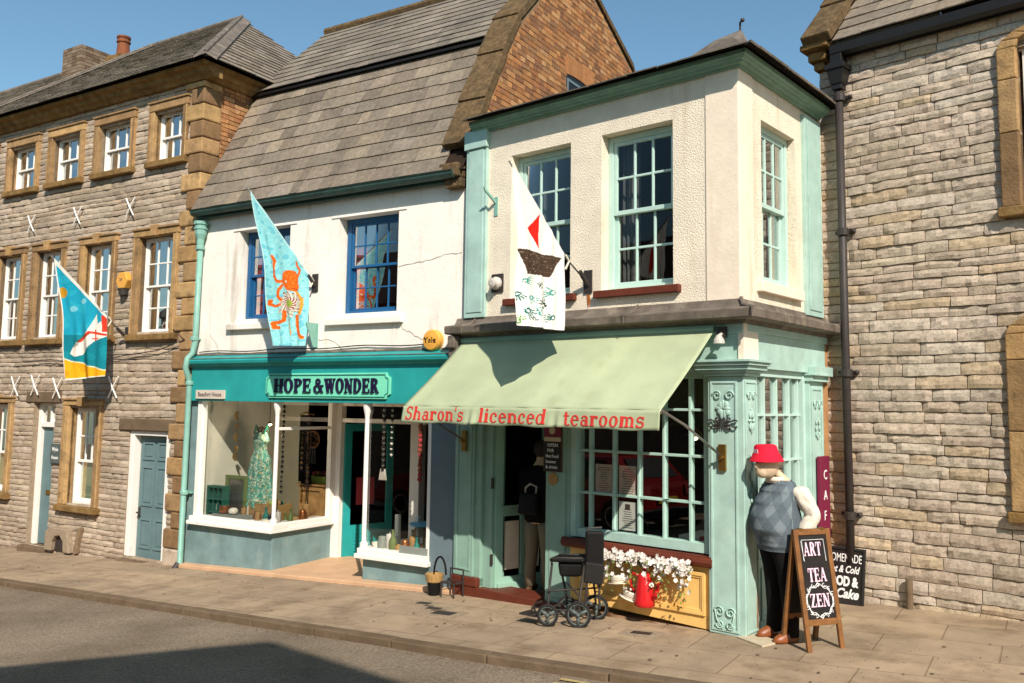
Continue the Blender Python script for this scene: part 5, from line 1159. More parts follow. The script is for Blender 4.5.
single(a, 'wall_bracket', 'pipe_mint', 'triangular mint bracket on the white wall just above the teal fascia', 'bracket', FH, (-2.4, 0, 2.78))
t = thing('security_lamp', 'small lamp on a dark arm under the lead ledge at the awning end', 'lamp', FT, (-.13, .06, 2.7))
a = MB(); a.box(-.18, -.10, .06, .12, 2.70, 2.80); a.build('housing', 'black_iron', t)
a = MB(); a.lathe([(.02, 2.72), (.05, 2.67), (.055, 2.64), (.02, 2.64)], -.13, .17, 12); a.tube([(-.13, .1, 2.74), (-.13, .17, 2.71)], .015, 6); a.build('lamp_head', 'bulb_grey', t)
# signs
t = thing('shop_sign', 'mint sign board lettered HOPE & WONDER in dark capitals on the teal fascia', 'sign', FH, (-2.12, .08, 2.1))
def notch(u0, u1, z0, z1, c_): return [(u0+c_, z0), (u1-c_, z0), (u1-c_*.9, z0+c_*.6), (u1-c_*.3, z0+c_*.9), (u1, z0+c_), (u1, z1-c_), (u1-c_*.3, z1-c_*.9), (u1-c_*.9, z1-c_*.6), (u1-c_, z1), (u0+c_, z1), (u0+c_*.9, z1-c_*.6), (u0+c_*.3, z1-c_*.9), (u0, z1-c_), (u0, z0+c_), (u0+c_*.3, z0+c_*.9), (u0+c_*.9, z0+c_*.6)]
a = MB(); a.ext(notch(-3.20, -1.02, 2.10, 2.43, .06), .076, .105, 'w'); a.build('board', 'sign_mint', t, bev=.004)
a = MB()
P = [(x+0, .11, z) for x, z in notch(-3.17, -1.05, 2.125, 2.405, .05)]; a.tube(P+[P[0]], .006, 5); a.build('border', 'teal_dark', t)
a = MB(); x = serif(a, 'HOPE', flat(-3.03, .106, 2.175), .185, .02, spread=.70, gap=.06); serif(a, '&', flat(-2.30, .106, 2.175), .185, .02, spread=.19); serif(a, 'WONDER', flat(-2.10, .106, 2.175), .185, .02, spread=.92, gap=.06); a.build('lettering', 'purple_black', t)
t = thing('house_sign', 'narrow cream name plate at the left end of the teal fascia', 'sign', FH, (-4.33, .08, 2.07))
a = MB(); a.box(-4.64, -4.03, .076, .10, 2.075, 2.20); a.build('plate', 'sign_cream', t, bev=.003)
a = MB(); plain(a, 'Beaufort House', flat(-4.59, .101, 2.11), .09, width=.50); a.build('lettering', 'ink', t)
t = thing('house_plaque', 'small dark square name plaque beside the plain grey door', 'sign', FH, (-8.13, 0, 1.0))
a = MB(); a.box(-8.27, -8.0, .03, .05, .98, 1.30); a.build('plate', 'plaque_grey', t, bev=.003)
a = MB(); plain(a, 'Wyke', flat(-8.22, .051, 1.18), .09, width=.17); plain(a, 'House', flat(-8.23, .051, 1.05), .08, width=.19); a.build('lettering', 'chalk', t)
cb = MB(); cb.tube([(-4.7+.2*k, .025+.004*(k % 2), 2.755+.012*sin(k*.9)+.004*k*.3) for k in range(22)], .008, 5)
single(cb, 'cable', 'black_iron', 'thin dark cable running along the white wall above the teal fascia', 'cable', FH, (-2.4, .03, 2.75))
cb = MB(); cb.tube([(-5.3, .05, 3.12), (-5.0, .06, 2.95), (-5.6, .06, 2.80), (-6.6, .06, 2.72), (-7.5, .06, 2.62), (-8.4, .06, 2.70), (-9.6, .06, 2.66)], .008, 5)
single(cb, 'cable', 'black_iron', 'sagging dark cable strung across the stone house below its tall first floor windows', 'cable', FH, (-7, .05, 2.7))

# awning
t = thing('awning', 'pale green canvas awning lettered in red over the tearoom front', 'awning', FT, (-1.85, 0, 2.0))
a = MB(); NU = 60
def AW(s, q): return (bez(-3.45, -.215, s)+bez(0, -.06, q)*(1 if s > .5 else .6)*abs(2*s-1), bez(.06, .97, q), bez(2.80, 2.025, q)-.028*sin(pi*q)*(.6+.4*abs(sin(s*pi*3)))-.006*sin(s*46)*q*q)
a.grid(AW, NU, 24); a.build('canvas', 'awning', t, smooth=True, solid=.004)
def VW(u, z):                                                      # valance, hangs slightly outwards, with ripples
    r_ = .016*sin(u*7.1)*(2.02-z)/.18+(.02*sin(u*46)*max(0, 1-abs((u+2.44)/.12))+.02*sin(u*46)*max(0, 1-abs((u+1.38)/.10)))*(2.03-z)/.18
    return .972+.03*(2.02-z)/.18+r_
a = MB(); a.grid(lambda s, q: (bez(-3.48, -.275, s), VW(bez(-3.48, -.275, s), bez(2.025, 1.85, q)), bez(2.025, 1.85, q)+.005*sin(s*40)*q), 160, 6); a.build('valance', 'awning', t, smooth=True, solid=.003)
a = MB(); vp = lambda u0, z0: (lambda x, y, d: (u0+x, VW(u0+x, z0+y)+.004+d, z0+y))
serif(a, "Sharon's", vp(-3.41, 1.882), .142, .002, spread=.87, gap=.09); serif(a, 'licenced', vp(-2.34, 1.878), .142, .002, spread=.87, gap=.09); serif(a, 'tearooms', vp(-1.29, 1.874), .142, .002, spread=.89, gap=.08)
a.build('lettering', 'red_letter', t)
a = MB(); a.tube([(-3.47, .945, 2.012), (-.28, .945, 2.008)], .016, 8); a.build('front_bar', 'steel', t)
for u, ub, zb in ((-.285, -.16, 1.60), (-3.47, -3.42, 1.63)):
    a = MB(); a.tube([(u, .965, 2.02), (u, .93, 2.025), (u+(ub-u)*.4, .62, 1.90), (ub, .10, zb+.02)], .012, 8)
    a.build('arm', 'steel', t, smooth=True)
    a = MB(); a.box(ub-.035, ub+.035, .05, .075, zb-.12, zb+.12); a.tube([(ub, .07, zb), (ub, .12, zb)], .02, 8); a.build('arm_bracket', 'brass', t)
a = MB(); a.tube([(-3.46, .07, 2.79), (-.22, .07, 2.79)], .045, 10); a.build('roller', 'mint_dull', t)

# things on the tearoom front
t = thing('chalkboard', 'narrow dark chalkboard with a red header hanging on the mint door post', 'chalkboard', FT, (-2.14, .02, 1.35))
a = MB(); a.box(-2.27, -2.03, .013, .035, 1.35, 1.85); a.build('board', 'wood_dark', t, bev=.003)
a = MB(); a.box(-2.26, -2.04, .035, .039, 1.36, 1.665); a.build('slate_face', 'black_paint', t)
a = MB(); a.box(-2.26, -2.04, .035, .039, 1.72, 1.84); a.build('header', 'maroon', t)
a = MB(); a.box(-2.26, -2.04, .035, .040, 1.67, 1.715); a.lathe([(.04, 0), (.04, .004)], -2.15, 1.785, 16, ax='w', c0=.039); a.build('strip', 'cardboard', t)
a = MB()
for k, s_ in enumerate(('OPEN', 'FOR', 'Hot Food', 'Summer', '& drinks')): plain(a, s_, flat(-2.235+.02*(k < 2), .040, 1.615-k*.058), .05, width=(.14, .09, .17, .14, .16)[k])
a.build('lettering', 'chalk', t)
a = MB(); a.lathe([(.062, 0), (.066, .008), (.055, .015), (.03, .012), (.01, .018)], -2.15, 1.275, 20, ax='w', c0=.013); single(a, 'round_plaque', 'wicker', 'small round woven plaque under the chalkboard on the door post', 'plaque', FT, (-2.15, .013, 1.275))
for (u, z, w_, h, m_, lb) in ((-1.575, 1.31, .205, .29, 'paper', 'cream menu sheet in the tearoom window, left of the pair'), (-1.285, 1.30, .205, .31, 'paper', 'pinkish menu sheet in the tearoom window under the bright lamp'), (-1.285, .955, .205, .285, 'paper_white', 'white notice with a small square emblem in the lower window panes')):
    t = thing('menu', lb, 'menu', FT, (u, -.1, z-h/2), 'papers stuck inside the tearoom window')
    a = MB(); a.box(u-w_/2, u+w_/2, -.094, -.092, z-h/2, z+h/2); a.build('sheet', m_, t)
    a = MB()
    for k in range(11):
        L = random.uniform(.35, .8)*w_
        zz = z+h/2-.035-k*h*.078
        if m_ == 'paper_white' and k < 2: 
            if k == 0: a.box(u-.03, u+.03, -.0918, -.0912, zz-.045, zz+.01)
            continue
        a.box(u-L/2, u+L/2, -.0918, -.0912, zz-.003, zz+.003)
    a.build('print', 'ink', t)
t = thing('pendant_lamp', 'glowing pendant lamp hanging inside the tearoom window', 'lamp', FT, (-.75, -.5, 1.62))
a = MB(); a.tube([(-.75, -.5, 2.44), (-.75, -.5, 1.86)], .006, 5); a.build('cord', 'black_iron', t)
a = MB(); a.lathe([(.02, 1.86), (.07, 1.80), (.11, 1.76)], -.75, -.5, 16); a.build('shade', 'brass', t)
a = MB(); a.ball((-.75, -.5, 1.76), .04); a.build('bulb', 'lamp_glow', t)
# cafe table inside, red cloth glimpsed through the panes
t = thing('cafe_table', 'small table with white and red cloth just inside the tearoom window', 'table', FT, (-.6, -.5, -.1))
a = MB(); a.box(-.85, -.30, -.8, -.35, .76, .79); a.build('table_top', 'paper_white', t); a = MB(); a.box(-.62, -.44, -.79, -.346, .60, .795); a.build('runner', 'curtain_red', t); a = MB(); a.tube([(-.58, -.58, -.12), (-.58, -.58, .76)], .03, 8); a.build('leg', 'wood_dark', t)

# flowers in a hanging trough
random.seed(21)
t = thing('flower_trough', 'trough of white trailing blooms below the wide tearoom window', 'flowers', FT, (-.95, .1, .5))
a = MB(); a.hexa([(-1.40, .05, .53), (-.50, .05, .53), (-.50, .11, .53), (-1.40, .11, .53), (-1.42, .05, .58), (-.48, .05, .58), (-.48, .13, .58), (-1.42, .13, .58)]); a.build('trough', 'wood_dark', t)
lf = MB(); fl = MB()
def petalflower(c, r, nrm):
    nrm = Vector(nrm).normalized(); a_ = nrm.orthogonal().normalized(); b_ = nrm.cross(a_); o = random.random()*6
    for k in range(5):
        q0 = o+k*2*pi/5; v = [Vector(c)]
        for (rr, dq) in ((.5, -.62), (.95, -.5), (1.1, 0), (.95, .5), (.5, .62)):
            v.append(Vector(c)+r*rr*(cos(q0+dq)*a_+sin(q0+dq)*b_)+nrm*r*(.25*rr))
        fl.add(v, [tuple(range(6))])
for k in range(135):
    s_ = random.random(); u = -1.45+s_*1.0; cl = .5+.5*noise.noise((u*5, 2, 7)); z = .60+.06*random.random()-(.10*random.random()*(.3+cl)); w_ = .08+.11*random.random()
    petalflower((u, w_, z), random.uniform(.021, .031), (random.uniform(-.5, .6), 1, random.uniform(-.1, .9)))
for k in range(60):
    u = random.choice((-1.36, -1.18, -.80, -.55, -.52, -.98))+random.uniform(-.07, .07); z = random.uniform(.36, .55)
    petalflower((u, .08+.09*random.random(), z), random.uniform(.016, .026), (random.uniform(-.5, .5), 1, .3))
for k in range(300):
    u = -1.46+random.random()*1.02; z = .60-.16*random.random()**1.6; 
    if k % 3 == 0: u = random.choice((-1.36, -1.05, -.80, -.74, -.55))+random.uniform(-.06, .06); z = random.uniform(.26, .5)
    c = Vector((u, .06+.14*random.random(), z)); d = Vector((random.uniform(-1, 1), random.uniform(.0, 1), random.uniform(-1, .4))).normalized(); s = d.cross(Vector((0, 0, 1))).normalized(); L = random.uniform(.02, .045)
    lf.add([c, c+d*L*.5+s*L*.3, c+d*L, c+d*L*.5-s*L*.3], [(0, 1, 2, 3)])
fl.build('bloom', 'flower', t, recalc=False); lf.build('foliage', 'leaf', t, recalc=False)
# enamel coffee pot and two cups (cut-out ornaments fixed to the panel)
t = thing('coffee_pot', 'tall red enamel coffee pot hung on the yellow panel', 'pot', FT, (-.96, .1, .13))
a = MB(); a.lathe([(.085, .155), (.10, .165), (.098, .20), (.085, .32), (.066, .43), (.062, .44), (.05, .46), (.03, .475), (.012, .485), (.016, .50), (.0, .515)], -.96, .11, 20); a.build('body', 'red_enamel', t, smooth=True)
a = MB(); a.tube([(-.88, .11, .24), (-.83, .12, .27), (-.815, .12, .33), (-.80, .12, .385), (-.775, .12, .39)], [.03, .027, .02, .016, .014], 8); a.build('spout', 'red_enamel', t, smooth=True)
a = MB(); a.tube([(-1.02, .11, .43), (-1.09, .115, .45), (-1.125, .115, .40), (-1.10, .115, .31), (-1.05, .11, .26)], .012, 8); a.build('handle', 'red_enamel', t, smooth=True)
for (u, z, lb, ti) in ((-1.28, .36, 'striped cream teacup on the yellow panel, upper of two', .12), (-1.13, .235, 'cream teacup tilted beside the red coffee pot, lower of two', -.25)):
    t = thing('teacup', lb, 'teacup', FT, (u, .1, z), 'teacups on the yellow panel')
    R_ = lambda p, u=u, z=z, ti=ti: (u+(p[0]-u)*cos(ti)-(p[2]-z)*sin(ti), p[1], z+(p[0]-u)*sin(ti)+(p[2]-z)*cos(ti))
    R0_ = R_; R_ = lambda p, f=R0_, u=u, z=z: f((u+(p[0]-u)*.82, .10+(p[1]-.12)*.5, z+(p[2]-z)*.82))
    a = MB(R_); a.lathe([(.05, z-.05), (.085, z-.03), (.105, z+.03), (.11, z+.055), (.10, z+.055), (.08, z+.0), (.0, z-.0)], u, .12, 22); a.build('bowl', 'china', t, smooth=True)
    a = MB(R_); a.lathe([(.05, z-.055), (.13, z-.045), (.14, z-.035), (.05, z-.042)], u, .13, 22); a.build('saucer', 'china', t, smooth=True)
    a = MB(R_); a.lathe([(.0, z+.035), (.098, z+.036), (.0, z+.04)], u, .12, 18); a.build('tea', 'tea', t)
    a = MB(R_); a.tube([(u+.09, .12, z+.04), (u+.15, .12, z+.04), (u+.15, .12, z-.0), (u+.08, .12, z-.02)], .010, 6); a.build('handle', 'china', t)
    a = MB(R_); [a.tube([(u+(.088+.0028*k)*cos(q_), .12+(.088+.0028*k)*sin(q_), z-.022+.012*k) for q_ in [x*.4 for x in range(0, 9)]], .004, 4) for k in (1, 3, 5)]; a.build('stripe', 'ink', t)

# ================================================================== SHOP WINDOW GOODS (frame H)
random.seed(5)
t = thing('dress', 'green floral sundress on a stand in the left shop window', 'dress', FH, (-3.9, -.5, .3))
def dressfn(s, q):
    z = 1.60-1.05*q; r = (.10+.05*min(1, q/.12)) if q < .12 else (.15-.04*sin(pi*min(1, (q-.12)/.25))+.17*max(0, (q-.2))**1.1)
    an = 2*pi*s; f = 1+.10*q*sin(an*9+q*2)
    return (-3.9+r*f*cos(an), -.5+.6*r*f*sin(an), z+.02*sin(an*9)*q)
GR = [A('#4f9a86'), A('#8cc0ae'), A('#d8d4b8'), A('#3f8272'), A('#b8a86a')]
a = MB(); a.grid(dressfn, 60, 70, lambda s, q: GR[int(abs(noise.noise((s*26, q*24, 1))*7+noise.noise((s*9, q*9, 4))*3)) % 5]); a.build('skirt', 'cloth', t, smooth=True)
a = MB()
for s_ in (-1, 1): a.tube([(-3.9+s_*.10, -.46, 1.58), (-3.9+s_*.11, -.5, 1.70), (-3.9+s_*.09, -.54, 1.60)], .018, 6)
a.build('strap', 'green_cabinet', t)
a = MB(); a.tube([(-3.9, -.5, .27), (-3.9, -.5, 1.66)], .015, 8); a.lathe([(.14, .255), (.14, .27), (.02, .285)], -3.9, -.5, 16); a.tube([(-4.03, -.5, 1.62), (-3.9, -.5, 1.68), (-3.77, -.5, 1.62)], .012, 6); a.build('stand', 'wood_dark', t)
t = thing('letter_rack', 'dark green pigeon-hole rack with small figures, left corner of the shop window', 'rack', FH, (-4.42, -.2, .25))
a = MB(); a.ring(-4.59, -4.24, .27, .82, -.26, -.14, .03); a.quad((-4.59, -.26, .27), (-4.24, -.26, .27), (-4.24, -.26, .82), (-4.59, -.26, .82))
for z in (.44, .62): a.box(-4.56, -4.27, -.25, -.145, z, z+.02)
for u in (-4.47, -4.37): a.box(u-.008, u+.008, -.255, -.15, .301, .789)
a.build('case', 'green_cabinet', t)
for k in range(7): 
    a = MB(); u = (-4.51, -4.42, -4.32)[k % 3]; z = (.305, .46, .64)[k//3]; a.ball((u, -.2, z+.035), (.022, .02, .035)); a.ball((u, -.2, z+.08), .018); a.build('figure', ('curtain_red', 'china', 'blue_top')[k % 3], t)
t = thing('mirror', 'green framed mirror leaning in the shop window behind the pots', 'mirror', FH, (-4.18, -.35, .3))
a = MB(); a.ring(-4.42, -3.98, .34, .97, -.36, -.32, .055); a.build('frame', 'green_frame', t, bev=.006)
a = MB(); a.quad((-4.37, -.34, .39), (-4.03, -.34, .39), (-4.03, -.34, .92), (-4.37, -.34, .92)); a.build('mirror_glass', 'steel', t)
t = thing('low_table', 'low grey painted stand holding pots in the shop window', 'stand', FH, (-4.0, -.12, .25))
a = MB(); a.box(-4.40, -3.66, -.30, -.09, .405, .435); a.build('table_top', 'grey_table', t, bev=.004); a = MB(); a.box(-4.33, -3.75, -.28, -.11, .37, .404); a.build('frieze', 'grey_table', t)
for u in (-4.28, -3.80): a = MB(); a.lathe([(.05, .25), (.03, .28), (.02, .32), (.04, .37)], u, -.2, 10); a.build('leg', 'grey_table', t)
a = MB(); a.lathe([(.05, .436), (.075, .45), (.08, .50), (.07, .54), (.075, .55), (.062, .55), (.05, .46)], -4.24, -.18, 18); single(a, 'copper_pot', 'copper', 'small copper pot on the grey stand in the shop window', 'pot', FH, (-4.24, -.18, .436), smooth=True)
a = MB(); a.lathe([(.035, .436), (.065, .455), (.07, .49), (.05, .52), (.02, .53)], -4.06, -.18, 18); single(a, 'white_jar', 'china', 'round white lidded jar beside the copper pot', 'jar', FH, (-4.06, -.18, .436), smooth=True)
t = thing('basket', 'woven crate filled with goods below the sundress', 'basket', FH, (-3.62, -.42, .27))
a = MB(); a.ring(-3.92, -3.34, .27, .60, -.62, -.6, .02); a.box(-3.92, -3.34, -.36, -.335, .27, .60); a.box(-3.92, -3.90, -.6, -.36, .27, .6); a.box(-3.36, -3.34, -.6, -.36, .27, .6); a.build('wicker', 'wicker', t)
for k in range(10): a = MB(); a.ball((-3.86+.05*k, -.42-.05*(k % 3), .60+.02*(k % 2)), (.035, .03, .04)); a.build('trinket', ('china', 'lime', 'copper', 'teal_dark', 'pine')[k % 5], t)
t = thing('cabinet', 'carved pine cupboard at the right of the left shop window', 'cabinet', FH, (-3.36, -1.15, .25))
a = MB(); a.box(-3.62, -3.12, -1.35, -1.02, .25, .82); a.box(-3.65, -3.09, -1.38, -.99, .821, .85); a.ring(-3.60, -3.14, .28, .80, -1.019, -1.0, .05); a.lathe([(.12, 0), (.13, .012), (.09, .018), (.10, .025), (.05, .03)], -3.37, .54, 20, ax='w', c0=-1.019); a.build('carcass', 'pine', t, bev=.005)
a = MB(); a.box(-3.10, -3.09, -1.33, -1.04, .29, .79); a.build('side_panel', 'pine', t)
a = MB(); a.hexa([(-3.52, -1.3, .852), (-3.20, -1.3, .852), (-3.20, -1.1, .852), (-3.52, -1.1, .852), (-3.55, -1.32, .95), (-3.17, -1.32, .95), (-3.17, -1.08, .95), (-3.55, -1.08, .95)]); single(a, 'lime_box', 'lime', 'lime green box on top of the pine cupboard', 'box', FH, (-3.36, -1.2, .852), bev=.01)
for k in range(5): a = MB(); a.ball((-3.48+.06*k, -1.2, .98+.015*(k % 2)), .04); single(a, 'bauble', ('maroon', 'copper', 'wood_dark')[k % 3], 'dark round bauble heaped in the lime green box', 'bauble', FH, (-3.48+.06*k, -1.2, .98), group='baubles in the lime box')
# hanging strings, moon mobile, dream catcher
def string(F, u, w_, z1, z0, mats, name, label, group, r=.014, dz=.035):
    t = thing(name, label, 'ornament', F, (u, w_, z1), group)
    a = MB(); a.tube([(u, w_, z1), (u, w_, z0)], .003, 4); a.build('cord', 'black_iron', t)
    for m_i, m_ in enumerate(mats):
        a = MB(); z = z1-.05-dz*m_i*.5
        while z > z0: a.ball((u+random.uniform(-.004, .004), w_, z), (r*random.uniform(.6, 1.2), r, r*random.uniform(.7, 1.3)), 7, 5); z -= dz*len(mats)
        a.build('beads', m_, t)
    return t
ST = 'strings of beads hanging in the shop windows'
string(FH, -3.30, -.35, 2.03, .75, ('black_paint', 'steel'), 'bead_string', 'long black bead string hanging beside the slim white shop post', ST, .022)
string(FH, -3.20, -.75, 1.95, .80, ('black_paint', 'wood_dark'), 'bead_string', 'dark bead string hanging in front of the partition', ST, .026)
string(FH, -3.12, -.55, 1.66, 1.1, ('brass', 'black_paint'), 'bead_string', 'short brass bead string under the white crossbar', ST, .018)
string(FH, -1.30, -.14, 2.03, 1.2, ('black_paint', 'steel'), 'bead_string', 'black and silver tasselled bead string at the left of the right hand window', ST, .024)
string(FH, -1.22, -.2, 2.03, 1.35, ('black_paint', 'china'), 'bead_string', 'black and white bead string, second in the right hand window', ST, .02)
string(FH, -.80, -.25, 2.0, 1.1, ('curtain_red', 'copper'), 'bead_string', 'red and copper garland in the middle of the right hand window', ST, .03, .03)
string(FH, -.58, -.3, 2.02, 1.45, ('wood_dark', 'copper'), 'bead_string', 'brown garland at the right end of the right hand window', ST, .026)
a = MB()
for k in range(7): a.tube([(-1.30+.012*(k-3), -.14, 1.22), (-1.30+.02*(k-3), -.14, 1.08)], .004, 4)
single(a, 'tassel', 'china', 'white tassel at the end of the left bead string', 'tassel', FH, (-1.3, -.14, 1.2))
t = thing('moon_mobile', 'brass mobile of crescent moons hanging before the pale display wall', 'mobile', FH, (-4.2, -.3, 2.0))
a = MB(); a.tube([(-4.2, -.3, 2.03), (-4.2, -.3, 1.2)], .003, 4); a.build('cord', 'brass', t)
for k, z in enumerate((1.84, 1.68, 1.52, 1.36, 1.24)):
    a = MB(); q = [(-4.2+.02*(k % 2)+.06*cos(x), z+.06*sin(x)) for x in [radians(60+24*i) for i in range(11)]]; q2 = [(p[0]+.02+.012*sin(i*.3), p[1]) for i, p in enumerate(q)][::-1]
    a.ext(q+[(-4.2+.035+.035*cos(x), z+.045*sin(x)) for x in [radians(290-22*i) for i in range(10)]], -.31, -.295, 'w') if k % 2 == 0 else a.lathe([(.04, 0), (.045, .006), (.04, .012)], -4.2, z, 12, ax='w', c0=-.31); a.build('moon', 'brass', t)
t = thing('dream_catcher', 'round dark dreamcatcher hanging behind the shop window partition', 'ornament', FH, (-3.16, -.9, 1.6))
a = MB(); P = [(-3.3+.12*cos(x*.35), -.95, 1.5+.12*sin(x*.35)) for x in range(19)]; a.tube(P, .014, 6); [a.tube([P[i], P[(i*7+5) % 18]], .004, 4) for i in range(0, 18)]; a.build('hoop', 'wood_dark', t)
a = MB(); [a.tube([(-3.3+.04*(k-1), -.95, 1.38), (-3.3+.05*(k-1), -.95, 1.15)], [.012, .022], 5) for k in range(3)]; a.build('feathers', 'black_paint', t)
# odds and ends on the decks
kinds = (('jar', 'glass jar', 'jar'), ('candle', 'candle', 'candle'), ('bottle', 'bottle', 'bottle'), ('bowl', 'bowl', 'bowl'))
mats_ = (('copper', 'copper'), ('china', 'cream'), ('green_frame', 'olive'), ('pine', 'wooden'), ('grey_table', 'grey'), ('wicker', 'straw coloured'), ('teal_dark', 'teal'), ('paper_white', 'white'))
def trinket(u, w_, z, i, where, grp):
    m_, cn = mats_[(i*3) % 8]; s_ = random.uniform(1.2, 1.75); k = i % 4
    prof = [[(.03, 0), (.04, .02), (.04, .08), (.03, .10), (.032, .12), (.0, .125)], [(.03, 0), (.03, .13), (.028, .135), (.004, .138), (.003, .16)], [(.028, 0), (.03, .09), (.012, .12), (.012, .16), (.016, .165), (.0, .168)], [(.02, 0), (.045, .03), (.06, .07), (.055, .07), (.03, .02)]][k]
    a = MB(); a.lathe([(r*s_, z+h*s_) for r, h in prof], u, w_, 14)
    single(a, kinds[k][0], m_, '%s %s %s' % (cn, kinds[k][1], where[i % len(where)]), kinds[k][2], FH, (u, w_, z), grp, smooth=True)
WL = ['in front of the woven crate', 'near the slim white post', 'at the sill of the left shop window', 'behind the lantern']
for i, (u, w_) in enumerate([(-3.62, -.22), (-3.52, -.14), (-3.42, -.2), (-3.32, -.13), (-3.24, -.25), (-3.16, -.17), (-3.13, -.38), (-3.20, -.52), (-3.14, -.66), (-3.25, -.8)]):
    trinket(u, w_, .345-.0, i, [WL[i % 4]+(' on the left' if i < 4 else ' towards the door')], 'trinkets along the left shop window')
for i in range(16):
    u, w_ = -3.98+.055*i+.02*(i % 2), (-.30, -.40, -.52, -.62)[i % 4]
    trinket(u, w_, .25 if i % 3 else .345, i+1, ['standing %s of the heap beneath the sundress' % ('at the left end', 'left of the middle', 'right of the middle', 'at the right end')[i//4]], 'trinkets heaped in the left shop window')
for i, (u, w_) in enumerate([(-1.36, -.16), (-1.27, -.13), (-1.18, -.17), (-1.09, -.12), (-1.00, -.16), (-.91, -.13), (-.82, -.18), (-.72, -.12), (-.63, -.16), (-.55, -.13), (-1.2, -.32), (-.95, -.34), (-.7, -.32)]):
    trinket(u, w_, .20, i+3, [('first', 'second', 'third', 'fourth', 'fifth', 'sixth', 'seventh', 'eighth', 'ninth', 'tenth', 'left rear', 'middle rear', 'right rear')[i]+' along the right hand shop window sill'], 'products along the right shop window')
t = thing('lantern', 'small dark lantern by the slim white shop post', 'lantern', FH, (-3.28, -.2, .35)); a = MB(); a.ring(-3.33, -3.24, .345, .48, -.24, -.15, .014); a.lathe([(.07, .48), (.02, .53), (.02, .55)], -3.285, -.195, 4); a.build('cage', 'black_iron', t)
t = thing('stool', 'little stool with a pale blue round seat in the right shop window', 'stool', FH, (-.85, -.4, .2)); a = MB(); a.lathe([(.16, .52), (.165, .53), (.165, .55), (.15, .555)], -.86, -.42, 20); a.build('seat', 'blue_top', t)
for k in range(3): a = MB(); a.tube([(-.86+.09*cos(k*2.1), -.42+.09*sin(k*2.1), .52), (-.86+.14*cos(k*2.1), -.42+.14*sin(k*2.1), .2)], .014, 6); a.build('leg', 'pine', t)
for k, (u, m_) in enumerate(((-1.30, 'pine'), (-.98, 'pine'))): a = MB(); a.box(u-.03, u+.03, -.5, -.44, .2, .62); single(a, 'pillar_candle', 'interior_cream', ('tall cream pillar candle left in the right shop window', 'tall cream pillar candle beside the blue stool')[k], 'candle', FH, (u, -.47, .2), bev=.01)
a = MB(); a.hexa([(-.74, -.42, .42), (-.52, -.42, .42), (-.52, -.28, .42), (-.74, -.28, .42), (-.70, -.50, .64), (-.48, -.50, .64), (-.48, -.38, .64), (-.70, -.38, .64)]); single(a, 'cushion', 'green_frame', 'sage green cushion propped at the right end of the shop window', 'cushion', FH, (-.62, -.36, .42), bev=.03)
a = MB(); a.box(-.86, -.44, -.022+.03, .04, .246, .33); single(a, 'sill_tray', 'grey_table', 'flat grey slab leaning on the right shop window sill', 'tray', FH, (-.65, .03, .246))
a = MB(); a.ball((-3.68, -.45, 1.72), .022); 
t = thing('spot_lamp', 'small bright lamp above the sundress in the shop window', 'lamp', FH, (-3.68, -.45, 1.75)); a.build('bulb', 'lamp_glow', t); a = MB(); a.tube([(-3.68, -.45, 2.04), (-3.68, -.45, 1.76)], .006, 5); a.lathe([(.02, 1.76), (.035, 1.73)], -3.68, -.45, 10); a.build('holder', 'black_iron', t)
def lamp_light(F, u, w_, z, e, par):
    ld_ = bpy.data.lights.new('lamp_light', 'POINT'); ld_.energy = e; ld_.color = (1, .82, .6); ld_.shadow_soft_size = .03
    o_ = bpy.data.objects.new('lamp_light', ld_); COLL.objects.link(o_); o_.parent = par; o_.location = Vector((u, -w_, z))-ORG[par.name]
lamp_light(FH, -3.62, -.45, 1.66, 14, t)
for k, (u, w_, m_, lb) in enumerate(((-3.42, -.95, 'dark_top', 'long dark scarf hanging left of the pine cupboard'), (-3.16, -1.28, 'wood_dark', 'brown shawl hanging behind the pine cupboard'), (-3.72, -1.2, 'black_vinyl', 'black wrap hanging behind the sundress'))):
    t = thing('scarf', lb, 'scarf', FH, (u, w_, 1.95)); a = MB(); folds(a, u-.10, u+.10, w_, .85, 1.85, .02, 3); a.build('cloth', m_, t, smooth=True, solid=.006); a = MB(); a.tube([(u-.12, w_, 1.86), (u, w_, 1.90), (u+.12, w_, 1.86)], .008, 6); a.tube([(u, w_, 1.90), (u, w_, 2.04)], .004, 4); a.build('hanger', 'brass', t)
# pictures on the dark rear wall of the shop
for k, (u, z) in enumerate(((-3.0, 1.55), (-2.6, 1.55))):
    t = thing('picture', ('dark framed picture, left of two behind the shop partition', 'dark framed picture, right of two behind the shop partition')[k], 'picture', FH, (u, -3.9, z)); a = MB(); a.ring(u-.16, u+.16, z-.16, z+.16, -4.0, -3.96, .03); a.build('frame', 'black_paint', t); a = MB(); a.quad((u-.13, -3.99, z-.13), (u+.13, -3.99, z-.13), (u+.13, -3.99, z+.13), (u-.13, -3.99, z+.13)); a.build('print', 'wood_dark', t)

# ================================================================== ON THE PAVEMENT
def gT(u, w_): return G(FT, u, w_)
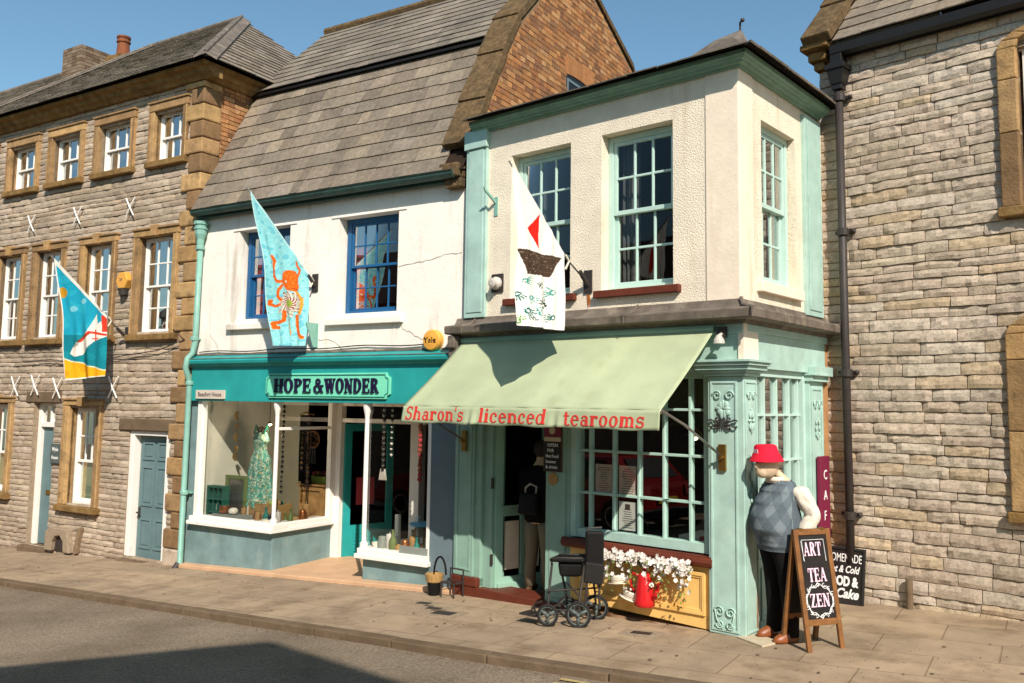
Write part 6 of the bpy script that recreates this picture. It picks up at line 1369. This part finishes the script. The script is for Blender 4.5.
# bucket planter and little chair beside the shop pier
z = gT(-3.7, .2); bk_ = lambda p: (-3.70+(p[0]+3.72)*.74, .22+(p[1]-.22)*.74, z+(p[2]-z)*.80)
t = thing('bucket', 'small yellow and black bucket hung by its rope handle at the pier foot', 'bucket', FT, (-3.70, .22, z))
a = MB(bk_); a.lathe([(.085, z+.01), (.10, z+.10), (.12, z+.235), (.0, z+.235)], -3.72, .22, 18); a.build('pot', 'black_vinyl', t)
a = MB(bk_); a.lathe([(.122, z+.19), (.13, z+.20), (.145, z+.28), (.148, z+.30), (.13, z+.30), (.12, z+.24)], -3.72, .22, 18); a.build('band', 'wicker', t)
a = MB(bk_); a.tube([(-3.66+.13*cos(x), .16, z+.30+.24*sin(x)) for x in [pi*i/10 for i in range(11)]], .016, 6); a.build('rope_handle', 'black_vinyl', t)
t = thing('boot_scraper', 'low iron frame standing at the foot of the tearoom door pilaster', 'boot scraper', FT, (-3.46, .17, gT(-3.46, .17)))
z = gT(-3.46, .17)
for (u, w_) in ((-3.56, .10), (-3.36, .10), (-3.56, .25), (-3.36, .25)): a = MB(); a.tube([(u, w_, z), (u, w_, z+(.30 if w_ < .2 else .17))], .010, 6); a.build('leg', 'black_iron', t)
a = MB(); a.tube([(-3.56, .10, z+.16), (-3.36, .10, z+.16), (-3.36, .25, z+.16), (-3.56, .25, z+.16), (-3.56, .10, z+.16)], .009, 6); a.tube([(-3.56, .10, z+.30), (-3.36, .10, z+.30)], .009, 6); a.build('rail', 'black_iron', t)
# covers and gully
for i, (u, w_, L, D_) in enumerate(((.03, .71, .17, .09), (.29, .88, .17, .09), (.53, 1.03, .24, .14), (2.68, .94, .19, .09))):
    a = MB(); P = [(u-L/2, w_-D_/2), (u+L/2, w_-D_/2), (u+L/2, w_+D_/2), (u-L/2, w_+D_/2)]
    t = thing('utility_cover', ('dark metal cover in the pavement, leftmost of three by the bucket', 'dark metal cover in the pavement, middle of three by the bucket', 'larger dark metal cover in the pavement, nearest the kerb', 'lone dark metal cover in the pavement below the yellow panel')[i], 'cover', FH, (u, w_, gz(u, w_)), 'utility covers set in the pavement')
    a.hexa([(x, y, gz(x, y)-.02) for x, y in P]+[(x, y, gz(x, y)+.012) for x, y in P]); a.build('lid', 'black_iron', t)
    P = [(u-L/2-.10, w_-D_/2-.07), (u+L/2+.10, w_-D_/2-.07), (u+L/2+.10, w_+D_/2+.07), (u-L/2-.10, w_+D_/2+.07)]
    a = MB(); a.hexa([(x, y, gz(x, y)-.02) for x, y in P]+[(x, y, gz(x, y)+.008) for x, y in P]); a.build('surround', 'mortar', t)
t = thing('gully_grate', 'iron drain grate in the gutter beside the kerb', 'drain', FH, (3.75, kerbw(3.75)+.38, gz(3.7, 2.4, -.06)))
a = MB()
for k in range(9):
    u = 3.42+k*.08; a.hexa([(x, y, gz(x, y, d)) for d in (-.09, -.045) for x, y in ((u, kerbw(u)+.16), (u+.045, kerbw(u)+.16), (u+.045, kerbw(u)+.60), (u, kerbw(u)+.60))])
a.build('bars', 'black_iron', t)
# mobility walker with black seat and backrest parked at the yellow panel
t = thing('wheeled_walker', 'folding wheeled walker with black padded seat parked before the yellow panel', 'walker', FT, (-1.6, .45, gT(-1.6, .45)))
WX = [(-1.66, .72), (-1.40, .58), (-1.74, .30), (-1.46, .20)]       # front left, front right, rear left, rear right
z = gT(-1.6, .45)
def wheel(c, r, par, nm, ax):
    an = ax; d = Vector((cos(an), sin(an), 0)); c = Vector(c)
    o = MB(); N = 26
    def cir(rr, off): return [c+rr*cos(2*pi*i/N)*d+Vector((0, 0, rr*sin(2*pi*i/N)))+Vector((-d.y, d.x, 0))*off for i in range(N+1)]
    o.tube(cir(r-.014, 0), .014, 7, cap=False); w_ = o.build(nm, 'rubber', par, smooth=True)
    o = MB(); o.tube(cir(r-.03, 0), .007, 5, cap=False)
    for k in range(3): o.tube([c, c+(r-.03)*(cos(k*2.094+.5)*d+Vector((0, 0, sin(k*2.094+.5))))], [.022, .014], 6)
    o.tube([c-Vector((-d.y, d.x, 0))*.03, c+Vector((-d.y, d.x, 0))*.03], .018, 8); o.build('rim', 'plaque_grey', w_, smooth=True)
AX = atan2(-.14, .26)
for (u, w_), r in zip(WX, (.105, .125, .105, .125)): wheel((u, w_, z+r), r, t, 'wheel', AX+pi/2 if False else AX)
hi = z+.56
fr = MB()
FLp, FRp, RLp, RRp = [Vector((u, w_, z+.11)) for u, w_ in WX]
T1, T2, T3, T4 = Vector((-1.72, .58, hi-.01)), Vector((-1.46, .43, hi)), Vector((-1.80, .36, hi-.01)), Vector((-1.54, .22, hi))
for a_, b_ in ((FLp, T1), (FRp, T2+Vector((.02, 0, 0))), (RLp, T3), (RRp, T4+Vector((.03, 0, 0)))): fr.tube([a_, a_+(b_-a_)*.2+Vector((0, 0, .06)), b_], .012, 7)
fr.tube([FLp+Vector((0, 0, .05)), FRp+Vector((0, 0, .05))], .009, 6); fr.tube([RLp+Vector((0, 0, .05)), RRp+Vector((0, 0, .05))], .009, 6); fr.tube([FLp+Vector((0, 0, .05)), RLp+Vector((0, 0, .05))], .009, 6); fr.tube([FRp+Vector((0, 0, .05)), RRp+Vector((0, 0, .05))], .009, 6)
fr.tube([FLp+Vector((-.0, 0, .22)), RRp+Vector((0, 0, .20))], .009, 6); fr.tube([RLp+Vector((0, 0, .22)), FRp+Vector((0, 0, .2))], .009, 6)
fr.build('frame', 'black_iron', t, smooth=True)
hb = MB()
hb.tube([T1+Vector((0, 0, 0)), T1+Vector((-.01, -.01, .06)), T2+Vector((0, 0, .06)), T2], .014, 7); hb.tube([T3, T3+Vector((0, 0, .06)), T4+Vector((0, 0, .06)), T4], .014, 7); hb.build('rail', 'black_iron', t, smooth=True)
st = MB(); st.hexa([T1+Vector((.06, -.04, -.12)), T2+Vector((-.02, 0, -.12)), T4+Vector((-.02, 0, -.10)), T3+Vector((.05, 0, -.10)), T1+Vector((.03, -.04, .02)), T2+Vector((.02, 0, .02)), T4+Vector((.02, 0, .02)), T3+Vector((.03, 0, .02))]); st.build('seat_bag', 'black_vinyl', t, bev=.03)
st = MB(); st.hexa([T1+Vector((-.02, .02, .025)), T2+Vector((.03, .02, .025)), T4+Vector((.03, -.02, .025)), T3+Vector((-.02, -.02, .025)), T1+Vector((-.02, .02, .065)), T2+Vector((.03, .02, .065)), T4+Vector((.03, -.02, .065)), T3+Vector((-.02, -.02, .065))]); st.build('seat', 'black_vinyl', t, bev=.015)
bk = MB(); c0, c1 = Vector((-1.43, .43, 0)), Vector((-1.28, .33, 0)); nn = Vector((.16, .20, 0)).normalized()*.05
bk.hexa([c0+Vector((0, 0, hi-.08)), c1+Vector((0, 0, hi-.10)), c1-nn+Vector((0, 0, hi-.10)), c0-nn+Vector((0, 0, hi-.08)), c0+Vector((0, 0, hi+.33)), c1+Vector((0, 0, hi+.33)), c1-nn+Vector((0, 0, hi+.33)), c0-nn+Vector((0, 0, hi+.33))]); bk.build('backrest', 'black_vinyl', t, bev=.025)
bg_ = MB(); bg_.hexa([c0+nn*.6+Vector((-.02, 0, hi-.16)), c1+nn*.6+Vector((-.02, 0, hi-.18)), c1+Vector((-.02, 0, hi-.18)), c0+Vector((-.02, 0, hi-.16)), c0+nn*.8+Vector((0, 0, hi+.04)), c1+nn*.8+Vector((.01, 0, hi+.02)), c1+Vector((.01, 0, hi+.02)), c0+Vector((0, 0, hi+.04))]); bg_.build('pocket_bag', 'rubber', t, bev=.02)
ps = MB(); ps.tube([c0+Vector((.02, -.03, hi+.22)), c0+Vector((.0, -.03, hi+.35)), c1+Vector((-.04, -.02, hi+.36))], .012, 6); ps.build('push_handle', 'black_iron', t)
for q_ in ((c1+Vector((-.05, 0, z+.15)), c1+Vector((-.07, -.02, hi))), (c0+Vector((0, 0, z+.15)), c0+Vector((.02, -.02, hi)))): ps = MB(); ps.tube(q_, .012, 6); ps.build('back_post', 'black_iron', t)
ft = MB(); ft.tube([FLp+Vector((-.05, .03, .12)), FLp+Vector((-.14, .02, .08)), FLp+Vector((-.20, .03, -.02))], .010, 6); ft.box(-1.98, -1.78, .60, .76, z+.07, z+.085); ft.build('footrest', 'black_iron', t)

# A-board
PA, PB, PC, PD = Vector((2.475, 7.40)), Vector((2.83, 7.53)), Vector((2.36, 7.74)), Vector((2.70, 7.87))
ax_ = (PB-PA).normalized(); FA = Matrix(((ax_.x, -ax_.y, 0, PA.x), (ax_.y, ax_.x, 0, PA.y), (0, 0, 1, 0), (0, 0, 0, 1)))
z = Gxy(2.6, 7.6); Wd = (PB-PA).length; Hb = .975; dpt = .17
t = thing('pavement_sign', 'wood framed chalk A-board reading ART TEA ZEN before the mannequin', 'sign', FA, (Wd/2, 0, z))
fx = lambda sgn: (lambda p: (p[0], (-dpt if sgn > 0 else -dpt)+sgn*(dpt*(1-(p[2]-z)/Hb)+p[1]), p[2]))
for sgn, lab in ((1, 'front_panel'), (-1, 'rear_panel')):
    a = MB(fx(sgn)); b0 = z+.20
    a.box(0, .045, -.015, .015, z, z+Hb); a.box(Wd-.045, Wd, -.015, .015, z, z+Hb); a.box(.0455, Wd-.0455, -.014, .014, z+Hb-.05, z+Hb-.001); a.box(.0455, Wd-.0455, -.014, .014, b0, b0+.05)
    o = a.build(lab, 'wood_frame', t, bev=.005)
    a = MB(fx(sgn)); a.box(.0456, Wd-.0456, -.008, .004, b0+.051, z+Hb-.051); a.build('board', 'chalkboard', o)
lf_ = lambda u0, z0: (lambda x, y, d: fx(1)((u0+x, .006+d, z0+y)))
a = MB(); serif(a, 'ART', lf_(.085, z+.755), .11, .002, spread=.185, gap=.03); serif(a, 'TEA', lf_(.10, z+.545), .11, .002, spread=.19, gap=.03); serif(a, 'ZEN', lf_(.09, z+.345), .105, .002, spread=.20, gap=.03); a.build('lettering', 'chalk_pink', t)
a = MB(); L_ = lambda x, y: fx(1)((x, .0075, z+y))
a.tube([L_(.075, .72), L_(.075, .885), L_(.30, .885), L_(.305, .71)], .003, 4); a.tube([L_(.08, .71), L_(.066, .88)], .002, 4)
cx_, cy_ = Wd/2, .395
for k in range(2): a.tube([L_(cx_+(.138-.008*k)*cos(q), cy_+(.125-.008*k)*sin(q)+.012*sin(q*9+k)) for q in [2*pi*i/60 for i in range(61)] if not (k and 0)], .0028, 4)
for q in [2*pi*i/16 for i in range(16)]:
    c = (cx_+.142*cos(q), cy_+.125*sin(q)); a.tube([L_(c[0]+.020*(1-j/14)*cos(j*.55+q), c[1]+.020*(1-j/14)*sin(j*.55+q)) for j in range(13)], .0026, 4)
a.build('chalk_scroll', 'chalk', t)
hg = MB(); hg.box(.06, .10, -.19, -.15, z+Hb-.01, z+Hb+.006); hg.box(Wd-.10, Wd-.06, -.19, -.15, z+Hb-.01, z+Hb+.006); hg.build('hinge', 'brass', t)
# framed blackboard against the stone wall
zb = G(FR, .2, .2)
FB = FR @ Matrix.Translation((.17, -.10, 0)) @ Matrix.Rotation(radians(0), 4, 'Z')
lean = lambda p: (p[0], p[1]+.10*(1-(p[2]-zb)/.6), p[2])
t = thing('blackboard', 'square framed blackboard lettered HOMEMADE FOOD and Cake leaning on the stone wall', 'sign', FB, (0, 0, zb))
a = MB(lean); a.ring(-.17, .275, zb, zb+.565, -.015, .015, .022); a.build('frame', 'rubber', t, bev=.003)
a = MB(lean); a.box(-.148, .253, -.01, .004, zb+.022, zb+.543); a.build('board', 'chalkboard', t)
lb_ = lambda u0, z0: (lambda x, y, d: lean((u0+x, .005+d, zb+z0+y)))
a = MB(); plain(a, 'HOMEMADE', lb_(-.135, .42), .12, width=.375); plain(a, 'Hot & Cold', lb_(-.135, .315), .10, shear=.3, width=.36, fat=.002); plain(a, 'FOOD &', lb_(-.135, .185), .13, width=.35, fat=.006); plain(a, '& Cake', lb_(-.125, .065), .13, shear=.3, width=.35, fat=.004); a.build('lettering', 'chalk', t)
# maroon vertical sign on the end post
FS2 = FT @ Matrix(((0, 1, 0, 0), (1, 0, 0, 0), (0, 0, 1, 0), (0, 0, 0, 1)))
t = thing('vertical_sign', 'narrow maroon upright sign with pale letters beside the pale stone wall', 'sign', FT, (.1, -1.75, .05))
a = MB(SD); a.box(1.62, 1.88, .06, .10, .12, 1.56); a.build('board', 'maroon', t, bev=.006)
a = MB()
for k, c in enumerate('CAFE'): plain(a, c, (lambda k: (lambda x, y, d: SD((1.70+x, .101+d, 1.32-k*.21+y))))(k), .14)
a.build('lettering', 'chalk', t)
cbd = MB(); P = [(-.05, .05), (.02, -.06), (.38, .10), (.30, .27)]; P = [(-.02, .10), (.10, -.10), (.36, .06), (.30, .28)]
cbd.hexa([(u, w_, gT(u, w_)+.0) for u, w_ in P]+[(u, w_, gT(u, w_)+.014) for u, w_ in P]); single(cbd, 'cardboard_sheet', 'cardboard', 'flat pale card lying at the feet of the mannequin', 'card', FT, (.15, .1, gT(.15, .1)))

# ================================================================== FIGURES
def human(F, name, label, cat, z, lean=.0, head_fwd=.10, belly=0., parts=(), girth=1.0, stance=.09, arms=None, head_tilt=0, scale=1.0, head_dx=0, hs=1.0, hz=1.615):
    """one continuous body grown from lofts joined by a voxel remesh; u to the side, w forwards"""
    t = thing(name, label, cat, F, (0, 0, z))
    S = lambda v: v*scale
    b = MB(lambda p: (p[0]*scale+lean*0, p[1]*scale, z+p[2]*scale))
    g = girth
    tor = [((0, 0, .78), .15*g, .12*g), ((0, .01+belly*.3, .88), .175*g, .13*g+belly*.6), ((0, .01+belly*.6, 1.0), .175*g, .125*g+belly), ((0, .01+belly*.6, 1.10), .17*g, .12*g+belly), ((0, .01+belly*.35, 1.22), .18*g, .115*g+belly*.6), ((0, .01, 1.33), .185*g, .10*g+belly*.2), ((0, .0, 1.40), .165*g, .085*g), ((0, .0, 1.45), .09, .07), ((0, head_fwd*.3, 1.50), .06, .062), ((0, head_fwd*.7, 1.55), .058, .062)]
    b.loft(tor, 20)
    hc = (head_dx, head_fwd, hz)
    b.ball(hc, (.077*hs, .098*hs, .118*hs), 18, 12); b.ball((hc[0]+.0*(hs-1)/.16, hc[1]+.045*hs, hc[2]-.055*hs), (.055*hs, .06*hs, .06*hs), 12, 8)
    b.ball((hc[0]+.01*(hs-1)/.16, hc[1]+.105*hs, hc[2]-.018), (.019, .028, .03), 8, 6)                      # nose
    for s_ in (-1, 1):
        b.ball((hc[0]+s_*.078, hc[1]-.005, hc[2]-.008), (.014, .024, .034), 8, 6)          # ears
        b.loft([((s_*stance*1.25, .0, .06), .042, .05), ((s_*stance*1.2, -.01, .25), .052, .056), ((s_*stance*1.1, .0, .44), .058, .062), ((s_*stance, .0, .62), .078, .082), ((s_*stance*.95, .0, .82), .098*g, .105*g)], 14)
        b.loft([((s_*stance*1.25, .045, .0), .045, .12), ((s_*stance*1.25, .045, .03), .048, .13), ((s_*stance*1.25, .02, .075), .04, .07)], 12)
    arms = arms or [[(-.19, 0, 1.38), (-.27, -.02, 1.12), (-.26, .06, .86)], [(.19, 0, 1.38), (.27, -.02, 1.12), (.26, .06, .86)]]
    for P in arms:
        P = [Vector(p) for p in P]; b.tube([P[0], P[0].lerp(P[1], .5), P[1], P[1].lerp(P[2], .5), P[2]], [.055, .048, .042, .038, .028], 10)
        d = (P[2]-P[1]).normalized(); s_ = d.cross(Vector((0, 1, 0))).normalized(); n_ = d.cross(s_)
        b.loft([], 4) if False else None
        c = P[2]; b.tube([c, c+d*.04, c+d*.085], [.026, .036, .032], 10)
        for f in range(4):
            o = c+d*.08+s_*(-.027+.018*f); L = (.062, .072, .068, .052)[f]
            b.tube([o, o+d*L*.5+n_*.008, o+d*L+n_*.026], [.0095, .0085, .007], 7)
        o = c+d*.03+s_*.03; b.tube([o, o+s_*.026+d*.025+n_*.01, o+s_*.03+d*.055+n_*.02], [.012, .0105, .008], 7)
    return t, b, hc, arms
# mannequin outside the tearoom
MP = Vector((2.415, 7.87)); zm = Gxy(MP.x, MP.y)+.005
FM = Matrix(((.36, .933, 0, MP.x), (-.933, .36, 0, MP.y), (0, 0, 1, 0), (0, 0, 0, 1)))
armsM = [[(-.19, -.02, 1.36), (-.26, -.12, 1.12), (-.12, -.20, .95)], [(.19, -.05, 1.36), (.25, -.17, 1.13), (.19, -.06, .93)]]
t, b, hc, armsM = human(FM, 'mannequin', 'stout mannequin in red bucket hat and grey argyle vest at the tearoom corner', 'mannequin', zm, head_fwd=.16, belly=.085, girth=1.06, arms=armsM, scale=.96, head_dx=.02, hs=1.16, hz=1.585)
b.build('body', 'skin', t, remesh=.009)
K = .96
X = lambda p: (p[0]*K, p[1]*K, zm+p[2]*K)
V1, V2, V3 = A('#68737a'), A('#7d878c'), A('#5d676e')
def vestfn(s, q):
    zz = .80+.635*q; an = 2*pi*s
    tb = [(.80, .205, .185, .02), (.86, .214, .19, .03), (.92, .222, .205, .04), (1.0, .228, .235, .055), (1.1, .222, .232, .055), (1.22, .214, .195, .04), (1.33, .208, .145, .02), (1.40, .185, .108, .005), (1.435, .13, .088, .0)]
    for p_, n_ in zip(tb, tb[1:]):
        if p_[0] <= zz <= n_[0]+1e-6:
            f = (zz-p_[0])/(n_[0]-p_[0]); f = f*f*(3-2*f); rx, ry, cy = [p_[i]+(n_[i]-p_[i])*f for i in (1, 2, 3)]
    wr = .006*noise.noise((an*2, zz*9, 3))+.008*sin(zz*60)*(1 if zz < .92 else 0)*.4
    return X(((rx+wr)*cos(an), cy+(ry+wr)*sin(an), zz))
def argyle(s, q):
    x = (s*2*pi)*.22/.105; y = (.635*q)/.15
    front = sin(2*pi*s) > -.05
    if not front: return V3 if q > .06 else V2
    a_, b_ = (x+y), (x-y)
    if q < .07: return V3
    return (V1, V2, V3, V1)[(int(floor(a_)) % 2)*2+(int(floor(b_)) % 2)]
a = MB(); a.grid(vestfn, 200, 150, argyle); a.build('vest', 'vest', t, smooth=True)
a = MB(X)
for P in armsM:
    P = [Vector(p) for p in P]; a.tube([P[0]+Vector((0, 0, .025)), P[0], P[0].lerp(P[1], .35), P[0].lerp(P[1], .75), P[1], P[1].lerp(P[2], .3), P[1].lerp(P[2], .7), P[1].lerp(P[2], .95)], [.05, .084, .084, .078, .070, .074, .068, .046], 16)
o_ = a.build('shirt', 'shirt', t, smooth=True, sub=2)
tx_ = bpy.data.textures.new('wrinkles', 'CLOUDS'); tx_.noise_scale = .05; dm_ = o_.modifiers.new('wrinkle', 'DISPLACE'); dm_.texture = tx_; dm_.strength = .022; dm_.mid_level = .5; dm_.texture_coords = 'LOCAL'
a = MB(X); a.lathe([(.102, 1.41), (.092, 1.445), (.085, 1.465), (.092, 1.462), (.108, 1.425)], -.01, .03, 18); a.build('collar', 'shirt', t, smooth=True)
a = MB(X)
for s_ in (-1, 1): a.loft([((s_*.118, .0, .045), .062, .078), ((s_*.112, -.01, .25), .070, .076), ((s_*.105, .0, .45), .080, .084), ((s_*.098, .0, .64), .098, .108), ((s_*.085, .01, .80), .118, .15), ((s_*.075, .02, .92), .125, .17)], 18)
a.build('trousers', 'trousers_black', t, smooth=True)
for s_ in (-1, 1):
    a = MB(X); a.loft([((s_*.118, .055, .0), .052, .135), ((s_*.118, .055, .02), .055, .14), ((s_*.118, .05, .05), .05, .125), ((s_*.118, .02, .085), .045, .075), ((s_*.118, .0, .10), .04, .05)], 16); a.build('shoe', 'shoe_brown', t, smooth=True)
hx_, hy_, hz_ = hc
TH = lambda p: X((hx_+(p[0]-hx_)*.97, hy_+(p[1]-hy_)*.97+(p[2]-hz_)*.10, hz_+.018+(p[2]-hz_)*.93-(p[1]-hy_)*.03))
a = MB(TH); a.lathe([(.158, hz_+.012), (.164, hz_+.004), (.160, hz_+.006), (.122, hz_+.085), (.115, hz_+.092), (.106, hz_+.150), (.088, hz_+.168), (.0, hz_+.172)], hx_, hy_, 28); a.build('bucket_hat', 'hat_red', t, smooth=True)
a = MB(TH); a.box(hx_-.03, hx_+.03, hy_+.1135, hy_+.118, hz_+.075, hz_+.125); a.build('hat_badge', 'curtain_red' if False else 'chalk_pink', t)
a = MB(TH)
for s_ in (-1, 1): a.ball((hx_+.01+s_*.034, hy_+.098, hz_-.0), (.014, .010, .008), 8, 6)
a.build('eyes', 'black_paint', t)
a = MB(TH); a.tube([(hx_-.02, hy_+.112, hz_-.07), (hx_+.01, hy_+.116, hz_-.073), (hx_+.04, hy_+.112, hz_-.07)], .006, 6); a.build('mouth', 'maroon', t)
# visitor stepping inside
pp_ = W(FT, -2.66, -.40); zp = gT(-2.66, -.40)+.06
vd = Vector((.649-.25, .761-.0)).normalized()                                                      # facing inwards
FP = Matrix(((vd.y*1.0, -vd.x*1.0, 0, pp_.x), (-vd.x, -vd.y, 0, pp_.y), (0, 0, 1, 0), (0, 0, 0, 1)))
FP = Matrix(((vd.y, -vd.x, 0, pp_.x), (-vd.x, -vd.y, 0, pp_.y), (0, 0, 1, 0), (0, 0, 0, 1)))
TP = FP.copy(); 
def facing(px_, py_, fx_, fy_):                                     # frame whose outward (w) axis is the facing direction
    l_ = hypot(fx_, fy_); fx_ /= l_; fy_ /= l_
    return Matrix(((-fy_, -fx_, 0, px_), (fx_, -fy_, 0, py_), (0, 0, 1, 0), (0, 0, 0, 1)))
FP = facing(pp_.x, pp_.y, vd.x, vd.y)
t, b, hc, armsP = human(FP, 'person', 'person in dark top and beige trousers with a shoulder bag stepping inside the tearoom doorway', 'person', zp, head_fwd=.06, arms=[[(-.19, 0, 1.38), (-.25, .06, 1.14), (-.18, .24, 1.02)], [(.19, 0, 1.38), (.25, .06, 1.14), (.18, .24, 1.02)]], scale=.96)
b.build('body', 'skin', t, remesh=.009)
X = lambda p: (p[0]*.96, p[1]*.96, zp+p[2]*.96)
a = MB(X); a.loft([((0, .01, .80), .19, .155), ((0, .01, .95), .195, .16), ((0, .01, 1.1), .19, .15), ((0, .01, 1.25), .205, .145), ((0, .0, 1.36), .205, .12), ((0, .0, 1.43), .13, .09), ((0, .01, 1.46), .08, .075)], 20)
for P in armsP: P = [Vector(p) for p in P]; a.tube([P[0]+Vector((0, 0, .02)), P[0], P[0].lerp(P[1], .5), P[1], P[1].lerp(P[2], .9)], [.05, .072, .066, .056, .044], 12)
a.build('jacket', 'dark_top', t, smooth=True)
a = MB(X)
for s_ in (-1, 1): a.loft([((s_*.115, .0, .05), .065, .075), ((s_*.11, -.01, .25), .068, .074), ((s_*.1, .0, .45), .076, .08), ((s_*.095, .0, .64), .094, .10), ((s_*.08, .01, .82), .112, .13)], 16)
a.build('trousers', 'beige_trousers', t, smooth=True)
for s_ in (-1, 1): a = MB(X); a.loft([((s_*.115, .05, .0), .05, .13), ((s_*.115, .05, .03), .052, .135), ((s_*.115, .02, .08), .045, .075)], 14); a.build('shoe', 'wood_dark', t, smooth=True)
a = MB(X); a.ball((hc[0], hc[1]-.025, hc[2]+.03), (.09, .10, .115), 16, 10); a.build('hair', 'hair_dark', t, smooth=True)
a = MB(X); a.tube([(-.02, -.155, 1.13), (-.05, -.19, 1.22), (.03, -.20, 1.25), (.10, -.18, 1.20), (.11, -.16, 1.13)], .012, 6); a.build('bag_handle', 'bulb_grey', t)
a = MB(X); a.hexa([(-.09, -.27, .90), (.17, -.27, .90), (.17, -.15, .90), (-.09, -.15, .90), (-.07, -.25, 1.14), (.15, -.25, 1.14), (.15, -.15, 1.14), (-.07, -.15, 1.14)]); a.build('bag', 'black_vinyl', t, bev=.03)
